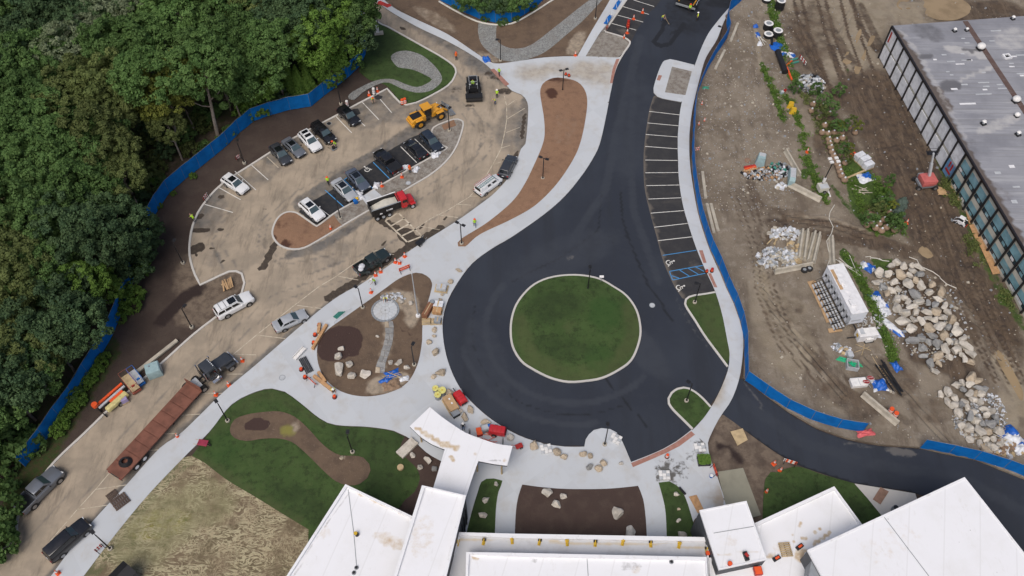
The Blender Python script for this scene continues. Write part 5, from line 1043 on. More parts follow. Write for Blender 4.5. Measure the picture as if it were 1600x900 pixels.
for px, py, k, r in ((163,556,'light',1.0),(157,565,'light',1.2),(150,577,'light',1.1),(141,592,'light',1.3),(132,600,'light',1.2),(124,622,'light',1.4),(116,632,'light',1.4),(105,645,'light',1.3),(98,660,'light',1.4),(90,672,'light',1.4),(112,618,'green',1.2),(-8,728,'green',2.2),(38,708,'light',1.6),(-2,800,'green',2.4),(0,835,'green',2.0),(-8,860,'green',2.2),(50,690,'green',1.6),(5,700,'green',3.2),
                      (213,410,'green',1.6),(216,425,'light',1.3),(207,470,'light',1.5),(198,462,'light',1.5),(160,445,'light',1.8),(190,490,'light',1.1),
                      (205,265,'olive',1.6),(232,282,'olive',1.8),(222,290,'light',1.4),(250,284,'green',1.0),(258,240,'dark',1.4),(300,236,'olive',1.3),(290,215,'green',1.5),(310,195,'olive',1.6),(325,180,'green',1.7),(265,205,'olive',1.6),(240,210,'dark',1.8),(220,225,'olive',1.6),(345,220,'light',.8),(360,205,'green',1.0),(320,230,'green',1.0),(235,250,'olive',1.2),(250,262,'olive',1.0),(210,310,'green',1.6),(225,320,'dark',1.5),(205,340,'dark',2.0),(247,320,'light',.5),(300,273,'light',.5),(270,300,'light',.4),
                      (420,160,'green',1.6),(440,155,'dark',1.5),(405,172,'light',1.7),(395,165,'light',1.9),(430,128,'dark',2.4),(450,120,'dark',2.2),(385,178,'light',1.6),(512,130,'light',1.4),(525,120,'light',1.4),(550,100,'green',1.5),(562,60,'green',1.7),(760,28,'green',.7),(785,34,'green',.8),(804,28,'green',.7),(712,8,'green',.6),(830,8,'green',.9)): shrub(k, px, py, r)
# fallen logs on the forest floor
for i, (a, b, r) in enumerate((((222,253),(243,241),.22),((208,296),(222,314),.16),((232,322),(243,310),.13),((196,291),(206,305),.12))):
    p, q = G(*a),G(*b); o = MB().tube([(p.x, p.y, .25),((p.x + q.x)/2,(p.y + q.y)/2,.35),(q.x, q.y, .3)], r, 7, r * .7).b('fallen_log',BM.palebark); tag(o, ('longest pale fallen log on the bare forest floor','fallen log slanting under the trees left of the fence bend','short fallen branch close behind the fence','thin fallen branch under olive shrubs')[i],'log')
# vehicles
def paint_mat(name, c, rough=.28, metal=.0):
    k = M_(name, rough,'obj',.5); k.base(c); k.mix(k.ramp(k.noise(1.6,5),.45,.75),tuple(x * .85 + .02 for x in c),amt=.5); k.b.inputs['Coat Weight'].default_value = .6; k.b.inputs['Coat Roughness'].default_value = .06; k.b.inputs['Metallic'].default_value = metal; return k.done()
PM = {'white': paint_mat('white_car_paint',(.70,.71,.72)),'black': paint_mat('black_car_paint',(.010,.010,.012),.2),'charcoal': paint_mat('charcoal_car_paint',(.045,.05,.058),.25,.2),'grey': paint_mat('grey_car_paint',(.16,.175,.20),.28,.3),'silver': paint_mat('silver_car_paint',(.46,.48,.50),.3,.3),'navy': paint_mat('navy_car_paint',(.018,.026,.04),.22),'slate': paint_mat('slate_car_paint',(.10,.12,.16),.25,.3),'red': paint_mat('red_truck_paint',(.48,.02,.025),.3),'yellow': paint_mat('loader_yellow_paint',(.62,.29,.02),.4),'greenblack': paint_mat('dark_green_paint',(.014,.024,.024),.3)}
GLASS = simple('car_glass',(.055,.085,.095),.06,.2,1, spec=.8); GDARK = simple('tinted_glass',(.008,.010,.012),.06,.2,1, spec=.7)
LAMP = simple('lamp_lens',(.62,.64,.66),.1,.1,1, spec=.8); TAIL = simple('tail_lens',(.32,.008,.01),.15,.1,1); RIM = simple('alloy_rim',(.42,.43,.45),.3,.15,3, metal=.7); CHROME = simple('chrome',(.6,.6,.62),.15,.1,1, metal=.9)
TYRE = {}
def wheel(root, x, y, r, wd=.24, rimr=.62, dual=False, hub=None, name='wheel'):
    s = 1 if y > 0 else -1; key = (r, wd, s, rimr, id(hub))
    if key not in TYRE:
        mb = MB(); mb.cyl((0,-wd / 2,0),(0, wd / 2,0),r, n=20); ty = mb.mesh('tyre',BM.rubber, .04, True)
        mb = MB(); mb.cyl((0, s * (wd / 2 - .03),0),(0, s * (wd / 2 + .012),0),r * rimr, n=16)
        for k in range(5):
            a = k * 2*math.pi / 5; mb.cyl((r * rimr * .3*math.cos(a),s * (wd / 2 + .005),r * rimr * .3*math.sin(a)),(r * rimr * .3*math.cos(a),s * (wd / 2 + .025),r * rimr * .3*math.sin(a)),r * .08, n=6)
        TYRE[key] = (ty, mb.mesh('rim',hub or RIM))
    ty, rm = TYRE[key]; o = link(name, ty, None, root); o.location = (x, y, r); q = link('rim',rm, None, o); return o
def loft(st, ring):
    """st: x stations; ring(x-index) -> list of (y, z),right half from bottom to top; mirrored"""
    vs = []; fs = []
    for i, x in enumerate(st):
        h = ring(i); vs += [(x, -y, z) for y, z in h] + [(x, y, z) for y, z in h[::-1]]
    m = len(ring(0))*2
    for i in range(len(st) - 1):
        for j in range(m):
            a = i * m + j; b = i * m + (j + 1) % m; fs.append((a, b, b + m, a + m))
    fs += [tuple(range(m - 1,-1,-1)),tuple(range((len(st) - 1)*m, len(st)*m))]
    return vs, fs
TYPES = {   # length, width, height; hood height, belt, rear-base, rear-top, front-top, front-base of the glass house
    'suv': dict(L=4.75, W=1.92, H=1.70, hood=1.02, belt=1.08, tail=1.10, rb=-2.22, rt=-1.85, ft=.28, fb=1.05, wr=.37, wb=2.75),
    'wagon': dict(L=4.7, W=1.86, H=1.56, hood=.95, belt=1.00, tail=1.02, rb=-2.15, rt=-1.7, ft=.30, fb=1.05, wr=.35, wb=2.7),
    'sedan': dict(L=4.75, W=1.84, H=1.45, hood=.90, belt=.95, tail=1.02, rb=-1.75, rt=-1.02, ft=.28, fb=1.12, wr=.34, wb=2.75),
    'bigsuv': dict(L=5.5, W=2.02, H=1.90, hood=1.15, belt=1.18, tail=1.18, rb=-2.68, rt=-2.42, ft=.50, fb=1.22, wr=.41, wb=3.25),
    'pickup': dict(L=5.75, W=2.02, H=1.90, hood=1.18, belt=1.20, tail=1.18, rb=-.95, rt=-.80, ft=.62, fb=1.30, wr=.42, wb=3.6),
    'van': dict(L=4.75, W=1.84, H=1.86, hood=1.05, belt=1.10, tail=1.12, rb=-2.30, rt=-2.18, ft=.95, fb=1.62, wr=.33, wb=3.0)}
def bil(c, u, v): return Vector(c[0]).lerp(Vector(c[1]),u).lerp(Vector(c[3]).lerp(Vector(c[2]),u),v)
def pane(c, u0, u1, v0, v1, off=.006, t=.012):
    """plate lying on the quad c (counter-clockwise from outside)"""
    n = (Vector(c[1]) - Vector(c[0])).cross(Vector(c[3]) - Vector(c[0])).normalized()
    return MB().quad(*[bil(c, u, v) + n * off for u, v in ((u0, v0),(u1, v0),(u1, v1),(u0, v1))], t)
CARS = {}
def car(kind, col, label, rear, front, cat=None, name=None, sunroof=0, rails=False, group=None, cover=None, glass=None, z=.75, shift=0.0, scale=1.0, bedload=False, rack=False, nopane=False):
    T = TYPES[kind]; L, W, H = T['L'], T['W'], T['H']; w = W / 2
    a, b = G(*rear, z),G(*front, z); rz = math.atan2(b.y - a.y, b.x - a.x); mid = (a + b)/2
    t = thing(name or {'pickup': 'pickup_truck','van': 'work_van','sedan': 'sedan'}.get(kind,'parked_car'),label, cat or {'pickup': 'pickup truck','van': 'van'}.get(kind,'car'),(mid.x, mid.y, 0.008),rz, group)
    t.scale = (scale,)*3
    pm = PM[col]; pk = kind == 'pickup'; hf, hr = L / 2,-L / 2
    ax_f = T['wb']/2 + (.12 if kind != 'pickup' else .15); ax_r = ax_f - T['wb']
    bedz = .82; key = (kind, col)
    if key not in CARS:
        S_ = [(hr, .93, T['tail'] - .30,.55),(hr + .05,.965, T['tail'] - .08,.40),(hr + .22,.99, T['tail'], .32),(T['rb'] + .15,1, T['belt'] + .01,.30),(0,1, T['belt'], .30),(T['fb'] - .35,1, T['belt'] - .01,.30),(T['fb'] + .05,.99, T['hood'] + .02,.30),(hf - .5,.965, T['hood'] - .06,.30),(hf - .18,.90, T['hood'] - .15,.34),(hf, .78, T['hood'] - .38,.42)]
        if pk: S_ = [(hr, .97, bedz, .5),(hr + .06,.985, bedz, .42),(hr + .3,1, bedz, .36),(T['rb'] - .12,1, bedz, .34),(T['rb'] - .02,1, T['belt'], .34)] + S_[4:]
        xs = [s[0] for s in S_]
        def ring(i):
            _, k, zt, zb = S_[i]; ww = w * k
            return [(0, zb),(ww * .88, zb),(ww * .985, zb + .14),(ww, (zb + zt)*.5 + .05),(ww * .985, zt - .14),(ww * .93, zt - .03),(ww * .75, zt + .005),(0, zt + .03)]
        mb = MB(); mb.add(*loft(xs, ring)); body = mb.mesh('body',pm, .02, True, 1)
        # cabin
        tw, bw = w * .74, w * .935; zb, zt = T['belt'] - .06, H
        lo = [(T['rb'], -bw * .94, zb),(T['fb'], -bw * .92, zb),(T['fb'], bw * .92, zb),(T['rb'], bw * .94, zb)]; hi = [(T['rt'], -tw * .95, zt - .05),(T['ft'], -tw * .97, zt - .05),(T['ft'], tw * .97, zt - .05),(T['rt'], tw * .95, zt - .05)]
        mx = (T['rt'] + T['ft'])/2
        mb = MB(); V = lo + hi; mb.add(V, [(3,2,1,0),(0,1,5,4),(1,2,6,5),(2,3,7,6),(3,0,4,7)])
        r0 = [(T['rt'] + .1,-tw * .8, zt - .015),(mx, -tw * .82, zt),(T['ft'] - .12,-tw * .8, zt - .015),(T['ft'] - .12, tw * .8, zt - .015),(mx, tw * .82, zt),(T['rt'] + .1, tw * .8, zt - .015)]
        mb.v += r0; mb.f += [(4,5,10,9,8),(5,6,11,10),(6,7,13,12,11),(7,4,8,13),(8,9,12,13),(9,10,11,12)]
        cab = mb.mesh('cabin',pm, .035, True, 2)
        g = {}
        g['windshield'] = (pane((lo[1], lo[2], hi[2], hi[1]),.06,.94,.10,.93),'front'); g['rear_window'] = (pane((lo[3], lo[0], hi[0], hi[3]),.09,.91,.28 if not pk else .3,.9),'side')
        cuts = {'sedan': [(.10,.49),(.52,.90)],'pickup': [(.06,.47),(.51,.86)],'van': [(.42,.60),(.70,.93)],'bigsuv': [(.03,.30),(.34,.60),(.64,.92)]}.get(kind, [(.04,.24),(.28,.57),(.60,.91)])
        sp = []
        for u0, u1 in cuts:
            sp.append(pane((lo[0], lo[1], hi[1], hi[0]),u0, u1,.34,.88)); sp.append(pane((lo[2], lo[3], hi[3], hi[2]),1 - u1,1 - u0,.34,.88))
        CARS[key] = (body, cab, g, sp, (lo, hi))
    body, cab, g, sp, (lo, hi) = CARS[key]; gm = glass or GDARK
    link('body',body, None, t); link('cabin',cab, None, t)
    g['windshield'][0].b('windshield',GLASS, t); g['rear_window'][0].b('rear_window',gm, t)
    for q in sp: q.b('side_window',gm, t)
    for x in (ax_f, ax_r):
        for s in (-1,1):
            cym((x, s * (w - .22),T['wr'] + .03),(x, s * (w + .006),T['wr'] + .03),T['wr'] + .075, n=18).b('wheel_arch',BM.blackp, t); wheel(t, x, s * (w - .115),T['wr'], .26)
    zl = T['hood'] - .27
    for s in (-1,1):
        bxm((hf - .17, s * w * .66, zl + .03),(.20,.36,.12),s * -.28).b('headlight',LAMP, t, .02)
        bxm((hr + .035, s * w * (.80 if not pk else .9),T['tail'] - .22),(.08,.26 if not pk else .14,.18 if not pk else .34)).b('taillight',TAIL, t, .015)
        bxm((T['fb'] - .42, s * (w + .08),T['belt'] + .02),(.14,.20,.15)).b('mirror',BM.blackp if col not in ('white','silver') else pm, t, .03)
    bxm((hf - .06,0,.50),(.16, W * .74,.22)).b('front_bumper',BM.blackp, t, .04); bxm((hf - .075,0, T['hood'] - .34),(.10, W * .42,.16)).b('grille',BM.blackp, t, .02)
    bxm((hr + .02,0,.50),(.16, W * .88,.20)).b('rear_bumper',BM.blackp if not pk else CHROME, t, .04); bxm((hr - .03,0,.78 if not pk else .62),(.02,.32,.13)).b('licence_plate',BM.white, t)
    for k in range(sunroof):
        x0 = T['ft'] - .30 - k * .95; bxm((x0 - .32,0, H + .004),(.62 if sunroof > 1 else 1.05, w * 1.02,.02)).b('sunroof',GDARK, t, .005)
    if rails:
        for s in (-1,1): bxm(((T['rt'] + T['ft'])/2, s * w * .66, H + .03),(T['ft'] - T['rt'] - .3,.05,.05)).b('roof_rail',BM.lgrey if col in ('white','silver') else BM.black, t)
    if kind == 'bigsuv' and rails:
        for k in range(3): bxm((T['rt'] + .55 + k * .75,0, H + .045),(.05, w * 1.25,.03)).b('cross_bar',BM.black, t)
    if pk:
        x0, x1 = hr + .05, T['rb'] - .10
        for s in (-1,1): bxm(((x0 + x1)/2, s * (w - .06),(bedz + 1.2)/2),(x1 - x0,.10,1.2 - bedz + .12)).b('bed_side',pm, t, .03)
        bxm((x0 + .03,0,(bedz + 1.18)/2),(.10, W - .22,1.18 - bedz + .1)).b('tailgate',pm, t, .03); bxm(((x0 + x1)/2,0, bedz + .045),(x1 - x0 - .1, W - .26,.03)).b('bed_floor',BM.blackp, t)
        if cover: bxm(((x0 + x1)/2,0,1.215),(x1 - x0 - .02, W - .14,.05)).b('bed_cover',BM.blackp, t, .02)
    return t
def along(p, q, w0=0.0): return p, q
car('suv','white','white SUV with black panoramic roof, alone at the left end of the top row',(352,277.5),(383,297.5),sunroof=1, rails=True)
car('wagon','charcoal','dark grey car with black roof, left of the grey sedan',(426,225.5),(451,255.5),sunroof=1, scale=1.04)
car('sedan','grey','grey sedan parked between the dark car and the white SUV',(447,219),(471,241),sunroof=1)
car('suv','white','white SUV with two sunroof panes in the middle of the top row',(472,206.5),(497.5,234.5),sunroof=2, rails=True, scale=1.04)
car('bigsuv','black','black SUV with roof rails right of the white SUV in the top row',(493.5,196.5),(518,219),rails=True, scale=.94)
car('suv','black','black car at the right end of the top row beside the traffic barrier',(533.5,170),(556.5,191.5),sunroof=1)
car('suv','white','white SUV at the lower left end of the middle row by the mulch',(473.5,315),(502,341),sunroof=1, rails=True)
car('sedan','silver','silver sedan between blue lines in the middle row',(524.5,282.5),(552,310),sunroof=1, scale=1.06)
car('sedan','slate','slate grey sedan between blue lines in the middle row',(547.5,267.5),(571.5,294),sunroof=1, scale=1.04)
car('pickup','black','black pickup with covered bed backed into the middle row',(621,267.5),(590,237),cover=True)
car('sedan','black','black sedan with tail lights to the gravel, right of the black pickup',(660.5,243.5),(637.5,221),scale=.98)
car('suv','navy','dark navy SUV at the upper right end of the middle row',(662.5,208.5),(685.5,233),scale=1.0)
car('suv','charcoal','dark grey SUV parked along the pavement ahead of the white van',(787.5,271.5),(799.5,247),scale=1.0)
car('bigsuv','white','long white SUV with black windows beside the small soil island',(341,489.5),(390,463),rails=True, sunroof=1, z=.8)
car('sedan','silver','silver sedan in the parallel bays on the diagonal road',(435,510),(473,492),scale=1.02, z=.6)
car('pickup','grey','grey pickup with black open bed at the left edge',(34,791),(87,738),z=.9, scale=1.06)
car('bigsuv','black','black SUV with chrome sills at the bottom left corner',(79,866),(131,819),z=.9)
van = car('van','white','white work van with ladders on its roof rack',(745.5,301.5),(780.5,276),rack=True)
for y, col in ((.42,'pinkladder'),(-.30,'tealladder')):
    m = {'pinkladder': simple('pink_fibreglass',(.52,.30,.29),.6),'tealladder': simple('teal_fibreglass',(.10,.22,.23),.6)}[col]; mb = MB()
    for s in (-.2,.2): mb.box((-.75, y + s, 2.08),(3.4,.05,.07))
    for k in range(11): mb.box((-2.3 + k * .31, y, 2.08),(.05,.38,.05))
    o = mb.b('roof_ladder',m); tag(o,'pink ladder on the roof rack of the white van' if y > 0 else 'teal ladder on the roof rack of the white van','ladder'); o.location = van.location; o.rotation_euler = van.rotation_euler
for x in (-2.0,-.6,.7): bxm((x, 0,1.97),(.06,1.5,.06)).b('rack_bar',BM.whitep, van); 
for x in (-2.0,-.6,.7):
    for s in (-1,1): bxm((x, s * .62,1.90),(.05,.05,.14)).b('rack_foot',BM.whitep, van)
# work pickup with open door and tool bed
wt = car('pickup','greenblack','dark green work pickup with open door and white sacks in its bed',(566.5,418.5),(597,399.5),scale=.96)
bxm((.42,-1.35,1.0),(.08,.85,.9),.35).b('open_door',PM['greenblack'], wt, .02); bxm((-1.9,-1.25,.95),(1.1,.06,.5),-.5).b('side_flap',PM['greenblack'], wt)
k = MB(); k.ball((-1.7,.15,1.0),.5,10,6,(1,.9,.5)).ball((-2.1,-.2,.98),.4,9,6,(1,1,.5)); o = k.b('sack_pile',BM.tarpwhite, None, 0, True); o.location = wt.location; o.rotation_euler = wt.rotation_euler; tag(o,'white sacks heaped in the bed of the dark green work pickup','sacks')

# red dump truck
def truck_base(name, label, cat, rear, front, z):
    a, b = G(*rear, z),G(*front, z); rz = math.atan2(b.y - a.y, b.x - a.x); m = (a + b)/2
    return thing(name, label, cat, (m.x, m.y, .008),rz),(b - a).length
dt, L = truck_base('dump_truck','red dump truck with black and tan dump body beside the gravel island','dump truck',(578,330),(644.5,307),1.5)
s_ = L / 8.6; dt.scale = (s_, s_ * 1.1, s_ * 1.15)
for s in (-1,1): bxm((-.4, s * .45,.95),(7.4,.16,.3)).b('chassis_rail',BM.black, dt)
mb = MB(); mb.exty([(-4.2,1.30),(1.35,1.30),(1.45,2.75),(-4.3,2.75)], -1.27,-1.15); mb.b('bed_side',BM.black, dt, .02)
mb = MB(); mb.exty([(-4.2,1.30),(1.35,1.30),(1.45,2.75),(-4.3,2.75)], 1.15,1.27); mb.b('bed_side',BM.black, dt, .02)
bxm((-1.4,0,1.36),(5.6,2.3,.1)).b('bed_floor',BM.beige, dt); bxm((1.38,0,2.05),(.1,2.3,1.4)).b('bed_front',BM.black, dt); bxm((-4.24,0,2.0),(.1,2.5,1.4)).b('tailgate',BM.black, dt)
for s in (-1,1): bxm((-1.4, s * 1.21,2.79),(5.8,.16,.08)).b('bed_rail',BM.white if s > 0 else BM.grey, dt)
for k in range(6): bxm((-3.8 + k, -1.30,2.0),(.12,.08,1.3)).b('bed_rib',BM.black, dt)
for x, l in ((-2.6,.5),(-.8,1.1),(-1.2,.6)): bxm((x, -1.355,1.9 if l > .55 else 1.6),(l, .02,.28)).b('side_decal',BM.white, dt)
mb = MB(); mb.exty([(-4.0,1.42),(1.2,1.42),(1.2,1.9),(-1,2.2),(-3.4,1.7)], -1.1,1.1); o = mb.b('load',BM.beige, dt, .1, True)
bxm((2.25,0,2.02),(1.5,2.25,1.75),top=(.86,.9)).b('cab',PM['red'], dt, .12, True); bxm((1.55,0,2.55),(.7,2.3,.14)).b('cab_shield',PM['red'], dt, .04)
mb = MB(); mb.exty([(2.95,.85),(4.35,.85),(4.35,1.55),(4.15,1.75),(2.95,1.95)], -.82,.82); mb.b('bonnet',PM['red'], dt, .10, True)
MB().quad((3.06,.88,2.0),(3.06,-.88,2.0),(2.92,-.82,2.72),(2.92,.82,2.72),-.03).b('windshield',GDARK, dt)
for s in (-1,1):
    bxm((2.35, s * 1.09,2.32),(.85,.04,.55)).b('side_window',GDARK, dt); bxm((3.9, s * 1.0,1.12),(1.05,.42,.28)).b('fender',PM['red'], dt, .10, True); bxm((2.75, s * 1.38,2.35),(.12,.22,.45)).b('mirror',BM.blackp, dt, .02)
    bxm((4.36, s * .68,1.25),(.06,.3,.25)).b('headlight',LAMP, dt); wheel(dt, 3.75, s * 1.02,.52,.34,.6, hub=BM.lgrey); bxm((2.2, s * 1.12,1.1),(1.0,.2,.35)).b('step_tank',PM['red'], dt, .05)
    for x in (-1.0,-2.2,-3.4): wheel(dt, x, s * 1.0,.52,.5,.55, hub=BM.lgrey)
bxm((4.42,0,.78),(.22,2.3,.32)).b('front_bumper',CHROME, dt, .04); bxm((4.37,0,1.3),(.05,.9,.55)).b('grille',CHROME, dt); cym((1.42,.95,1.2),(1.42,.95,3.2),.08).b('exhaust',CHROME, dt)

# black tractor unit and its brown flatbed trailer
ft, L = truck_base('flatbed_trailer','long rust brown flatbed trailer behind the black truck','trailer',(178,741),(303,604),1.35)
h2 = L / 2; np_ = 9; pl = L / np_
brn = simple('rust_deck',(.19,.078,.052),.8,.35,.8, bump=.2)
bxm((0,0,1.18),(L, 2.5,.12)).b('bed',brn, ft)
for i in range(np_): bxm((-h2 + pl * (i + .5),0,1.285),(pl - .10,2.44,.07)).b('deck_panel',brn, ft)
for s in (-1,1): bxm((0, s * .5,.95),(L - .6,.16,.45)).b('beam',BM.black, ft); bxm((0, s * 1.24,1.22),(L, .07,.18)).b('side_rail',brn, ft)
bxm((h2 + .02,0,1.75),(.10,2.6,1.0)).b('headboard',brn, ft, .02); bxm((-h2 - .03,0,.85),(.08,2.3,.25)).b('rear_bumper',BM.black, ft)
for s in (-1,1):
    for x in (-h2 + 2.2,-h2 + 3.5): wheel(ft, x, s * .98,.50,.52,.58, hub=BM.white)
    bxm((h2 - 5, s * .7,.5),(.15,.15,.9)).b('landing_leg',BM.black, ft); bxm((-h2 - .06, s * .9,.95),(.05,.4,.14)).b('taillight',TAIL, ft)
p = G(196,722,1.4); o = MB()
for k in range(4): o.tube([(math.cos(a)*(.75 - k * .1),math.sin(a)*(.65 - k * .08),.08 + k * .1) for a in np.linspace(0,6.28,16)], .09,6)
o = o.b('hose_coil',BM.black, None, 0, True); o.location = (p.x, p.y, 1.33); tag(o,'black coil of hose lying on the tail of the flatbed trailer','hose coil')
tt, L = truck_base('tractor_unit','black long-nosed tractor truck pulling the brown flatbed trailer','truck',(300,605),(352,566),1.0)
s_ = 1.0; tt.scale = (s_, s_, s_)
for s in (-1,1): bxm((-.2, s * .42,.92),(6.9,.14,.28)).b('chassis_rail',BM.black, tt)
bxm((-2.2,0,1.12),(1.5,1.6,.10)).b('deck_plate',BM.lgrey, tt); bxm((-2.9,0,1.1),(.7,.7,.12)).b('fifth_wheel',BM.black, tt)
bxm((.25,0,2.0),(1.7,2.2,1.85),top=(.9,.88)).b('cab',PM['charcoal'], tt, .14, True); mb = MB(); mb.exty([(1.05,.9),(3.55,.9),(3.6,1.5),(3.35,1.75),(1.05,2.05)], -.8,.8); mb.b('bonnet',PM['charcoal'], tt, .16, True)
MB().quad((1.14,.9,2.08),(1.14,-.9,2.08),(.98,-.82,2.78),(.98,.82,2.78),-.03).b('windshield',GDARK, tt)
for k in range(5): bxm((.85,-.6 + k * .3,2.97),(.12,.14,.07)).b('marker_lamp',LAMP, tt)
for s in (-1,1):
    bxm((.3, s * 1.065,2.35),(.9,.05,.55)).b('side_window',GDARK, tt); bxm((2.75, s * 1.0,1.12),(1.35,.46,.3)).b('fender',PM['charcoal'], tt, .12, True); wheel(tt, 2.7, s * 1.0,.52,.34,.6)
    bxm((3.62, s * .72,1.3),(.08,.34,.26)).b('headlight',LAMP, tt); cym((-.3, s * 1.22,.75),(1.0, s * 1.22,.75),.3).b('fuel_tank',CHROME, tt); bxm((1.25, s * 1.32,2.3),(.12,.25,.5)).b('mirror',CHROME, tt, .02)
    for x in (-1.6,-2.95): wheel(tt, x, s * .95,.52,.52,.58)
    cym((-.72, s * .95,1.0),(-.72, s * .95,3.1),.09).b('exhaust',CHROME, tt)
bxm((3.72,0,.7),(.25,2.3,.35)).b('front_bumper',CHROME, tt, .04); bxm((3.63,0,1.2),(.06,.9,.75)).b('grille',CHROME, tt); bxm((-.75,0,1.9),(.06,2.0,1.4)).b('headache_rack',BM.black, tt)
bxm((.55,-1.55,1.75),(.08,.9,1.4),.2).b('open_door',PM['charcoal'], tt, .03)

# yellow wheel loader
wl_, L = truck_base('wheel_loader','yellow articulated wheel loader at the top of the gravel island','wheel loader',(640,189),(702,163),1.4)
s_ = L / 8.0; wl_.scale = (s_,)*3; Y_ = PM['yellow']
mb = MB(); mb.exty([(-4.0,.9),(-1.2,.9),(-1.2,2.15),(-3.4,2.0),(-4.0,1.7)], -.95,.95); mb.b('engine_cover',Y_, wl_, .10, True)
bxm((-2.75,0,2.12),(1.9,1.35,.18)).b('engine_grille',BM.black, wl_, .04); bxm((-3.9,0,1.0),(.5,2.4,.5)).b('counterweight',Y_, wl_, .08)
bxm((-.65,0,2.35),(1.35,1.5,1.7),top=(.92,.92)).b('cab',GDARK, wl_, .05); bxm((-.65,0,3.27),(1.7,1.75,.16)).b('cab_roof',Y_, wl_, .05)
for x in (-1.25,-.05):
    for s in (-1,1): bxm((x, s * .70,2.4),(.09,.09,1.65)).b('cab_pillar',BM.black, wl_)
mb = MB(); mb.exty([(.1,.8),(2.2,.8),(2.2,1.5),(1.5,2.1),(.1,1.5)], -.62,.62); mb.b('front_frame',Y_, wl_, .06)
for s in (-1,1):
    MB().tube([(1.4, s * .5,1.95),(2.4, s * .52,1.7),(3.25, s * .55,.9)], .20,4).b('lift_arm',Y_, wl_)
    for x in (-2.55,1.55):
        wheel(wl_, x, s * 1.05,.82,.62,.52, hub=Y_); bxm((x, s * 1.05,1.78),(1.5,.66,.12),top=(.8,1)).b('fender',Y_, wl_, .05)
    bxm((-.9, s * .95,1.0),(.8,.35,.1)).b('step',BM.black, wl_)
    bxm((1.9, s * .75,2.3),(.12,.2,.16)).b('work_lamp',LAMP, wl_)
MB().tube([(1.3,0,1.9),(2.3,0,2.25),(3.1,0,1.4)], .14,4).b('tilt_link',BM.black, wl_)
mb = MB(); mb.exty([(3.2,.35),(4.4,.12),(4.45,.18),(3.45,.55),(3.35,1.35),(3.2,1.55)], -1.5,1.5); mb.b('bucket',BM.grey, wl_)
for s in (-1,1): mb = MB(); mb.exty([(3.2,.35),(4.4,.12),(3.25,1.55)], s * 1.5 - .03, s * 1.5 + .03); mb.b('bucket_cheek',BM.grey, wl_)
cym((-2.2,.4,2.1),(-2.2,.4,3.0),.07).b('exhaust',BM.black, wl_)

# compact machines
def skid(name, label, rear, front, body, cabm, z=.9, attach='broom',Ls=3.6):
    t, L = truck_base(name, label,'skid steer',rear, front, z); s_ = L / Ls; t.scale = (s_,)*3
    bxm((-.55,0,.85),(1.9,1.15,.8),top=(.95,.92)).b('body',body, t, .06); bxm((-1.25,0,1.32),(.6,1.05,.25)).b('engine_hood',BM.black, t, .04)
    if attach == 'bucket': bxm((-.1,0,1.55),(1.15,1.0,1.0),top=(.9,.9)).b('cab',cabm, t, .04); bxm((-.15,0,2.08),(1.2,1.05,.07)).b('cab_roof',body, t, .02)
    else:
        for x in (-.65,.4):
            for q in (-.48,.48): bxm((x, q, 1.6),(.06,.06,1.1)).b('cage_post',BM.grey, t)
            bxm((x, 0,2.15),(.06,1.0,.06)).b('cage_bar',BM.grey, t)
        for q in (-.48,.48): bxm((-.12, q, 2.15),(1.1,.06,.06)).b('cage_bar',BM.grey, t)
        bxm((-.3,0,1.0),(.5,.5,.1)).b('seat',BM.grey, t)
    for s in (-1,1):
        MB().tube([(-1.25, s * .66,1.5),(.3, s * .66,1.45),(1.15, s * .62,.55)], .10,4).b('lift_arm',body, t)
        for x in (-.85,.35): wheel(t, x, s * .72,.42,.32,.5)
        bxm((-.85 + 1.2, s * .9,.95),(.4,.05,.1)).b('fender',body, t)
        bxm((.5, s * .4,1.85),(.08,.16,.1)).b('work_lamp',LAMP, t)
    if attach == 'bucket': mb = MB(); mb.exty([(1.1,.15),(1.8,.08),(1.85,.14),(1.25,.3),(1.2,.75),(1.1,.8)], -.85,.85); mb.b('bucket',BM.grey, t)
    else:
        cym((1.35,-.95,.4),(1.35,.95,.4),.36, n=14).b('broom',BM.rubber, t); bxm((1.3,0,.78),(.8,2.0,.1)).b('broom_hood',BM.black, t)
    bxm((-1.55,0,.8),(.12,.9,.5)).b('rear_door',cabm if attach == 'bucket' else BM.black, t)
    return t
skid('skid_steer','white skid steer with red tail on plywood beside the glass block',(1512,350),(1490,337),BM.white, GDARK, .9,'bucket',3.3)
sk = bpy.data.objects['skid_steer']; bxm((-1.64,0,.62),(.14,1.1,.35)).b('rear_bumper',BM.red, sk, .03)
skid('sweeper','black sweeper machine spreading dirt below the red tactile strip',(738.5,125),(741,155),BM.black, GDARK, .9,'broom',3.4)
# paver at the top of the road
pv = thing('asphalt_paver','black and yellow asphalt paver at the top of the new road','paver',G(1076,4,.5),heading((1062,18),(1090,-24)))
bxm((1.2,0,1.1),(3.2,2.3,1.2)).b('body',BM.black, pv, .08); bxm((3.2,0,1.1),(1.4,2.9,.9),top=(1,1.1)).b('hopper',PM['yellow'], pv, .06); bxm((-1.2,0,.55),(1.0,3.9,.7)).b('screed',BM.black, pv, .05); bxm((-1.75,0,.35),(.35,3.8,.3)).b('screed_plate',BM.grey, pv)
for s in (-1,1):
    bxm((1.4, s * 1.15,.45),(3.4,.4,.8)).b('track',BM.rubber, pv, .12); bxm((-.3, s * 1.4,1.05),(3.0,.14,.2),.0).b('tow_arm',PM['yellow'], pv); bxm((.3, s * .7,2.0),(.5,.5,.9)).b('seat',BM.yellow, pv, .05)
    for x in (-.3,1.6): cym((x, s * .9,1.6),(x, s * .9,3.0),.04).b('canopy_post',BM.black, pv)
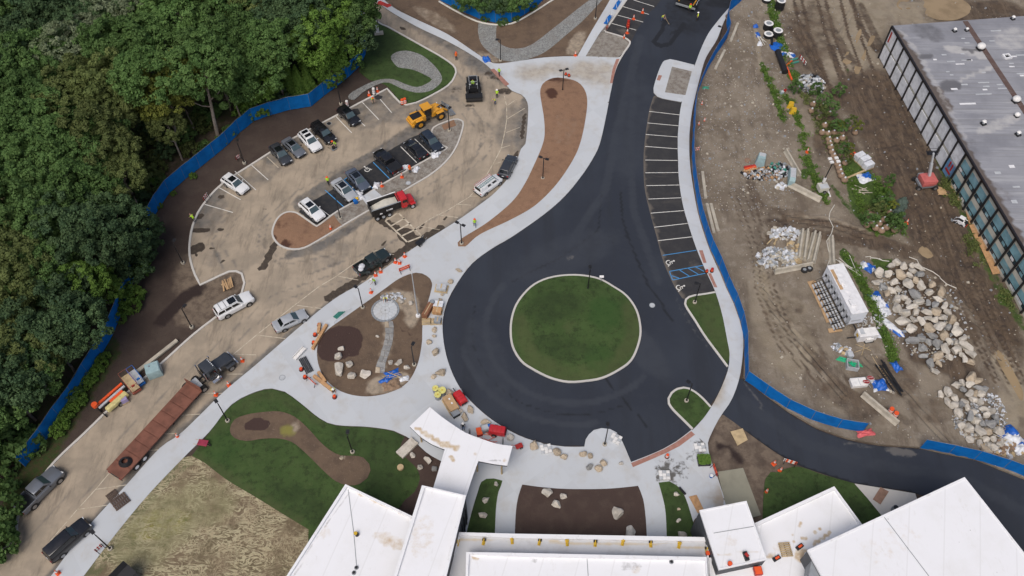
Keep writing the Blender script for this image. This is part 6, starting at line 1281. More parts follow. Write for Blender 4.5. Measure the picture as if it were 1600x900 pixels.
bxm((.65,0,3.05),(2.4,2.2,.08)).b('canopy',PM['yellow'], pv, .03); bxm((1.9,.4,1.9),(1.0,1.0,.5)).b('engine_cover',PM['yellow'], pv, .06); MB().tube([(-.2,-1.9,1.3),(-1.2,-1.9,1.5),(-1.5,-1.9,1.0)], .05).b('handrail',BM.lgrey, pv)
# red boom lift
pg = G(1443,291); bl = thing('boom_lift','red boom lift with long grey boom reaching the plastic wrapped facade','boom lift',(pg.x, pg.y, site_z(*pg.xy)),0)
tip = G(1459,238,6.5); tv = tip - bl.location; az = math.atan2(tv.y, tv.x); rd = simple('faded_red_paint',(.50,.13,.12),.5,.2)
bxm((0,0,.75),(2.5,1.9,.5),R(8)).b('chassis',BM.grey, bl, .05); bxm((0,-.1,1.55),(2.3,2.0,.95),R(8)).b('turret',rd, bl, .18, True); bxm((-.1,-.95,1.4),(1.9,.5,.7),R(8)).b('counterweight',rd, bl, .12, True); bxm((-.7,.9,1.3),(.9,.7,.6),R(8)).b('engine_box',BM.grey, bl, .05)
for x, y in ((-1.35,.95),(1.25,1.1),(-1.25,-1.0),(1.35,-.85)): w_ = wheel(bl, x, y, .45,.34,.5)
p0 = Vector((.1,.2,2.0)); p1 = p0.lerp(tv, .55); MB().tube([p0, p1], .25,4).b('boom',BM.lgrey, bl); MB().tube([p0.lerp(tv, .45),tv * .97 + p0*.03], .17,4).b('inner_boom',BM.lgrey, bl); MB().tube([p0 + Vector((.3,.1,-.4)),p0.lerp(tv, .3)], .09,6).b('lift_ram',BM.black, bl)
bk_ = MB()
for z_ in (-.5,.0,.5): bk_.box((tv.x, tv.y + .3, tv.z + z_),(1.5,.8,.06) if z_ == -.5 else (1.55,.04,.04))
for sx in (-.75,.75):
    for sy in (0,.7): bk_.box((tv.x + sx, tv.y + sy, tv.z),(.05,.05,1.05))
bk_.b('basket',BM.black, bl)

# lifts and boxes at the kerb on the left
def scissor(label, a, b, deck, frame, z, size, hh=1.1):
    t = thing('scissor_lift',label,'lift',G(*a),heading(a, b)); Lx, Wy = size
    bxm((0,0,.45),(Lx, Wy, .35)).b('chassis',frame, t, .04); bxm((0,0,1.0),(Lx, Wy * .95,.1)).b('platform',deck, t)
    for k in range(4):
        for s in (-1,1): bxm((0, s * Wy * .3,.62 + k * .09),(Lx * .9,.07,.05),0,(1,1),R(4 if k % 2 else -4)).b('scissor_arm',frame, t)
    for s in (-1,1):
        for z_ in (1.4,1.0 + hh): bxm((0, s * Wy * .47, z_),(Lx, .04,.04)).b('guard_rail',frame, t)
        for x in (-Lx / 2,0, Lx / 2): bxm((x, s * Wy * .47,1.0 + hh / 2),(.04,.04, hh)).b('rail_post',frame, t)
        for x in (-Lx * .36, Lx * .36): wheel(t, x, s * Wy * .46,.24,.14,.5)
    for x in (-Lx / 2, Lx / 2): bxm((x, 0,1.0 + hh),(.04, Wy * .95,.04)).b('guard_rail',frame, t)
    bxm((Lx * .42,0,1.75),(.15,.4,.3)).b('control_box',BM.red if frame is not BM.bluep else BM.bluep, t, .02)
    return t
rust = simple('rust_red_paint',(.26,.075,.05),.6,.3)
scissor('rust red scissor lift standing on the kerb',(208,604),(216,614),BM.lumber, rust, 0,(2.9,1.2)); scissor('small blue scissor lift with grey deck beside the red one',(217,595),(226,606),BM.lgrey, BM.bluep, 0,(2.4,.95),1.0)
gb = thing('equipment_box','pale green metal box standing alone on the road by the kerb','box',G(243,583),R(25)); bxm((0,0,.75),(1.9,1.7,1.5),top=(.95,.95)).b('body',BM.cyan, gb, .12, True); bxm((0,0,1.53),(1.6,1.4,.06)).b('lid',BM.cyan, gb, .02); cym((-.3,.2,1.55),(-.3,.2,1.72),.1).b('cap',BM.grey, gb); bxm((.97,0,.75),(.04,.7,.8)).b('door',BM.lgrey, gb)
tc = thing('towable_lift','orange and yellow towable lift straddling the kerb','lift',G(180,630),heading((168,638),(192,617)))
bxm((0,.75,1.2),(4.4,.28,.28)).b('boom',BM.orange, tc, .03); bxm((.2,.35,1.0),(4.0,.3,.2)).b('lower_boom',BM.lgrey, tc, .03); bxm((.2,-.5,.75),(3.2,.85,.5),top=(.95,.8)).b('body',simple('pale_yellow_paint',(.62,.55,.25),.5),tc, .08, True); bxm((.6,.05,.85),(2.0,.5,.3)).b('frame',BM.orange, tc, .03); cym((-1.9,.75,1.3),(-1.9,.75,1.75),.38).b('turntable',BM.orange, tc)
for s in (-1,1):
    wheel(tc, .3, s * .95,.36,.24,.5); bxm((-1.9, s * .55,.25),(.12,.6,.4)).b('outrigger',BM.black, tc)
cb = thing('pallet_load','small purple wrapped load on the road by the towable lift','load',G(196,627),R(35)); bxm((0,0,.12),(.95,.95,.16)).b('pallet',BM.lumber, cb); bxm((0,0,.55),(.85,.85,.7),top=(.92,.95)).b('load',simple('purple_wrap',(.33,.28,.48),.4),cb, .05)
# lamp posts
def ground_z(px, py): 
    p = G(px, py); return site_z(p.x, p.y) if px > 1170 and inside(np.array([[p.x, p.y]]),[(q.x, q.y) for q in site_pts])[0] else None
def at(px, py, z=0.0):
    p = G(px, py, z); g = ground_z(px, py)
    if g is not None: p = G(px, py, g); p.z = g
    return p
LP = cym((0,0,.25),(0,0,4.5),.085,.065,10).mesh('pole',BM.black, 0, True); LB = cym((0,0,-.1),(0,0,.28),.28,.28,14).mesh('base',BM.jersey, .02); LC = cym((0,0,.28),(0,0,.40),.16,.12,12).mesh('collar',BM.black)
def head_mesh(n):
    mb = MB(); mb.box((.55,0,4.52),(.55,.42,.10)).box((.2,0,4.48),(.35,.08,.08)); 
    return mb.mesh('lamp_head',BM.black, .02)
LH = head_mesh(1); LL_ = bxm((.55,0,4.455),(.42,.30,.02)).mesh('lens',LAMP)
def lamp(px, py, heads, label, z=.1):
    p = G(px, py, z); t = thing('street_lamp',label,'street lamp',p, 0,'black lamp posts')
    link('pole',LP, None, t); link('base',LB, None, t); link('collar',LC, None, t)
    for a in heads:
        h = link('lamp_head',LH, None, t); h.rotation_euler = (0,0, R(a)); link('lens',LL_, None, h)
for px, py, hd, s in ((1085.3,473,(170,),'black lamp post in the wedge shaped lawn below the blue marked bays'),(1072.3,626.7,(150,),'black lamp post on the small rounded lawn island at the road mouth'),(299.7,511.5,(60,),'black lamp post in bare soil behind the long white SUV'),(172.7,857.7,(140,),'black lamp post at the bottom left pavement beside the red barrier'),(918.3,452,(90,),'black lamp post at the top of the round lawn'),(721.3,381,(150,-30),'twin headed lamp post at the thin lower tip of the mulch median'),(878.9,142,(20,200),'twin headed lamp post at the wide upper end of the mulch median'),(532.7,162.7,(90,),'black lamp post in dark soil behind the black car at the row end'),(551,706.7,(90,),'black lamp post between the bare bed and the lawn'),(944.7,694.7,(90,),'black lamp post on the rounded concrete nose below the roundabout'),(702.3,204,(60,),'black lamp post in the gravel tip of the island beside the wheel loader'),(848,279.5,(150,-20),'twin headed lamp post in the middle of the mulch median'),(356,658,(130,),'black lamp post at the lawn edge beside the flatbed truck'),(382,255,(100,),'black lamp post in dark soil above the single white SUV'),(286,411,(90,),'black lamp post in dark soil left of the parking lot'),(532,341,(120,),'black lamp post between mulch and gravel in the parking island'),(782,95,(180,),'black lamp post on the gravel path above the red tactile strip'),(930,29.5,(20,),'black lamp post at the top beside the narrow north pavement'),(567,481,(140,),'black lamp post at the edge of the stone garden near its paved circle'),(647.5,570.5,(70,),'black lamp post inside the stone garden on its right'),(1121,76,(150,),'black lamp post behind the curved pavement near the fence kink')): lamp(px, py, hd, s)
p = G(653.3,493.5,.15); t = thing('flagpole','tall bare pale flagpole in the stone garden','flagpole',p); cym((0,0,0),(0,0,9.6),.11,.06,10).b('pole',BM.lgrey, t, 0, True); cym((0,0,-.05),(0,0,.25),.35,.3,14).b('base',BM.white, t); MB().ball((0,0,9.7),.12).b('finial',BM.lgrey, t); cym((.09,0,1.2),(.09,0,1.4),.04).b('cleat',BM.grey, t)

# people
SKIN = simple('skin',(.42,.25,.17),.6,.1); TROU = [simple('work_trousers',(.02,.022,.028),.85),simple('jeans',(.06,.10,.19),.85),simple('tan_trousers',(.22,.17,.11),.85)]; BOOT = simple('boots',(.05,.035,.025),.8)
SHIRT = {'lime': simple('lime_shirt',(.40,.72,.04),.75,.1),'yellow': simple('yellow_vest_cloth',(.68,.78,.06),.75,.1),'orange': BM.orangevest,'black': simple('black_shirt',(.02,.02,.022),.85)}
POSE = {'stand': dict(),'walk': dict(legL=(.22,-.02),legR=(-.20,.0),armL=(-.15,.85),armR=(.2,.9)),'work': dict(lean=.45, armL=(.38,.85),armR=(.45,.95)),'sit': dict(sit=True, armL=(.35,1.15),armR=(.35,1.15))}
BODY = {}
def body_mesh(pose):
    if pose in BODY: return BODY[pose]
    q = POSE[pose]; ln = q.get('lean',0); V = []; E = []; Rr = []
    def v(x, y, z, rx, ry=None, par=None):
        V.append((x, y, z)); Rr.append((rx, ry or rx))
        if par is not None: E.append((par, len(V) - 1))
        return len(V) - 1
    sit = q.get('sit'); h0 = .95 if not sit else .95
    pel = v(0,0, h0,.155,.12); sp = v(0,.25*ln, h0 + .24,.145,.11, pel); ch = v(0,.62*ln, h0 + .46 - .12*ln, .165,.12, sp); nk = v(0,.85*ln, h0 + .60 - .2*ln, .06,.06, ch); hd = v(0,.98*ln + .02, h0 + .71 - .25*ln, .098,.105, nk); tp = v(0,1.02*ln + .01, h0 + .80 - .28*ln, .08,.085, hd); v(0,.98*ln + .125, h0 + .70 - .25*ln, .018,.02, hd)
    for s in (-1,1):
        v(s * .10,.98*ln + .01, h0 + .71 - .25*ln, .018,.03, hd)
        L = q.get('armL' if s < 0 else 'armR'); shz = h0 + .49 - .12*ln; shy = .62*ln
        sh = v(s * .20, shy, shz, .062,.062, ch)
        if L: ex, wx = (s * .25, shy + L[0]*.4, shz - .28),(s * .22, shy + L[0], L[1] + .02)
        else: ex, wx = (s * .26, shy - .02, shz - .29),(s * .27, shy + .08, shz - .55)
        el = v(*ex, .048,.048, sh); wr = v(*wx, .033,.033, el); dx = Vector(wx) - Vector(ex); dx.normalize(); pm_ = v(*(Vector(wx) + dx * .075),.036,.024, wr)
        for f, (fx, l) in enumerate(((-.03,.075),(-.01,.085),(.01,.08),(.03,.062))):
            a = v(*(Vector(wx) + dx * .12 + Vector((0, fx, 0))),.0095,.0095, pm_); v(*(Vector(wx) + dx * (.12 + l) + Vector((-s * .02, fx * 1.2,0))),.008,.008, a)
        a = v(*(Vector(wx) + dx * .06 + Vector((-s * .02,.05,0))),.011,.011, pm_); v(*(Vector(wx) + dx * .10 + Vector((-s * .03,.065,0))),.009,.009, a)
        hp = v(s * .095,0, h0 - .07,.095,.095, pel); lo = q.get('legL' if s < 0 else 'legR',(.03,0))
        if sit: kn = v(s * .13,.42, h0 - .02,.07,.07, hp); an = v(s * .13,.46, h0 - .42,.048,.048, kn); v(s * .13,.6, h0 - .47,.042,.035, an)
        else: kn = v(s * .10, lo[0]*.7 + .03,.50,.065,.065, hp); an = v(s * .11, lo[0] - .02,.09,.046,.046, kn); v(s * .12, lo[0] + .14,.045,.042,.035, an)
    me = bpy.data.meshes.new('skeleton'); me.from_pydata(V, E, []); o = bpy.data.objects.new('skeleton',me); COL.objects.link(o)
    sk_ = o.modifiers.new('s','SKIN'); sk_.use_smooth_shade = True; sk_.branch_smoothing = .4
    for i, r in enumerate(Rr): me.skin_vertices[0].data[i].radius = r
    me.skin_vertices[0].data[0].use_root = True; sub = o.modifiers.new('u','SUBSURF'); sub.levels = 1; sub.render_levels = 1
    dg = bpy.context.evaluated_depsgraph_get(); ev = o.evaluated_get(dg); out = bpy.data.meshes.new_from_object(ev); bpy.data.objects.remove(o)
    for p_ in out.polygons:
        c = p_.center; z, y, x = c.z, c.y, abs(c.x); up = h0 + .50 - .2*ln
        if z < .13 and not sit: k = 3
        elif sit and z < h0 - .36: k = 3
        elif (z < h0 - .02 and not (x > .19 and z > h0 - .4 and not sit)) or (sit and z < h0 + .03 and y > .1): k = 2
        elif x > .19 and (z < h0 + .22 or (y > .3 and z < h0 + .3)): k = 0
        elif z > h0 + .565 - .21*ln and x < .14: k = 0
        else: k = 1
        p_.material_index = k
    vest = bmesh.new(); vest.from_mesh(out)
    bmesh.ops.delete(vest, geom=[f for f in vest.faces if not (f.material_index == 1 and abs(f.calc_center_median().x) < .19 and f.calc_center_median().z > h0 + .06)], context='FACES')
    for v_ in vest.verts: v_.co += v_.normal * .018
    vm = bpy.data.meshes.new('vest'); vest.to_mesh(vm); vest.free()
    for p_ in vm.polygons: p_.material_index = 0
    BODY[pose] = (out, vm, h0, ln); return BODY[pose]
HAT = {c: MB().ball((0,0,0),.15,12,8,(1,1.15,.85)).cyl((0,.03,-.01),(0,.03,.01),.19,.18,14).mesh('hard_hat',m, 0, True) for c, m in (('white',BM.whitep),('orange',BM.orange),('yellow',BM.yellow))}
PMESH = {}
def person(px, py, rz, pose, shirt, tr, hat, label, z=.0, vest=True):
    b, vm, h0, ln = body_mesh(pose); key = (pose, shirt, tr)
    if key not in PMESH:
        m = b.copy()
        for x in (SKIN, SHIRT[shirt], TROU[tr], BOOT): m.materials.append(x)
        q = vm.copy(); q.materials.append(BM.vest if shirt in ('lime','black') else SHIRT[shirt]); PMESH[key] = (m, q)
    m, q = PMESH[key]; p = at(px, py, z); t = thing('person',label,'person',p, R(rz)); link('body',m, None, t)
    if vest: link('vest',q, None, t)
    if hat: h = link('hard_hat',HAT[hat], None, t); h.location = (0,1.0*ln + .02, h0 + .775 - .27*ln)
    return t
person(713,94,200,'stand','orange',0,'orange','worker in orange hat and dark trousers standing on the road by the lawn kerb')
person(780,118.5,160,'walk','lime',0, None,'worker in lime shirt and black trousers walking on the concrete by the red strip',.13, False)
person(776.5,152.5,180,'stand','lime',0,'white','worker in white hard hat and lime vest behind the one in jeans'); person(773.5,163,140,'work','yellow',1, None,'worker in yellow vest and jeans beside the white hatted worker',0, False)
person(583,161.5,200,'work','lime',2,'orange','worker in lime shirt bending by the cones at the lot corner')
person(526,231,110,'work','lime',0,'orange','worker in lime shirt pushing a small black machine by the black SUV'); person(513.5,288.5,180,'walk','lime',0,'orange','worker with orange hat and lime vest walking behind the silver sedan')
person(742,354,190,'walk','lime',1,'orange','worker in lime shirt and jeans walking on the pavement near the median tip',.13, False); person(587,444.5,120,'work','lime',0,'white','worker in white hat bending between cones on the pavement',.13)
person(604,471.5,180,'work','yellow',0, None,'worker in yellow vest at the edge of the paved circle',.2, False); person(522,612.5,200,'work','yellow',0,'white','worker in yellow vest at the end of the orange barrier planks',.13)
person(724,671,190,'stand','black',1,'white','worker in black vest and jeans beside the curved canopy',.13, False); person(641,271,180,'stand','orange',0,'orange','worker in orange vest standing on the gravel island')
rk = person(1033.5,33,230,'work','yellow',1, None,'worker raking hot asphalt left of the paver',.02, False); person(1089,32,90,'stand','yellow',0,'white','worker in yellow vest standing right of the paver',.02, False); person(1077,19,150,'stand','lime',0,'orange','worker in lime vest standing on the paver screed',.6); person(1060,4,180,'stand','yellow',0,'white','worker in yellow vest at the left end of the paver',.02); person(305,347,60,'work','lime',0, None,'worker in lime vest crouching at the left kerb of the lot',.1)
person(739,137,180,'sit','lime',0, None,'worker in lime shirt driving the black sweeper machine',1.12, False)
rke = thing('asphalt_rake','long handled rake held by the worker left of the paver','rake',G(1036,32,.02),R(-50)); MB().tube([(0,0,1.05),(1.6,0,.06)], .025).b('handle',BM.lumber, rke); bxm((1.62,0,.05),(.08,.8,.08)).b('head',BM.black, rke)
cp_ = thing('plate_compactor','small black machine pushed by the worker at the black SUV','compactor',G(522,234,0),R(40)); bxm((0,0,.2),(.8,.55,.12)).b('plate',BM.grey, cp_); bxm((0,0,.5),(.5,.45,.45)).b('engine',BM.black, cp_, .05); MB().tube([(-.3,.2,.4),(-.9,.2,1.0),(-.9,-.2,1.0),(-.3,-.2,.4)], .025).b('handle',BM.black, cp_)

# cones, drums, barriers
CB = bxm((0,0,.025),(.42,.42,.05)).mesh('base',BM.orange); CC = cym((0,0,.05),(0,0,.78),.17,.04,14).mesh('cone',BM.orange, 0, True); CW = cym((0,0,.42),(0,0,.56),.106,.085,14, False).mesh('band',BM.whitep); CW2 = cym((0,0,.62),(0,0,.70),.078,.065,14, False).mesh('band',BM.whitep)
def cone(px, py, where, z=0.0, s=1.25):
    p = at(px, py, z); t = thing('traffic_cone','orange traffic cone ' + where,'traffic cone',p, rnd.random()*3,'orange traffic cones'); t.scale = (s, s, s)
    for n, m in (('base',CB),('cone',CC),('band',CW),('band',CW2)):
        o = link(n, m, None, t)
        if n == 'band': o.scale = (1.04,1.04,1)
for px, py, s, z in ((577,149,'left of the white drum at the lot corner',.1),(590,143,'right of the white drum at the lot corner',.1),(899,87,'on soil at the foot of the north pavement',.1),(1004,20,'in the upper bay at the top',.02),(990,30,'in the second bay from the top',.02),(980,52,'beside the tall drums in the lowest top bay',.02),(975,60,'at the kerb of the dirt patch',.02),(1096,165,'tall and striped behind the fence near the apron',0),(1091,197,'left of two behind the fence beside the stalls',0),(1100,191,'right of two behind the fence beside the stalls',0),(517,358,'in the mulch of the parking island',.1),(628,277,'large and white banded on the gravel island',.1),(597,291,'by the kerb at the concrete landing',.1),(632.5,401,'highest of four along the wet kerb',.13),(618,410,'left of a close pair on the pavement',.13),(624.5,411.5,'right of a close pair on the pavement',.13),(587,430.5,'behind the dark green work pickup',.13),(595,425,'beside the open door of the dark green pickup',.13),(379,564,'in the bay right of the black tractor',0),(358,602,'below the black tractor at the pavement edge',0),(337.5,617,'in the bay beside the trailer front',0),(278,683,'at the kerb halfway along the flatbed trailer',0),(91,896,'at the bottom edge on the pavement',.13),(1416,349,'alone on mud near the lower balled trees',0),(1261,238,'alone near the row of root balls',0),(580,457,'beside the lamp post above the stone garden',.13),(1209,725,'at the left end of the white barricade by the side road',0),(1219,736,'on soil below the white barricade by the side road',0),(1197,769,'on soil beside the olive pad',0)): cone(px, py, s, z)
def drum(px, py, label, body, band, z=0.0, r=.3, h=1.0):
    t = thing('traffic_drum',label,'drum',at(px, py, z)); cym((0,0,.1),(0,0, h),r, r * .85,16).b('barrel',body, t, .03); cym((0,0,0),(0,0,.1),r * 1.3, r * 1.3,14).b('base',BM.rubber, t)
    for k in (.35,.65): cym((0,0, h * k),(0,0, h * k + .14),r * (1.02 - .15*k + .02),r * (1.0 - .15*k + .01),16, False).b('band',band, t)
    cym((0,0, h),(0,0, h + .08),.05).b('handle',body, t)
drum(584.5,147,'white drum between two cones at the lot corner',BM.whitep, BM.lgrey, .1,.28,1.3); drum(543,166,'white and pink drum at the kerb behind the black car',BM.whitep, simple('pink_band',(.6,.3,.28),.5),.1,.26,1.2); drum(629,162.5,'left of two red drums at the lawn corner',BM.orange, BM.whitep, 0); drum(633,161,'right of two red drums at the lawn corner',BM.orange, BM.whitep, 0)
drum(981,43,'tall red drum in the lower top bay',BM.red, BM.orange, .02,.3,1.6); drum(1042,714,'small red drum below the red paving strip',BM.orange, BM.whitep, .13,.22,.7); drum(1390,644,'left of two orange drums beside the long concrete barrier',BM.orange, BM.whitep, 0,.34,1.0); drum(1397,650.5,'right of two orange drums beside the long concrete barrier',BM.orange, BM.whitep, 0,.34,1.0)
for i, (px, py) in enumerate(((499,509),(492.5,524),(490.5,536.5),(471,578),(477,590),(523,621))): drum(px, py,'small red weight drum ' + ('at the top end of the orange planks','left of the middle of the orange planks','at the lower end of the upper orange planks','beside the black bench stack','below the black bench stack','under the worker at the orange planks')[i], BM.orange, BM.red, .13,.24,.45)
drum(1112,424,'red drum on the pavement beside the hatched bay, right',BM.red, BM.orange, .13,.22,.7); drum(1104,425,'red drum on the pavement beside the hatched bay, left',BM.red, BM.orange, .13,.2,.5); drum(884,117,'left of two red weights behind the median lamp',BM.red, BM.orange, .13,.22,.4); drum(889,119,'right of two red weights behind the median lamp',BM.red, BM.orange, .13,.22,.4)
def barricade(a, b, label, m1, m2, z=.0, h=1.0, rails=2):
    p, q = at(*a, z),at(*b, z); L = (q - p).length; t = thing('barricade',label,'barricade',(p + q)/2, math.atan2(q.y - p.y, q.x - p.x))
    for k in range(rails):
        zc = h - .16 - k * .42; n = 6
        for i in range(n): bxm((-L / 2 + L * (i + .5)/n, 0, zc),(L / n, .06,.26)).b('stripe',m1 if i % 2 == 0 else m2, t)
    for x in (-L * .42, L * .42):
        MB().tube([(x, -.35,0),(x, 0, h),(x, .35,0)], .04,4).b('leg',BM.black, t)
barricade((624,427),(641,420),'orange and white barricade above the stone garden',BM.orange, BM.orange, .13,1.1); barricade((152,864),(163,853),'red and white barricade by the bottom left lamp post',BM.red, BM.whitep, .13,1.0); barricade((320,316),(326,308),'red and white barricade at the left kerb of the lot',BM.red, BM.whitep, .1,1.1)
barricade((370,251),(376,247),'red and white barricade by the lamp post in dark soil',BM.red, BM.whitep, .1,.9); barricade((1113,729),(1119,746),'orange barricade at the corner of the olive pad',BM.orange, BM.red, .13,1.0); barricade((1223,721),(1243,727),'white and orange barricade beside the side road',BM.whitep, BM.orange, .1,.9); barricade((1084,238),(1093,236),'orange barricade behind the fence beside the stalls',BM.orange, BM.whitep, 0,1.0); barricade((950,44),(946,48),'rust barricade at the foot of the north pavement',BM.orange, rust, .13,.8)
barricade((1248,92),(1258,104),'red and white barricade on grass by the rubble heap',BM.red, BM.whitep, 0,1.0); barricade((481,592),(495,604),'red barrier bar left of the lower orange planks',BM.red, BM.orange, .13,.7,1)
for a, b, s in (((946,38),(954,25),'lower blue and white A-frame stand on the north pavement'),((960,15),(968,2),'upper blue and white A-frame stand on the north pavement')):
    p, q = at(*a, .13),at(*b, .13); t = thing('sign_stand',s,'stand',(p + q)/2, math.atan2(q.y - p.y, q.x - p.x)); L = (q - p).length
    bxm((0,0,.12),(L, .7,.2)).b('ballast',BM.bluep, t, .05)
    for x in (-L * .35, L * .35): MB().tube([(x, -.3,.2),(x, 0,1.3),(x, .3,.2)], .05,4).b('frame',BM.whitep, t)
# long concrete barriers
JP = [(-.30,0),(.30,0),(.30,.08),(.16,.32),(.09,.81),(-.09,.81),(-.16,.32),(-.30,.08)]
def jersey(a, b, label, w_=1.0):
    p, q = at(*a, .05),at(*b, .05); L = (q - p).length; t = thing('concrete_barrier',label,'concrete barrier',(p + q)/2, math.atan2(q.y - p.y, q.x - p.x) - math.pi / 2,'long concrete barriers')
    mb = MB(); mb.exty([(x * w_, z) for x, z in JP], -L / 2, L / 2); mb.b('barrier',BM.jersey, t, .03)
    for y in (-L / 2 - .01, L / 2 + .01): bxm((0, y, .5),(.06,.05,.3)).b('joint_bar',BM.grey, t)
    for y in (-L * .3, L * .3): bxm((0, y, .04),(.62*w_, .3,.07)).b('drain_slot',BM.grey, t)
for a, b, s, w_ in (((1253,362),(1247,406),'leftmost of four parallel concrete barriers',1.5),((1261,362),(1255,407),'second from left of four parallel concrete barriers',1.4),((1272.5,365),(1260.5,410),'third from left of four parallel concrete barriers',1.4),((1279.5,367),(1269,412),'rightmost of four parallel concrete barriers',1.4),((1298.5,372),(1300.5,415),'single concrete barrier behind the white trailer',1.5),((1209,426),(1268,415),'concrete barrier lying across below the four parallel ones',1.3),((1227,237),(1249,276),'concrete barrier running behind the pale blue box',1.2),((1233,289),(1282,314),'long concrete barrier below the pale blue box',1.6),((1347,617),(1402,663),'long concrete barrier beside two orange drums',1.5)): jersey(a, b, s, w_)
def beam(a, b, label, m, wd=.5, h=.45, z=.1, name='beam',cat='beam',group=None):
    p, q = at(*a, z),at(*b, z); L = (q - p).length; mb = MB(); mb.box((0,0, h / 2),(L, wd, h)); o = mb.b(name, m, None, .03); o.location = (p + q)/2; o.rotation_euler = (0,0, math.atan2(q.y - p.y, q.x - p.x)); return tag(o, label, cat, group)
for a, b, s in (((1152.5,38),(1141,67),'pale concrete beam, upper of two beside the fence at the top'),((1132,80),(1117,110),'pale concrete beam, lower of two beside the fence at the top'),((1097,270),(1102,312),'grey concrete beam close behind the fence beside the stalls'),((1104,320),(1115,366),'left of two pale beams behind the fence bend'),((1110,320),(1121.5,363),'right of two pale beams behind the fence bend')): beam(a, b, s, BM.jersey, .45,.4)
beam((211,585),(277.5,532.5),'long pale beam lying on dark soil along the kerb',BM.jersey, .5,.3)
for a, b, s in (((511,509),(489,547),'long orange plank at the left edge of the stone garden'),((500,507),(498,522),'short orange plank above the long one'),((491,589),(521,612),'long orange plank below the stone garden'),((498,583),(509,598),'short orange plank crossing the lower one')): beam(a, b, s, BM.osb, .4,.5,.13,'plank','plank')
o = thing('loose_trough','white trough lying on the pavement left of the stone garden','trough',G(468.5,553,.13),heading((462,560),(475,546))); bxm((0,0,.08),(2.1,.6,.06)).b('bottom',BM.whitep, o)
for s in (-1,1): bxm((0, s * .3,.22),(2.1,.06,.3)).b('side',BM.whitep, o)
o = thing('bench_stack','stack of black slats on the pavement left of the stone garden','slats',G(478.5,571,.13),heading((471,557),(486,585)))
for k in range(5): bxm((0,-.45 + k * .22,.1 + .05*(k % 2)),(2.6,.12,.16)).b('slat',BM.black, o)
o = thing('green_bars','dark green bars lying on the pavement above the stone garden','bars',G(530,491,.13),heading((523,497),(537,485)))
for k in range(4): bxm((-.1*k, -.3 + k * .18,.08),(1.6 - .15*k, .1,.12)).b('bar',BM.teal, o)

# boulders
def rock_mesh(seed, sq=.75):
    rng = random.Random(seed); bm = bmesh.new(); bmesh.ops.create_icosphere(bm, subdivisions=3, radius=1)
    pl = [(Vector((rng.gauss(0,1),rng.gauss(0,1),rng.gauss(0,1))).normalized(),rng.uniform(.50,.86)) for _ in range(13)]; ph = [rng.uniform(0,6) for _ in range(3)]
    for v_ in bm.verts:
        for n, d in pl:
            e = v_.co.dot(n) - d
            if e > 0: v_.co -= n * e
        v_.co *= 1 + .06*math.sin(4*v_.co.x + ph[0])*math.sin(5*v_.co.y + ph[1]) + .04*math.sin(9*v_.co.z + ph[2]); v_.co.z *= sq
    me = bpy.data.meshes.new('boulder'); bm.to_mesh(me); bm.free(); return me
def rock_mat(name, a, b, c):
    k = M_(name, .9,'obj'); k.base(a); k.mix(k.ramp(k.noise(1.6,6,.65),.40,.62),b); k.mix(k.ramp(k.noise(4,6,.7),.56,.7),c, amt=.8); hs = N(k.nt,'HueSaturation'); mr = N(k.nt,'MapRange'); k.L(k.objrand(),mr.inputs[0]); mr.inputs[3].default_value = .88; mr.inputs[4].default_value = 1.2; k.L(mr.outputs[0], hs.inputs['Value']); k.put(k.col, hs.inputs['Color']); k.col = hs.outputs[0]
    return k.bump(k.noise(5,7,.7),.7,.08).done()
RM = {'pale': rock_mat('pale_rock',(.50,.465,.41),(.39,.355,.30),(.58,.565,.53)),'tan': rock_mat('tan_rock',(.42,.35,.26),(.33,.27,.20),(.50,.45,.37)),'grey': rock_mat('grey_rock',(.27,.27,.26),(.20,.20,.20),(.36,.35,.34))}
ROCKS = {k: [] for k in RM}
for k in RM:
    for i in range(8): m = rock_mesh(i * 7 + len(k),.62 + .05*(i % 5)); m.materials.append(RM[k]); ROCKS[k].append(m)
def boulder(px, py, r, kind, label, z=.13, el=1.0, rz=None, group=None, sink=.25):
    p = at(px, py, z); o = link('boulder',rnd.choice(ROCKS[kind])); o.location = (p.x, p.y, p.z + r * (.62 - sink)); o.rotation_euler = (rnd.uniform(-.25,.25),rnd.uniform(-.25,.25),rnd.uniform(0,6.28) if rz is None else rz); o.scale = (r * el, r / math.sqrt(el),r)
    return tag(o, label,'boulder',group)
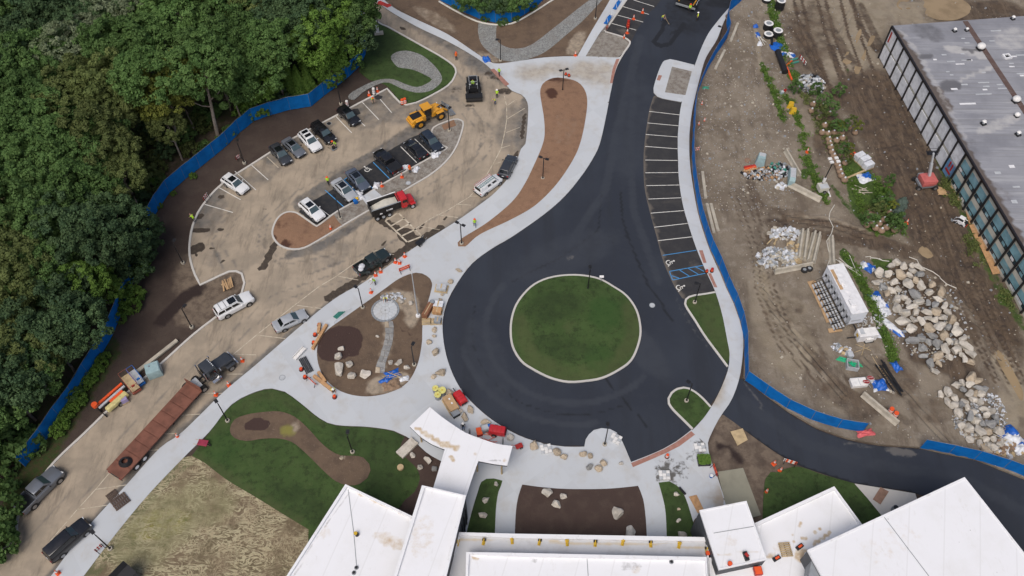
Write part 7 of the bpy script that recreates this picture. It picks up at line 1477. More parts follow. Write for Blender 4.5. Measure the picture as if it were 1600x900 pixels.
BL = [(691,461,.5,'tan','small tan boulder, upper of a pair above the pallets'),(688,469,.5,'tan','small tan boulder, lower of a pair above the pallets'),(679,516,.75,'tan','tan boulder just below the pallets by the roundabout'),(679,526,.6,'tan','small tan boulder touching the one below the pallets'),(670,536,.8,'tan','tan boulder on the left of the row along the roundabout'),(680.5,551,1.15,'tan','large round tan boulder in the row along the roundabout'),(689,584,1.15,'tan','large tan boulder lower in the row along the roundabout'),(677.5,589,.7,'tan','small tan boulder beside the large lower one'),(701,614,.95,'tan','tan boulder beside the yellow lidded bins'),(735,641,.85,'tan','tan boulder right of the plywood crate'),(719,643,.7,'pale','small boulder at the lower end of the plywood crate'),(726,652,.95,'tan','netted tan boulder above the standing worker'),(759,661,.9,'tan','tan boulder above the red engine cover'),(797,684,1.0,'pale','pale boulder right of the red engine cover'),(834.5,697,1.25,'tan','large tan boulder at the edge of the road below the roundabout'),(870,707,.95,'tan','tan boulder right of a pale paver stack'),(881,714.5,.75,'tan','round tan boulder below the roundabout'),(911,710,.85,'tan','elongated tan boulder left of the concrete nose'),(922,713,.65,'tan','small tan boulder left of the concrete nose'),(921,730,.8,'grey','grey boulder above the dark mulch bed'),(935,733,.85,'tan','tan boulder next to the grey one above the dark bed'),(943,724,.85,'tan','tan boulder on the concrete nose'),(970,725,.6,'pale','pale boulder at the right of the concrete nose'),(717,423,.75,'tan','tan boulder on stained concrete at the top of the roundabout pavement'),(704,441,.7,'tan','tan boulder on the pavement left of the roundabout, uppermost'),
      (532.5,546,.85,'pale','uppermost pale boulder of the arc in the stone garden'),(529,559,1.1,'pale','second pale boulder of the arc in the stone garden'),(545,571,1.1,'pale','third pale boulder of the arc in the stone garden'),(530.5,580,1.65,'pale','largest pale boulder of the arc in the stone garden'),(551,588,1.15,'pale','pale boulder at the bottom of the arc in the stone garden'),(571,586,1.3,'pale','pale boulder at the right end of the arc in the stone garden'),(610,567,.7,'pale','leftmost of three pale boulders right of the stepping path'),(623,568,.85,'pale','middle of three pale boulders right of the stepping path'),(636,575,.75,'pale','rightmost of three pale boulders right of the stepping path'),(590,526,.45,'pale','small pale stone beside the stepping path'),(627,472,.75,'pale','pale boulder right of the paved circle'),(642,474,.75,'pale','pale boulder beside the flagpole'),
      (855,771,1.15,'pale','upper left pale rock in the dark mulch bed'),(880,776,.8,'pale','small pale rock right of the pair in the dark bed'),(869,789,1.1,'pale','lower pale rock of the trio in the dark bed'),(965,803,1.5,'pale','largest pale rock at the right of the dark bed'),(984,833,1.3,'pale','pale rock against the roof at the bottom of the dark bed'),(1057,773,.65,'pale','upper pale rock in the small right lawn'),(1060,796,.4,'tan','small brown rock in the small right lawn'),(1059.5,814,.55,'pale','pointed pale rock in the small right lawn'),(1066,837,.95,'pale','pale rock against the roof in the small right lawn'),(775,757,.55,'pale','upper pale rock in the small left lawn'),(759,782,.85,'pale','middle pale rock in the small left lawn'),(754,806,.85,'pale','lower pale rock in the small left lawn'),
      (644.5,712,.7,'pale','pale boulder touching the flat stone slab'),(669,720,.95,'pale','pale boulder in mulch nearest the canopy stem'),(655.5,731,.8,'pale','pale boulder low in the mulch corner'),(679.5,733,.75,'grey','grey boulder half under the canopy stem'),(534,716,.5,'tan','small stone in the bare bed')]
for px, py, r, kd, s in BL: boulder(px, py, r * .60, kd, s, .15, rnd.uniform(1.0,1.35))
def in_poly(pts, n, sp, seed):
    rg = random.Random(seed); xs = [p[0] for p in pts]; ys = [p[1] for p in pts]; out = []; tries = 0
    while len(out) < n and tries < 6000:
        tries += 1; q = (rg.uniform(min(xs),max(xs)),rg.uniform(min(ys),max(ys))); s = sp * rg.uniform(.75,1.2)
        if inside(np.array([q]),pts)[0] and all((q[0] - o[0]) ** 2 + ((q[1] - o[1])*1.2) ** 2 > ((s + o[2])*.5) ** 2 for o in out): out.append((q[0], q[1], s))
    return out
def place(px, py, box):
    """where in its pile a thing lies"""
    x0, y0, x1, y1 = box; return '%s hundredths across and %s hundredths down' % (words(100*(px - x0)/(x1 - x0)),words(100*(py - y0)/(y1 - y0)))
PILE1 = [(1362,428),(1385,422),(1395,403),(1412,408),(1435,418),(1440,440),(1470,455),(1478,485),(1486,500),(1502,520),(1506,540),(1522,555),(1516,568),(1490,562),(1478,570),(1458,588),(1450,575),(1432,558),(1422,540),(1424,520),(1410,512),(1398,490),(1384,470),(1378,455),(1366,445)]
PILE2 = [(1466,618),(1488,612),(1494,600),(1515,592),(1530,598),(1540,618),(1534,632),(1548,640),(1556,660),(1564,680),(1560,700),(1536,706),(1512,690),(1500,668),(1488,640)]
for pile, n, sp, nm, bx in ((PILE1,118,13.2,'larger boulder pile',(1362,403,1522,588)),(PILE2,44,12,'smaller boulder pile',(1466,592,1564,706))):
    for i, (x, y, s) in enumerate(in_poly(pile, n, sp, 5)):
        g = 1422 < x < 1462 and 525 < y < 560; kd = 'grey' if (g or rnd.random() < .2) else ('tan' if rnd.random() < .18 else 'pale'); r = s / 20*(1.05 if not g else .95)
        big = 'big' if r > .70 else 'middling' if r > .58 else 'small'
        boulder(x, y, r * 1.12, kd,'%s %s boulder %s the %s' % (big, kd, place(x, y, bx),nm),0, rnd.uniform(1.0,1.5),group=nm, sink=.12 if i % 3 else -.25)
# flat stones
o = thing('stone_slab','flat rectangular stone slab in the mulch beside the lawn','stone slab',G(636.5,701,.14),heading((626,711),(646,692))); bxm((0,0,.2),(2.7,1.25,.4)).b('slab',RM['pale'], o, .06); bxm((0,0,-.02),(2.4,1.0,.1)).b('bedding',BM.burlap, o)
p = G(626,731,.14); o = cym((0,0,0),(0,0,.3),.42,.4,16).b('tree_stump',BM.lumber, None, .03); o.location = p; tag(o,'round pale tree stump on the lawn beside the mulch','stump')
# paved circle and stepping path of the stone garden
pc = thing('paved_circle','round pale stone patio with dark rim in the stone garden','patio',G(602,485,.15))
cym((0,0,-.1),(0,0,.06),1.72, n=40).b('bedding',GM['joint'], pc)
for rr, n in ((.62,6),(1.16,12),(1.64,18)):
    r0 = rr - .50
    for i in range(n):
        a0, a1 = 2*math.pi * (i + .03)/n + rr, 2*math.pi * (i + .97)/n + rr; r0_ = max(.05, r0); mb = MB(); mb.prism([(r0_ * math.cos(a0),r0_ * math.sin(a0)),(rr * math.cos(a0),rr * math.sin(a0)),(rr * 1.02*math.cos((a0 + a1)/2),rr * 1.02*math.sin((a0 + a1)/2)),(rr * math.cos(a1),rr * math.sin(a1)),(r0_ * math.cos(a1),r0_ * math.sin(a1))], 0,.085 + .012*rnd.random()); mb.b('paver',GM['conc'], pc)
for i in range(26):
    a0, a1 = 2*math.pi * (i + .06)/26,2*math.pi * (i + .94)/26; MB().prism([(1.70*math.cos(a0),1.70*math.sin(a0)),(1.95*math.cos(a0),1.95*math.sin(a0)),(1.95*math.cos(a1),1.95*math.sin(a1)),(1.70*math.cos(a1),1.70*math.sin(a1))], -.05,.13).b('rim_stone',BM.grey, pc)
sp_ = thing('stepping_path','curved path of flat grey stepping stones in the stone garden','path',G(603,540,.15)); o0 = sp_.location.copy()
PL_ = [(601,502),(601,512),(602,522),(601,531),(599,539),(596,547),(594,556),(590,564),(587,573),(586,583)]; PR_ = [(614,502),(616,512),(615,522),(614,532),(612,541),(609,550),(606,558),(603,567),(602,576),(601,583)]
for i in range(9):
    a, b, c, d = [G(*q, .15) - o0 for q in (PL_[i], PL_[i + 1], PR_[i + 1], PR_[i])]; m1, m2 = a.lerp(d, rnd.uniform(.4,.6)),b.lerp(c, rnd.uniform(.4,.6))
    for poly in ([(a, b, m2, m1),(m1, m2, c, d)] if i % 3 != 1 else [(a, b, c, d)]):
        cc = sum(poly, Vector())/4; P = [cc + (q - cc)*.93 for q in poly]; MB().prism([(q.x, q.y) for q in P], -.02,.06 + .03*rnd.random()).b('flagstone',RM['grey'] if rnd.random() < .75 else RM['tan'], sp_, .015)

# balled trees waiting to be planted
BALL = MB().ball((0,0,.42),.48,12,8,(1,1,.85)).mesh('root_ball',BM.burlap, 0, True); BTW = cym((0,0,.7),(0,0,.92),.07, n=6).ball((0,0,.86),.15,7,5).mesh('trunk_wrap',BM.tarpwhite)
BR = [crown_mesh(90 + i, k, 1.15,1.3,13,84,.45,.14) for i, k in enumerate(('green','olive','light','green'))]
def balled(x, y, fol, label, s=1.0, tilt=(0,0),Z=(1240,150,3.911)):
    px, py = Z[0] + x / Z[2], Z[1] + y / Z[2]; p = at(px, py); t = thing('balled_tree',label,'balled tree',p, rnd.random()*6,'balled trees waiting on the site'); t.scale = (s, s, s); link('root_ball',BALL, None, t); link('trunk_wrap',BTW, None, t)
    if fol is not None: o = link('foliage',fol, None, t); o.location.z = .7 if fol.name.startswith('foliage') else 1.5; o.scale = (.78,.78,.9)
row = [(210,278),(215,302),(222,327),(229,357),(240,380),(250,403),(262,430),(270,450),(277,475),(286,500),(305,524)]
for i, (x, y) in enumerate(row): balled(x, y, None,'burlap root ball in the long row on grass, number %s from the top' % ('one two three four five six seven eight nine ten eleven'.split()[i]),1.15)
for x, y, f, s in ((255,285, None,'burlap root ball just right of the row'),(292,270, None,'burlap root ball right of the upper end of the row'),(115,64, None,'burlap root ball at the far upper left of the tree cluster'),(205,66, None,'burlap root ball at the top of the tree cluster'),(105,103, None,'burlap root ball at the left of the tree cluster'),(150,145, BR[1],'balled tree with olive leaves left in the upper cluster'),(185,192, None,'burlap root ball in the middle of the upper cluster'),(170,236, None,'burlap root ball at the lower left of the upper cluster'),(205,244, None,'burlap root ball at the lower end of the upper cluster'),(215,120, BR[0],'balled tree with dark green leaves at the top of the cluster'),(170,70, BR[0],'dark balled shrub between the two uppermost root balls'),(240,235, cone_dark,'dark narrow balled evergreen, left of three standing together'),(262,232, cone_yel,'yellowish narrow balled evergreen, middle of three standing together'),(290,235, cone_dark,'dark narrow balled evergreen, right of three standing together'),(335,205, cone_olv,'olive narrow balled evergreen at the mud edge, upper'),(370,235, cone_yel,'yellow green balled evergreen at the mud edge, lower'),(285,375, cone_dark,'dark balled evergreen beside the root ball row'),(318,370, cone_yel,'yellow balled evergreen beside the root ball row'),(308,420, cone_olv,'brownish balled evergreen beside the root ball row'),
                   (530,640, BR[2],'bright yellow balled shrub at the top of the lower cluster'),(500,740, BR[1],'brown leaved balled shrub in the lower cluster'),(580,720, cone_yel,'yellow green balled evergreen in the lower cluster'),(625,745, cone_blue,'blue spruce, lower right of the lower cluster'),(645,690, cone_blue,'blue spruce, upper right of the lower cluster'),(562,570, cone_dark,'small dark evergreen alone above the lower cluster'),(595,800, BR[3],'green balled shrub at the right of the lower root balls'),(550,680, cone_dark,'dark balled evergreen in the middle of the lower cluster'),(525,700, BR[3],'green balled shrub behind the brown one'),(610,830, BR[3],'green shrub at the lower right end of the lower cluster'),(440,800, BR[3],'green shrub left of the lower root balls'),
                   (455,748, None,'burlap root ball at the left of the lower cluster'),(475,792, None,'burlap root ball low left in the lower cluster'),(495,818, None,'pale burlap root ball at the bottom of the lower cluster'),(530,834, None,'lowest burlap root ball of the lower cluster'),(560,815, None,'burlap root ball at the lower right of the cluster'),(515,792, None,'burlap root ball behind the lowest one'),(465,722, None,'burlap root ball at the upper left of the lower cluster'),(545,768, None,'burlap root ball in the middle of the lower cluster')): balled(x, y, f, s, 1.15 if f is None else 1.05)
for px, py, s in ((1240,145,'dark evergreen plant lying on soil left of the rubble'),(1272,148,'dark evergreen beside the right of the rubble heap'),(1308,150,'tall green evergreen plant standing on mud beyond the rubble')): p = at(px, py); t = thing('evergreen_plant',s,'evergreen',p, rnd.random()*6); link('foliage',cone_dark, None, t); cym((0,0,-.1),(0,0,1),.06).b('stem',BARK, t)

# white trailer with stairs
TZ = 3.7; c_ = [G(1293,416, TZ),G(1317,410.5, TZ),G(1356.5,486.5, TZ),G(1332,491.5, TZ)]; ctr = sum(c_, Vector())/4; ax = ((c_[3] - c_[0]) + (c_[2] - c_[1])).normalized(); LT = ((c_[3] - c_[0]).length + (c_[2] - c_[1]).length)/2; WT = ((c_[1] - c_[0]).length + (c_[2] - c_[3]).length)/2
tz = site_z(ctr.x, ctr.y); tl = thing('restroom_trailer','long white restroom trailer with a row of metal stairs','trailer',(ctr.x, ctr.y, tz),math.atan2(ax.y, ax.x)); hT = TZ - tz
bxm((0,0,.8 + (hT - .9)/2),(LT, WT, hT - .9)).b('body',simple('trailer_white',(.70,.73,.78),.4,.08),tl, .05); bxm((0,0, hT - .04),(LT + .06, WT + .06,.1)).b('roof',BM.white, tl, .02); bxm((0,0,.7),(LT - .4, WT - .5,.2)).b('chassis',BM.black, tl)
wd_ = -1                                                  # stairs stand on the west side: local -y
for i in range(8):
    x = -LT / 2 + LT * (i + .65)/8.3; bxm((x, wd_ * (WT / 2 + .012),1.95),(.42,.03,.5)).b('window',GDARK, tl); bxm((x + .55, wd_ * (WT / 2 + .01),1.75),(.62,.02,1.75)).b('door',BM.lgrey, tl)
    for k in range(4): bxm((x + .45, wd_ * (WT / 2 + .45 + k * .36),.82 - k * .2),(.85,.26,.05)).b('stair_tread',BM.lgrey, tl)
    for s in (-.45,.45): bxm((x + .45 + s, wd_ * (WT / 2 + .95),.55),(.05,1.5,.08),0,(1,1)).b('stringer',BM.black, tl); MB().tube([(x + .45 + s, wd_ * (WT / 2 + .1),1.75),(x + .45 + s, wd_ * (WT / 2 + 1.6),1.0),(x + .45 + s, wd_ * (WT / 2 + 1.6),.1)], .03,5).b('handrail',BM.black, tl)
for i in range(8): bxm((-LT / 2 + LT * (i + .6)/8.2,-.15, hT + .06),(.38,.38,.16)).b('roof_vent',BM.white, tl, .03)
for x in (-LT * .14, LT * .30): bxm((x, -.45, hT + .16),(.95,.75,.34)).b('air_conditioner',BM.white, tl, .08)
bxm((-LT * .2,-WT * .36, hT + .013),(LT * .42, WT * .2,.012)).b('roof_stain',BM.wood, tl)
for s in (-.6,.6): wheel(tl, LT * .2 + s, .9,.36,.25); wheel(tl, LT * .2 + s, -.9,.36,.25)
bxm((LT / 2 + .9,0,.6),(1.8,.15,.12)).b('drawbar',BM.black, tl); bxm((LT / 2 + .015,0,1.6),(.02,1.4,.25)).b('end_lettering',BM.lgrey, tl)
def plate_on(px, label, m, name, cat, z=.08, th=.05, group=None):
    P = [at(*q) for q in px]; zz = max(p.z for p in P) + z; P = [Vector((p.x, p.y, zz)) for p in P]
    if area2(P) < 0: P = P[::-1]
    return tag(MB().quad(*P, th).b(name, m),label, cat, group)
for pp, s in (([(1261,441),(1273,438.5),(1283,457),(1271,460)],'upper plywood sheet at the foot of the trailer stairs'),([(1271,460.5),(1282,458.5),(1293,479),(1281,481.5)],'middle plywood sheet at the foot of the trailer stairs'),([(1282,482.5),(1293,481),(1302,503),(1291,505)],'lower plywood sheet at the foot of the trailer stairs'),([(1293,514.5),(1313,511.5),(1316,518),(1295,521)],'small plywood sheet in front of the white generator')): plate_on(pp, s, BM.wood,'plywood_sheet','plywood')
# site equipment
def box_thing(name, label, cat, px, py, size, m, rz=0, parts=(),z=0.0, bev=.05, top=(1,1)):
    t = thing(name, label, cat, at(px, py, z),rz); bxm((0,0, size[2]/2),size, 0, top).b('body',m, t, bev)
    for n, c, s, mm in parts: bxm(c, s).b(n, mm, t, .02)
    return t
g = box_thing('generator','white wheeled generator with open panel below the trailer','generator',1351,527,(2.6,1.3,1.35),BM.white, R(8),(('lid',(0,.05,1.38),(2.5,1.15,.06),BM.whitep),('warning_label',(-1.31,0,.8),(.02,.5,.5),BM.yellow),('louvre',(-.8,.1,1.42),(.6,.8,.03),BM.lgrey),('drawbar',(-1.9,0,.35),(1.4,.12,.12),BM.black)))
for s in (-1,1): wheel(g, .3, s * .72,.36,.22)
plate_on([(1365,519),(1370,518),(1377,530),(1366,529)],'white sheet lying on the ground behind the generator',BM.tarpwhite,'white_sheet','sheet',.2)
g2 = box_thing('generator_light','small white light unit beside the white generator','light',1356,532,(1.0,.7,.8),BM.whitep, .2,(('lamp',(.3,0,.9),(.3,.4,.2),BM.lgrey),('frame',(0,0,.05),(1.3,.9,.1),BM.black)))
bn = thing('crate','grey open crate full of green pipe fittings','crate',at(1330,573),R(-10)); bxm((0,0,.08),(1.5,1.3,.1)).b('floor',BM.grey, bn)
for x, y, sx, sy in ((0,.63,1.5,.08),(0,-.63,1.5,.08),(.72,0,.08,1.2),(-.72,0,.08,1.2)): bxm((x, y, .45),(sx, sy, .8)).b('wall',BM.lgrey, bn)
mb = MB(); rg = random.Random(4)
for k in range(12): a = rg.random()*3; mb.cyl((rg.uniform(-.45,.45),rg.uniform(-.35,.35),.3 + .03*k),(rg.uniform(-.5,.5),rg.uniform(-.4,.4),.35 + .04*k),.08, n=6)
o = mb.b('pipe_fittings',BM.green); o.location = bn.location; tag(o,'jumble of green pipe fittings inside the grey crate','pipe fittings')
gp = thing('pipe_bundle','bundle of bright green pipes lying behind the grey crate','pipes',at(1327,565),heading((1308,560),(1345,570)))
for k in range(5): cym((-1.75 + .1*k, -.3 + k * .14,.09 + .08*(k % 2)),(1.75 - .16*k, -.3 + k * .14,.09 + .08*(k % 2)),.085, n=8).b('pipe',BM.green, gp)
box_thing('metal_box','pale grey lidded box behind the green pipes','box',1327,557,(.7,.7,.6),BM.lgrey, .1,(('lid',(0,0,.62),(.74,.74,.05),BM.lgrey),))
sg = box_thing('sign_crate','white crate with stop signs leaning beside the blue tarp','crate',1340,600,(2.1,1.2,.6),BM.whitep, R(6),(('divider',(0,0,.62),(.05,1.1,.1),BM.lgrey),('rim',(0,.58,.62),(2.1,.06,.08),BM.lgrey)))
def stop_sign(px, py, label, z, r):
    t = thing('stop_sign',label,'stop sign',at(px, py) + Vector((0,0, z)),R(r)); t.rotation_euler = (R(-25),0, R(r))
    cym((0,0,0),(0,0,.03),.45, n=8).b('sign_face',BM.red, t); cym((0,0,-.02),(0,0,.02),.49, n=8).b('border',BM.whitep, t); cym((0,-.4,-.03),(0,-1.2,-.05),.03, n=5).b('sign_post',BM.lgrey, t)
    cu = bpy.data.curves.new('lettering','FONT'); cu.body = 'STOP'; cu.size = .30; cu.align_x = 'CENTER'; cu.align_y = 'CENTER'; cu.extrude = .004; ob = bpy.data.objects.new('lettering',cu); COL.objects.link(ob)
    me = bpy.data.meshes.new_from_object(ob.evaluated_get(bpy.context.evaluated_depsgraph_get())); bpy.data.objects.remove(ob); me.materials.clear(); me.materials.append(BM.whitep); o = link('lettering',me, None, t); o.location.z = .036
stop_sign(1350.5,601,'red stop sign lying lower left of the pair on the crate',.75,8); stop_sign(1357,595,'red stop sign lying upper right of the pair on the crate',.75,12)
def tarp(px, py, sx, sy, label, mats, rz=0, h=.5, seed=1, z=0.0):
    """crumpled sheet"""
    rg = random.Random(seed); p = at(px, py, z); n = 12; vs = []; ph = [rg.uniform(0,6) for _ in range(6)]
    for j in range(n + 1):
        for i in range(n + 1):
            u, v_ = i / n * 2 - 1, j / n * 2 - 1; e = max(0,1 - max(abs(u),abs(v_)) ** 3)
            vs.append((u * sx / 2*(1 + .12*math.sin(3*v_ + ph[0])),v_ * sy / 2*(1 + .12*math.sin(3*u + ph[1])),.05 + e * h * (.5 + .3*math.sin(5*u + ph[2])*math.sin(4*v_ + ph[3]) + .25*math.sin(9*v_ + ph[4])*math.sin(8*u + ph[5]))))
    me = bpy.data.meshes.new('tarp'); me.from_pydata(vs, [], [(j * (n + 1) + i, j * (n + 1) + i + 1,(j + 1)*(n + 1) + i + 1,(j + 1)*(n + 1) + i) for j in range(n) for i in range(n)])
    for m in mats: me.materials.append(m)
    for q in me.polygons:
        c = q.center; q.material_index = 0 if len(mats) == 1 or math.sin(4*c.x / sx + ph[0]) + math.sin(5*c.y / sy + ph[1]) > -.1 else 1
        q.use_smooth = True
    o = link('tarp',me); o.location = p; o.rotation_euler = (0,0, rz); return tag(o, label,'tarp')
TB, TW = BM.tarpblue, BM.tarpwhite
tarp(1355,418,2.0,1.5,'blue and white crumpled tarp at the upper end of the boulders',[TB, TW], -.6,.9,1); tarp(1372,470,1.6,2.8,'blue tarp with white patches between trailer and boulders',[TB, TW], .35,.9,2); tarp(1383,487,1.4,1.6,'white crumpled sheet below the blue tarp',[TW], .2,.6,3); tarp(1394,512,1.0,3.6,'long blue and white tarp beside the boulders',[TW, TB], .62,.6,4); tarp(1400,573,1.0,1.5,'small blue tarp on the grass strip below the boulders',[TB], .4,.7,5); tarp(1374,602,2.0,1.8,'round blue and white tarp heap beside the stop signs',[TW, TB], .1,1.0,6)
tarp(1214,73,2.4,2.2,'flat blue tarp beside the black pipe at the top right',[TB], .4,.25,7); tarp(1231,86,2.4,1.2,'white and blue sheeting below the flat blue tarp',[TW, TB], -.2,.6,8); tarp(1180.5,42,.9,.8,'small blue bag near the manhole rings',[TB], 0,.7,9); tarp(1184,55,.7,1.3,'blue bundle on bare ground left of the manhole rings',[TB], .1,.7,10); tarp(1187,69,.8,1.2,'white bag on bare ground left of the manhole rings',[TW], -.3,.6,11)
tarp(1352,278,2.6,2.0,'white and blue plastic over a frame on the grass',[TW, TB], .3,.5,12); tarp(760,93,1.2,1.6,'blue tarp on the pavement by the red tactile strip',[TB], .3,.6,13,.13); tarp(600,7,2.6,1.0,'red sheet on the pavement at the top',[BM.red], -.5,.4,14,.13); tarp(1580,683,2.4,2.6,'blue tarp heap at the lower right edge',[TB, TW], .5,1.2,15); tarp(1594,700,1.8,1.4,'pale plastic sheeting beside the blue heap at the right edge',[TW, TB], .5,.9,16); tarp(1352,677,2.2,.9,'pink red net at the end of the long blue fence',[simple('red_net',(.62,.12,.13),.6)], .2,.6,17); tarp(1102,139,1.7,.9,'green sheet heap behind the fence near the square planter',[simple('green_sheet',(.03,.26,.17),.6)], 0,.6,18)
tarp(613,585,2.0,1.2,'blue tarp in the stone garden, right',[TB], .4,.5,19,.15); tarp(604,595,1.6,1.2,'blue tarp in the stone garden, lower left',[TB], .8,.5,20,.15); tarp(631,592,1.3,.8,'white sheet at the edge of the stone garden',[TW], .2,.4,21,.15); tarp(612,602,2.4,1.5,'heap of brown soil bags in the stone garden',[BM.burlap], .3,.9,22,.15)
def poles(px, py, n, L, label, m, spread=.5, rz=0, seed=3, z=.1, r=.04, cat='sticks'):
    rg = random.Random(seed); t = thing('loose_poles',label, cat, at(px, py, z),rz)
    for k in range(n): a = rg.gauss(0, spread); l = L * rg.uniform(.6,1); ox, oy = rg.uniform(-.5,.5),rg.uniform(-.6,.6); cym((ox - math.cos(a)*l / 2, oy - math.sin(a)*l / 2,.08 + .05*k),(ox + math.cos(a)*l / 2, oy + math.sin(a)*l / 2,.1 + .05*k),r, n=6).b('pole',m, t)
poles(615,590,6,2.6,'tool handles lying over the blue tarps in the stone garden',BM.lumber, .5,.3,3,.3); poles(1570,690,9,3.0,'white sticks scattered beside the blue heap at the right edge',BM.pvc, 1.2,.3,4); poles(1560,672,6,2.6,'timber scraps above the blue heap at the right edge',BM.lumber, .9,.6,5); poles(1390,592,6,5.5,'bundle of long black pipes beside the wooden ladder',BM.black, .06, heading((1378,568),(1406,612)),6,.1,.12,'pipes'); poles(1330,420,5,4.5,'loose white pipes on the grass behind the trailer',BM.pvc, .35, R(-50),7,.1,.05,'pipes'); poles(1342,545,3,3.0,'thin crossed rods below the generator',BM.lumber, .7, R(50),8); poles(1238,360,1,.1,'short timber stub left of the four barriers',BM.lumber); poles(1205,378,3,2.2,'timber offcuts left of the white rubble',BM.lumber, .3, R(70),9,.1,.1); poles(1345,300,5,2.8,'grey planks lying on the grass above the lower tree cluster',BM.jersey, 1.3,.6,10,.1,.07); poles(1190,62,4,3.4,'white and wooden poles left of the manhole rings',BM.pvc, .25, R(-62),11,.1,.06)
ld_ = thing('ladder','wooden ladder lying beside the black pipes','ladder',at(1379,580),heading((1368,563),(1390,600)))
for s in (-.28,.28): bxm((0, s, .1),(4.6,.08,.1)).b('rail',BM.lumber, ld_)
for k in range(13): bxm((-2.1 + k * .35,0,.1),(.06,.5,.06)).b('rung',BM.lumber, ld_)
# pale blue utility boxes
ub = thing('utility_box','pale blue tilted metal box by the rubbish heap','box',at(1187,256),R(-18)); bxm((0,0,.9),(1.5,1.5,1.8),top=(.75,.8)).b('body',BM.cyan, ub, .06); bxm((0,.25,1.84),(.9,.7,.08)).b('lid',BM.lgrey, ub, .02); bxm((0,-.72,.7),(1.1,.04,.9)).b('door',BM.cyan, ub)
ug = thing('folded_container','pale blue tall narrow container between two concrete barriers','container',at(1235,281),R(78)); mb = MB(); mb.exty([(-1.5,0),(1.5,0),(1.5,.9),(.9,1.7),(-1.2,1.7),(-1.5,1.2)], -.45,.45); mb.b('body',BM.cyan, ug, .05); bxm((-.1,0,1.73),(2.0,.8,.05)).b('lid',BM.lgrey, ug); bxm((0,.47,.8),(1.8,.03,.8)).b('panel',BM.cyan, ug)
rb = thing('round_basin','rust brown round tub with a board beside the pale blue box','tub',at(1167.5,253)); cym((0,0,0),(0,0,.35),.42,.46,18).b('tub',rust, rb); cym((0,0,.3),(0,0,.36),.38,.38,18).b('inside',BM.burlap, rb); bxm((.2,.7,.15),(.25,1.0,.1),.6).b('board',BM.lumber, rb)
for i, (px, py, L_, m) in enumerate(((1170,262,2.0, BM.red),(1171,264.5,2.0, BM.orange),(1172,267.5,2.0, BM.osb))): beam((px - 8, py + 1.5),(px + 10, py - 2.5),('pink red barricade board on top of the rubbish heap','orange barricade board in the middle of the rubbish heap','tan board at the front of the rubbish heap')[i], m, .3,.35,.2 + .1*i,'barricade_board','board')
def heap(name, label, px, py, rx, ry, n, mats, sizes, seed, cat='rubble',h=.7, z=0.0):
    """loose rubble nobody would count: one object"""
    rg = random.Random(seed); mb = MB(); mi = []
    for k in range(n):
        a = rg.random()*6.28; q = math.sqrt(rg.random()); x, y = math.cos(a)*q * rx, math.sin(a)*q * ry; s = rg.uniform(*sizes); f0 = len(mb.f)
        mb.box((x, y, (1 - q)*h * rg.random() + s * .25),(s * rg.uniform(.7,1.5),s * rg.uniform(.6,1.1),s * rg.uniform(.3,.8)),rg.random()*6,(rg.uniform(.5,1),rg.uniform(.5,1)),rg.uniform(-.5,.5)); mi += [rg.randrange(len(mats))]*(len(mb.f) - f0)
    me = mb.mesh(name)
    for m in mats: me.materials.append(m)
    me.polygons.foreach_set('material_index',mi); o = link(name, me); o.location = at(px, py, z); o['label'] = label; o['category'] = cat; return stuff(o)
PR = BM.tarpwhite; GR_ = BM.lgrey; JS = BM.jersey
heap('rubble_heap','heap of white and grey broken rubble beside the orange barricade',1268,132,2.2,2.6,260, [PR, GR_, BM.grey, JS, BM.black], (.15,.6),1); heap('rubble_heap','white broken concrete scattered above the four barriers',1226,366,2.6,1.2,150, [PR, GR_, JS], (.12,.55),2, h=.35); heap('rubble_heap','grey broken concrete spread left of the four barriers',1215,404,3.2,2.0,300, [GR_, PR, JS, BM.grey], (.1,.55),3, h=.4); heap('rubble_heap','tan stones beside the leftmost barrier',1240,395,1.2,2.2,36, [JS, BM.lumber], (.25,.7),4, h=.3); heap('rubbish_heap','mixed rubbish of bags and scraps between the pale blue boxes',1196,272,3.8,1.4,220, [PR, GR_, BM.burlap, BM.black, BM.osb, BM.grey], (.12,.5),5,'rubbish',.5); heap('rubbish_heap','dark scraps beside the tall pale blue container',1219,265,1.8,1.6,90, [BM.grey, BM.black, PR, BM.teal], (.12,.5),6,'rubbish',.5); heap('rubble_heap','white bags and chunks on the dirt above the long barrier',1220,292,.9,.6,20, [PR, JS], (.3,.6),7,'bags',.3)
heap('rubble_heap','pale gravel spill in front of the trailer end',1358,505,1.8,1.2,160, [GR_, JS, PR], (.06,.22),8, h=.2); heap('rubbish_heap','small heap of white scraps left of the green pipes',1307,543,.7,.7,40, [PR, GR_, BM.grey], (.1,.35),9,'rubbish',.4); heap('rubbish_heap','wooden offcuts and sacks left of the green pipes',1319,547,.9,.7,24, [BM.lumber, GR_, PR], (.2,.5),10,'rubbish',.3); heap('rubble_heap','white and dark gravel inside the smaller boulder pile',1545,640,2.2,3.0,260, [GR_, PR, BM.grey], (.08,.3),11, h=.3); heap('rubble_heap','broken stone among the boulders at the lower right',1512,660,2.0,2.5,160, [GR_, JS, BM.grey], (.1,.4),12, h=.3); heap('rubble_heap','white broken stone beside the paved circle',614,465,1.8,.8,60, [PR, GR_, BM.grey], (.15,.4),13, h=.3, z=.15); heap('rubbish_heap','scraps and timber at the lower right edge of the site',1575,700,3.2,1.2,120, [BM.lumber, GR_, PR, BM.burlap], (.15,.6),14,'rubbish',.3)
heap('rubble_heap','pale rocks lying in mud beside the round tyre tracks',1240,420,.1,.1,1, [JS], (.2,.3),15)
SST = simple('site_stone',(.30,.27,.23),.9)
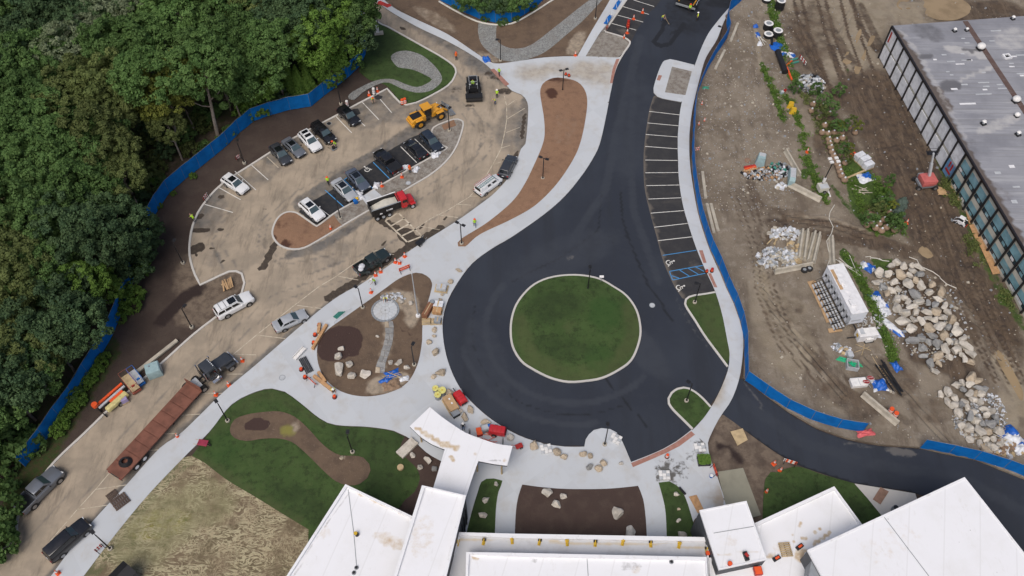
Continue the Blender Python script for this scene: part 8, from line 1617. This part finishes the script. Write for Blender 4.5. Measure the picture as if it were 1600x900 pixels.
# stones scattered over the site: one object of small chips
rg = np.random.default_rng(9); Q = []
PXs = np.stack([rg.uniform(1085,1600,16000),rg.uniform(0,730,16000)], 1); okm = inside(PXs, SITE)
dens = np.where((PXs[:, 0] < 1240) & (PXs[:, 1] < 330),.9,.10); PXs = PXs[okm & (rg.random(16000) < dens)]
Pw = np.array([G(x, y, .3) for x, y in PXs]); Pz = .30 + site_relief(np.c_[Pw[:, :2], np.zeros(len(Pw))]); mb = MB(); mi = []
for (x, y, _),z in zip(Pw, Pz):
    s = float(rg.uniform(.05,.17)*(1 + 1.2*(rg.random() < .06))); f0 = len(mb.f); mb.box((x, y, z + s * .2),(s * 1.3, s, s * .7),float(rg.random()*6),(.6,.6)); mi += [int(rg.integers(0,3))]*6
me = mb.mesh('site_stones'); [me.materials.append(m) for m in (SST, JS, BM.grey)]; me.polygons.foreach_set('material_index',mi); o = link('site_stones',me); o['label'] = 'small pale stones scattered over the dirt of the building site'; o['category'] = 'stones'; stuff(o)
heap('rubble_heap','fine broken stone lying between the boulders of the larger pile',1440,490,6.5,8,420, [JS, GR_, BM.grey], (.08,.35),21, h=.15)
# ragged weeds along the strip of grass
def weeds(label, lines, n, kind, seed, wd=8, h=.45, size=.11):
    r_ = np.random.default_rng(seed); Q = []
    for pts in lines:
        P = np.array(pts, float); L = np.hypot(*np.diff(P, axis=0).T); m = int(n * L.sum()/100)
        for _ in range(m):
            j = r_.choice(len(L),p=L / L.sum()); q = P[j] + (P[j + 1] - P[j])*r_.random() + r_.normal(0, wd * .5,2); Q.append((q, r_.random() ** 2))
    C = []; D = []; T = []
    for q, b in Q:
        p = at(*q); k_ = int(26 + 50*b); rr = .22 + .45*b; o = r_.normal(0, rr * .5,(k_, 3)); o[:, 2] = np.abs(o[:, 2])*(h / .4) + .03; C.append(o + np.array(p)); D.append(np.tile([[0,0,1.0]], (k_, 1)) + r_.normal(0,.5,(k_, 3))); T.append(np.stack([np.clip(r_.random() + r_.normal(0,.15, k_),0,1),np.full(k_, r_.random() ** 2*.8)], 1))
    o = link('weeds',leaves('weeds',np.concatenate(C),np.concatenate(D),size, np.concatenate(T),LEAF[kind], r_)); o['label'] = label; o['category'] = 'weeds'; stuff(o)
weeds('ragged bright weeds along the grass strip of the building site',[[(1205,3),(1213,42),(1227,84),(1240,118),(1250,135)], [(1190,100),(1206,138),(1219,172),(1224,192)], [(1228,150),(1238,175),(1252,200),(1262,250),(1277,290),(1290,312)], [(1318,255),(1345,320),(1375,365)], [(1320,398),(1342,432),(1366,482),(1386,532),(1396,562)], [(1345,245),(1372,292),(1396,335),(1404,365)]], 46,'light',3)
weeds('dull green scrub among the balled trees of the building site',[[(1250,150),(1275,165),(1292,195),(1310,215)], [(1268,180),(1300,225),(1318,250)], [(1345,325),(1372,340),(1400,352)], [(1470,275),(1494,320)], [(1512,372),(1530,410)], [(1562,455),(1582,480)]], 60,'olive',4,10,.6)
# light tower
lt = thing('light_tower','mobile light tower with four white lamps on a dark mast','light tower',at(1283.5,298),R(10)); tp_ = G(1294,256,6.6) - lt.location; tp_ = Matrix.Rotation(-R(10),3,'Z') @ Vector((tp_.x * .12, tp_.y * .12,6.6)); bxm((0,0,.75),(1.5,1.3,.9)).b('body',BM.beige, lt, .06); bxm((0,-.2,1.24),(1.3,.9,.08)).b('hood',BM.lgrey, lt, .03); MB().tube([(0,.5,1.0),tp_], .09,6).b('mast',BM.black, lt); bxm((0,.35,2.0),(.4,.25,.9)).b('control_box',BM.whitep, lt, .03)
for a in range(4): bxm((tp_.x + (.5 if a % 2 else -.5),tp_.y + (.35 if a < 2 else -.35),tp_.z + .1),(.55,.45,.2)).b('lamp',BM.whitep, lt, .03)
for s in (-1,1): wheel(lt, .1, s * .72,.33,.2); bxm((s * 1.1,0,.15),(.9,.08,.08)).b('outrigger',BM.black, lt)
o = beam((1290,288),(1297,308),'white board leaning on the ground right of the light tower',BM.whitep, .25,.12,.1,'board','board'); 
# manhole rings and big pipes at the top
def ring_stack(px, py, n, label, r=.85):
    t = thing('manhole_ring',label,'manhole rings',at(px, py),0,'manhole rings on the grass')
    for k in range(n): cym((0,0, k * .62),(0,0, k * .62 + .58),r, n=20).b('ring_section',BM.black, t, .04)
    zt = n * .62 - .02; mb = MB(); m_ = 20; vs = []
    for i in range(m_): a = 2*math.pi * i / m_; vs += [(r * .98*math.cos(a),r * .98*math.sin(a),zt),(r * .58*math.cos(a),r * .58*math.sin(a),zt + .02)]
    mb.add(vs, [(2*i, 2*((i + 1) % m_),2*((i + 1) % m_) + 1,2*i + 1) for i in range(m_)]); mb.b('concrete_top',BM.whitep, t); cym((0,0, zt - .05),(0,0, zt + .005),r * .6, n=20).b('opening',BM.grey, t)
ring_stack(1217,14,3,'tall black manhole ring stack with white top, highest of the group'); ring_stack(1199,45,2,'left black manhole ring stack with white top'); ring_stack(1200,57,1,'low black manhole ring in front of the left stack'); ring_stack(1213.5,56,2,'right black manhole ring stack with white top'); ring_stack(1197,2,1,'black manhole ring cut by the top edge')
def pipe(a, b, r, label, m, z=.3):
    p, q = at(*a),at(*b); t = thing('large_pipe',label,'pipe',(p + q)/2 + Vector((0,0, r)),math.atan2(q.y - p.y, q.x - p.x)); L = (q - p).length; cym((-L / 2,0,0),(L / 2,0,0),r, n=14).b('pipe',m, t, 0, True)
    for x in (-L / 2 + .15, L / 2 - .15): cym((x - .12,0,0),(x + .12,0,0),r * 1.08, n=14).b('collar',m, t)
pipe((1206,36),(1205.5,72),.2,'upright lying slim black pipe between the manhole rings',BM.black); pipe((1214,84),(1226,116),.5,'thick black pipe lying below the flat blue tarp',BM.black)
for a, b, s, m in (((1234,96),(1246,92),'grey green board lying left of the red barricade',BM.teal),((1236,100),(1248,97),'lower grey green board left of the red barricade',BM.teal),((1228,104),(1237,96),'upper orange board of the bent pair',BM.orange),((1229,106),(1237,126),'lower orange board of the bent pair',BM.orange)): beam(a, b, s, m, .28,.25,.1,'barricade_board','board')
for px, py, s in ((1234.5,168,'upper of two yellow plastic barriers standing on the site'),(1238.5,177,'lower of two yellow plastic barriers standing on the site')):
    t = thing('plastic_barrier',s,'plastic barrier',at(px, py),R(-20)); bxm((0,0,.6),(1.0,.7,1.2),top=(.8,.6)).b('body',BM.yellow, t, .12, True); bxm((0,0,1.22),(.5,.25,.08)).b('cap',BM.yellow, t, .03); bxm((0,0,.04),(1.1,.8,.1)).b('base',BM.yellow, t)
box_thing('small_crate','small teal crate left of a red can on the grass strip','crate',1221,146,(.6,.5,.45),BM.cyan, .3,(('lid',(0,0,.47),(.62,.52,.04),BM.lgrey),)); box_thing('fuel_can','red can beside the teal crate on the grass strip','can',1226,143,(.45,.3,.5),BM.red, .5,(('handle',(0,0,.55),(.25,.06,.08),BM.black),))
st_ = thing('wrapped_pallets','stack of white wrapped pallets on the grass beside the mud','pallet stack',at(1347.5,255),R(-62))
for i, (x, y, h) in enumerate(((-1.0,0,1.0),(.1,.05,1.15),(1.15,-.05,.95))): bxm((x, y, .08),(1.0,1.7,.14)).b('pallet',BM.lumber, st_); bxm((x, y, .15 + h / 2),(.98,1.65, h),top=(.95,.97)).b('wrapped_load',BM.tarpwhite, st_, .06)
box_thing('orange_tank','orange tank beside the white wrapped pallets','tank',1331.5,245,(.9,.7,.7),BM.orange, .3,(('cap',(0,0,.74),(.2,.2,.1),BM.black),))
beam((1324,278),(1362,263),'long tan board across the plastic frame on the grass',BM.lumber, .3,.2,.3,'board','board')
t = thing('rubber_tyres','pair of dark tyres at the end of the crossing barrier','tyres',at(1264,421))
for x, y in ((0,0),(-.75,-.25)): cym((x, y, .02),(x, y, .35),.5, n=18).b('tyre',BM.rubber, t, .06, True); cym((x, y, .3),(x, y, .36),.24, n=14).b('opening',BM.grey, t)
# things on the plaza
for px, py, s, r in ((681,612,'upper left of three grey bins with yellow lids',.42),(691.5,615,'largest of three grey bins with yellow lids',.5),(684.6,622,'lowest of three grey bins with yellow lids',.44)):
    t = thing('lidded_bin',s,'bin',G(px, py, .13),0,'yellow lidded bins'); cym((0,0,0),(0,0,.9),r * .88, r, 18).b('barrel',BM.grey, t); cym((0,0,.9),(0,0,.98),r * 1.04, r, 18).b('lid',simple('pale_yellow_lid',(.66,.62,.20),.5),t); cym((0,0,.98),(0,0,1.03),.1).b('knob',BM.yellow, t)
t = thing('plywood_crate','tan plywood crate on a pallet beside the red engine cover','crate',G(704.5,634,.13),heading((697,622),(711,645))); bxm((0,0,.07),(2.5,1.4,.14)).b('pallet',BM.lumber, t); bxm((0,0,.5),(2.3,1.2,.75)).b('body',BM.wood, t, .02); bxm((0,0,.9),(2.34,1.24,.05)).b('lid',BM.wood, t)
for x in (-.5,.2): bxm((x, .1,.94),(.25,.2,.02)).b('paper_label',BM.white, t)
def cover(px, py, rz, label, L=2.1, W_=1.35):
    t = thing('engine_cover',label,'machine',G(px, py, .13),rz); bxm((0,0,.75),(L, W_, .8),top=(.85,.75)).b('hood',PM['red'], t, .2, True)
    for k in (-.45,0,.45): bxm((k * L * .5,0,1.17),(.06, W_ * .7,.04)).b('rib',BM.red, t)
    for s in (-1,1): wheel(t, -.3, s * W_ * .5,.32,.2); bxm((s * L * .3,0,.28),(.1, W_ * .8,.14)).b('axle',BM.black, t)
    bxm((-L / 2 - .35,0,.45),(.8,.1,.1)).b('drawbar',BM.black, t); bxm((L / 2,0,.6),(.05, W_ * .6,.3)).b('radiator',BM.black, t)
cover(719.5,625, heading((713,615),(726,633)),'red machine cover nearest the yellow lidded bins'); cover(777,676, heading((765,673),(789,677)),'red machine cover by the right wing of the canopy',2.3)
box_thing('tool_bin','black lidded tool bin below the plywood crate','bin',711.5,648,(1.0,.9,.6),BM.blackp, .6,(('lid',(0,0,.63),(1.02,.92,.06),BM.grey),),.13)
box_thing('red_tool_chest','small red tool chest left of the red machine cover','tool chest',749,677,(.7,1.0,.6),BM.red, .2,(('lid',(0,0,.62),(.72,1.02,.05),BM.orange),),.13); box_thing('grey_mixer','grey metal unit left of the red machine cover','machine',758,672,(1.0,.9,.8),BM.grey, .3,(('top_plate',(0,0,.83),(.8,.6,.06),BM.lgrey),('motor',(.5,.1,.7),(.4,.4,.3),BM.bluep)),.13)
poles(765,685,6,2.0,'red and yellow tool handles along the canopy edge',BM.orange, .4, R(-12),12,.13,.035,'tools')
t = thing('push_cart','red handled cart at the tip of the canopy','cart',G(811,699,.13),.4); bxm((0,0,.4),(.9,.6,.2)).b('tray',BM.red, t, .04); MB().tube([(-.4,.2,.5),(-.9,.2,1.0),(-.9,-.2,1.0),(-.4,-.2,.5)], .03).b('handle',BM.red, t)
for s in (-1,1): wheel(t, .2, s * .34,.2,.08)
t = thing('wheelbarrow','crimson wheelbarrow on the lawn edge by the pavement','wheelbarrow',G(319,695,.12),R(-10)); bxm((0,0,.5),(1.1,.7,.3),top=(1.15,1.15)).b('tray',simple('crimson_paint',(.28,.03,.06),.5),t, .05); cym((.75,-.05,.2),(.75,.05,.2),.2, n=14).b('wheel',BM.rubber, t)
for s in (-1,1): MB().tube([(.7, s * .1,.25),(-.3, s * .3,.35),(-1.1, s * .32,.55)], .03).b('handle',BM.lumber, t); bxm((-.4, s * .3,.18),(.05,.05,.36)).b('leg',BM.black, t)
def pallet(px, py, rz, label, m, size=(1.3,1.1),z=.13, load=None):
    t = thing('pallet',label,'pallet',G(px, py, z),rz)
    for k in range(7): bxm((-size[0]/2 + (k + .5)*size[0]/7,0,.14),(size[0]/9.5, size[1], .03)).b('slat',m, t)
    for k in (-.42,0,.42): bxm((0, k * size[1], .06),(size[0], .09,.1)).b('runner',m, t)
    return t
pallet(176.5,775, R(45),'dark empty pallet lying half on the road',BM.oldwood, (1.3,1.2),.01); q = pallet(188.5,784, R(45),'weathered pallet on the pavement edge',BM.oldwood, (1.9,1.6))
pallet(666.5,503, R(5),'pale empty pallet at the lower left of the pallet group',BM.lumber); pallet(681.5,503, R(5),'pallet carrying a dark stone stack by the roundabout',BM.lumber, (1.6,1.1)); pallet(684,485, R(-8),'pallet with slatted crates and a white sheet',BM.lumber, (1.5,1.5)); pallet(690,452, R(-8),'pallet under the white box near the roundabout',BM.lumber, (1.9,1.4))
for px, py, z, size, m, s, nm, c in ((684,502,.3,(.9,.85,.5),BM.grey,'dark stone stack on a pallet by the roundabout','stone_stack','stone stack'),(690,451,.3,(1.4,.9,.6),BM.lgrey,'white box of paving on the uppermost pallet','white_box','box'),(685,478,.3,(1.4,1.0,.6),BM.tarpwhite,'white sheeted stack on the middle pallet','sheeted_stack','stack'),(683.5,488,.3,(1.2,.9,.7),BM.osb,'orange slatted crate on the middle pallet','slatted_crate','crate'),(669,488,.13,(.8,2.3,.9),simple('brown_box',(.24,.11,.06),.8),'tall brown crate left of the slatted crate','brown_crate','crate')): box_thing(nm, s, c, px, py, size, m, R(-8) if 'brown' not in nm else R(-22),(('top_board',(0,0, size[2] + .02),(size[0]*.9, size[1]*.9,.04),m),('batten',(0,0, size[2] + .05),(size[0]*.15, size[1]*.9,.03),BM.lumber)),z, .02)
t = thing('steel_drum','dark blue drum at the top of the pallet group','drum',G(676,477,.13)); cym((0,0,0),(0,0,.9),.36, n=18).b('barrel',simple('dark_blue_paint',(.02,.045,.09),.4),t, .03); cym((0,0,.9),(0,0,.93),.3, n=18).b('lid',BM.grey, t)
for i, (px, py, rz, s) in enumerate(((853,702,.2,'pale paver stack with soil around it below the roundabout'),(962,686,-.5,'pale paver stack on the concrete nose'),(1038,743,0,'pale paver stack at the top of the small right lawn'),(1093,700,.1,'pale paver stack above the small hedge box'))):
    t = thing('paver_stack',s,'paver stack',G(px, py, .13),rz)
    for a in range(3):
        for b in range(3): bxm((-.45 + .45*a, -.4 + .4*b, .1 + .02*((a + b) % 2)),(.42,.37,.22)).b('paver',BM.whitep if (a + b) % 3 else BM.lgrey, t)
t = thing('hedge_box','low square hedge in a dark box beside the bare soil','hedge',G(1099,721,.13),.05); bxm((0,0,.25),(1.5,1.3,.5)).b('planter',BM.blackp, t, .02); o = link('foliage',leaves('foliage',*(lambda r_: (np.stack([r_.uniform(-.75,.75,900),r_.uniform(-.65,.65,900),r_.uniform(.45,.85,900)], 1),np.tile([[0,0,1.0]], (900,1))))(np.random.default_rng(5)),.09, np.random.default_rng(6).uniform(0,.8,(900,2)) * [1,.3], LEAF['light'], np.random.default_rng(7)),None, t)
plate_on([(1076,777),(1088,774),(1099,797),(1090,803)],'tan plywood sheets lying beside the small right lawn',BM.osb,'plywood_sheet','plywood',.16); plate_on([(1363,781),(1375,762),(1388,769),(1375,789)],'brown mat on the walk beside the hall block',simple('brown_mat',(.28,.17,.12),.8),'floor_mat','mat',.15); plate_on([(1141,675),(1160,670),(1168,688),(1152,697)],'pale cracked plywood piece on soil beside the side road',BM.lumber,'plywood_piece','plywood',.1)
beam((1061,762),(1071,773),'black roll lying along the small right lawn',BM.black, .25,.22,.14,'black_roll','roll')
t = thing('wire_reel','brown round reel at the corner of the raised block','reel',G(1089,817,.13)); cym((0,0,0),(0,0,.1),.42, n=18).b('flange',BM.oldwood, t); cym((0,0,.1),(0,0,.4),.2, n=12).b('core',BM.lumber, t); cym((0,0,.4),(0,0,.5),.42, n=18).b('flange',BM.oldwood, t)
t = thing('waste_barrel','dark open barrel on the walk by the hall block','barrel',G(1396,797,.12)); cym((0,0,0),(0,0,.85),.34, n=16).b('barrel',BM.grey, t, .03); cym((0,0,.8),(0,0,.87),.29, n=16).b('inside',BM.black, t)
t = thing('waste_pail','small blue bucket beside the orange barricade at the olive pad','bucket',G(1111,745,.13)); cym((0,0,0),(0,0,.4),.2,.25,12).b('pail',BM.bluep, t); cym((0,0,.38),(0,0,.41),.22, n=12).b('lid',BM.whitep, t)
t = thing('direction_sign','small white sign on a post at the edge of the round lawn','sign',G(939,440,.14)); cym((0,0,0),(0,0,1.2),.03, n=6).b('sign_post',BM.grey, t); t2 = bxm((0,0,1.2),(.62,.04,.34)); o = t2.b('sign_face',BM.white, t); o.rotation_euler = (R(-35),0,0); o.location = (0,-.68,.2)
t = thing('work_cart','dark wheeled cart tipped over at the wet kerb','cart',G(657,381,.05),R(50)); bxm((0,0,.45),(1.3,.7,.4),top=(1.1,1.1)).b('tub',BM.blackp, t, .05)
for s in (-1,1): wheel(t, -.35, s * .42,.28,.14); MB().tube([(.5, s * .3,.5),(1.1, s * .3,.7)], .03).b('handle',BM.grey, t)
for px, py, s in ((441,590,'manhole cover on the pavement left of the stone garden'),(469.5,360,'grey inlet cover in the mulch of the parking island'),(447,381,'dark round ring in the mulch of the parking island'),(1019,477,'round manhole cover in the road right of the round lawn'),(514,193,'drain grate in the bay right of the black SUV'),(638,286,'dark drain cover on the gravel island')):
    t = thing('manhole_cover',s,'manhole cover',G(px, py, {441: .131,1019: .014,514: .003}.get(px, .15)),.5); cym((0,0,0),(0,0,.012),.42, n=20).b('frame',BM.grey, t); cym((0,0,.008),(0,0,.02),.34, n=20).b('lid',BM.black if px in (447,514) else BM.lgrey, t)
# sheet packs on the gravel island kerb and the crate in the soil island
for px, py, s in ((560,303,'white sack at the upper corner of the concrete landing'),(563,310,'white sack at the left corner of the concrete landing'),(588,290,'white sack right of the concrete landing'),(633,262,'white sacks on the kerb beside the black pickup'),(650,265,'crumpled white sheet on the gravel island'),(678,243,'white sack at the kerb by the black sedan'),(683,241,'white sack at the kerb by the navy SUV')): tarp(px, py, 1.3,.9, s, [TW], rnd.random()*3,.6, int(px),.13)
t = thing('cable_reel','blue and yellow reel on the gravel island behind the dump truck','reel',G(556,317,.12),.4); cym((0,-.3,.35),(0,.3,.35),.35, n=16).b('drum',BM.bluep, t); bxm((.3,.3,.5),(.5,.4,.35)).b('box',BM.yellow, t, .05)
t = thing('broken_crate','broken wooden crate in the soil island by the long white SUV','crate',G(356,446,.1),.5)
for k in range(6): bxm((-.6 + k * .25,0,.25 + .08*(k % 3)),(.2,1.9,.06),rnd.uniform(-.2,.2),(1,1),rnd.uniform(-.2,.2)).b('board',BM.wood, t)
bxm((0,.4,.12),(1.6,.12,.2)).b('runner',BM.lumber, t)
t = thing('utility_cabinet','white utility box with dark pole on a pad at the lawn top','utility box',G(592,52,.1),.2); bxm((0,0,.04),(1.6,1.1,.12)).b('pad',BM.jersey, t); bxm((-.2,.3,.75),(.6,.5,1.4)).b('cabinet',BM.white, t, .05); cym((0,.5,0),(.05,.5,4.6),.08,.06,8).b('pole',BM.black, t); bxm((.05,.5,4.7),(.4,.3,.25)).b('lamp_head',BM.lgrey, t, .05)
for a, b, s in (((1293,415),(1300,320),'thin pale hose running from the light tower to the barrier'),((1420,402),(1490,450),'pale hose trailing past the boulder pile'),((1352,402),(1385,408),'pale pipe lying on grass above the boulder pile')):
    p, q = at(*a),at(*b); P = [p.lerp(q, i / 8) + Vector((.4*math.sin(i * 1.7),.2*math.sin(i * 2.3),0)) for i in range(9)]; o = MB().tube([Vector((v_.x, v_.y, site_z(v_.x, v_.y) + .08)) for v_ in P], .06,5).b('hose',BM.pvc, None, 0, True); tag(o, s,'hose')
P = curve([(686,3),(712,18),(745,34),(775,39.5),(800,37.5),(830,22),(860,3),(885,-12)], .1, False, 1.0); o = MB().tube([v_ + Vector((0,0,.12)) for v_ in P], .16,6).b('erosion_sock',BM.pvc, None, 0, True); tag(o,'pale erosion sock laid along the bowed top fence','erosion sock')
P = curve([(523,506),(537,494),(549,484)], .14, False, .8); t = thing('low_railing','thin low railing along the pavement above the stone garden','railing',P[0]); MB().tube([v_ - P[0] + Vector((0,0,.5)) for v_ in P], .03,5).b('rail',BM.lgrey, t)
for v_ in P[::2]: d = v_ - P[0]; cym((d.x, d.y, 0),(d.x, d.y, .5),.025, n=5).b('post',BM.lgrey, t)
t = thing('sprinkler_head','small pale square box in the round lawn','lid',G(887,469,.3)); bxm((0,0,.06),(.5,.4,.12)).b('lid',BM.jersey, t); bxm((0,0,.0),(.6,.5,.08)).b('collar',BM.grey, t)
t = thing('black_hut','dark pitched roof corner of a hut at the bottom edge','hut',G(190,898,2.2),R(-35)); t.scale = (.5,.5,1); mb = MB(); mb.exty([(-2.0,-2.2),(2.0,-2.2),(2.0,.0),(0,.5),(-2.0,0)], -2.2,2.2); mb.b('walls',BM.darkwall, t)
for s in (-1,1): MB().quad((s * 2.2,-2.3*s, -.05),(s * 2.2,2.3*s, -.05),(0,2.3*s, .58),(0,-2.3*s, .58),.05).b('roof_slope',BM.black, t)
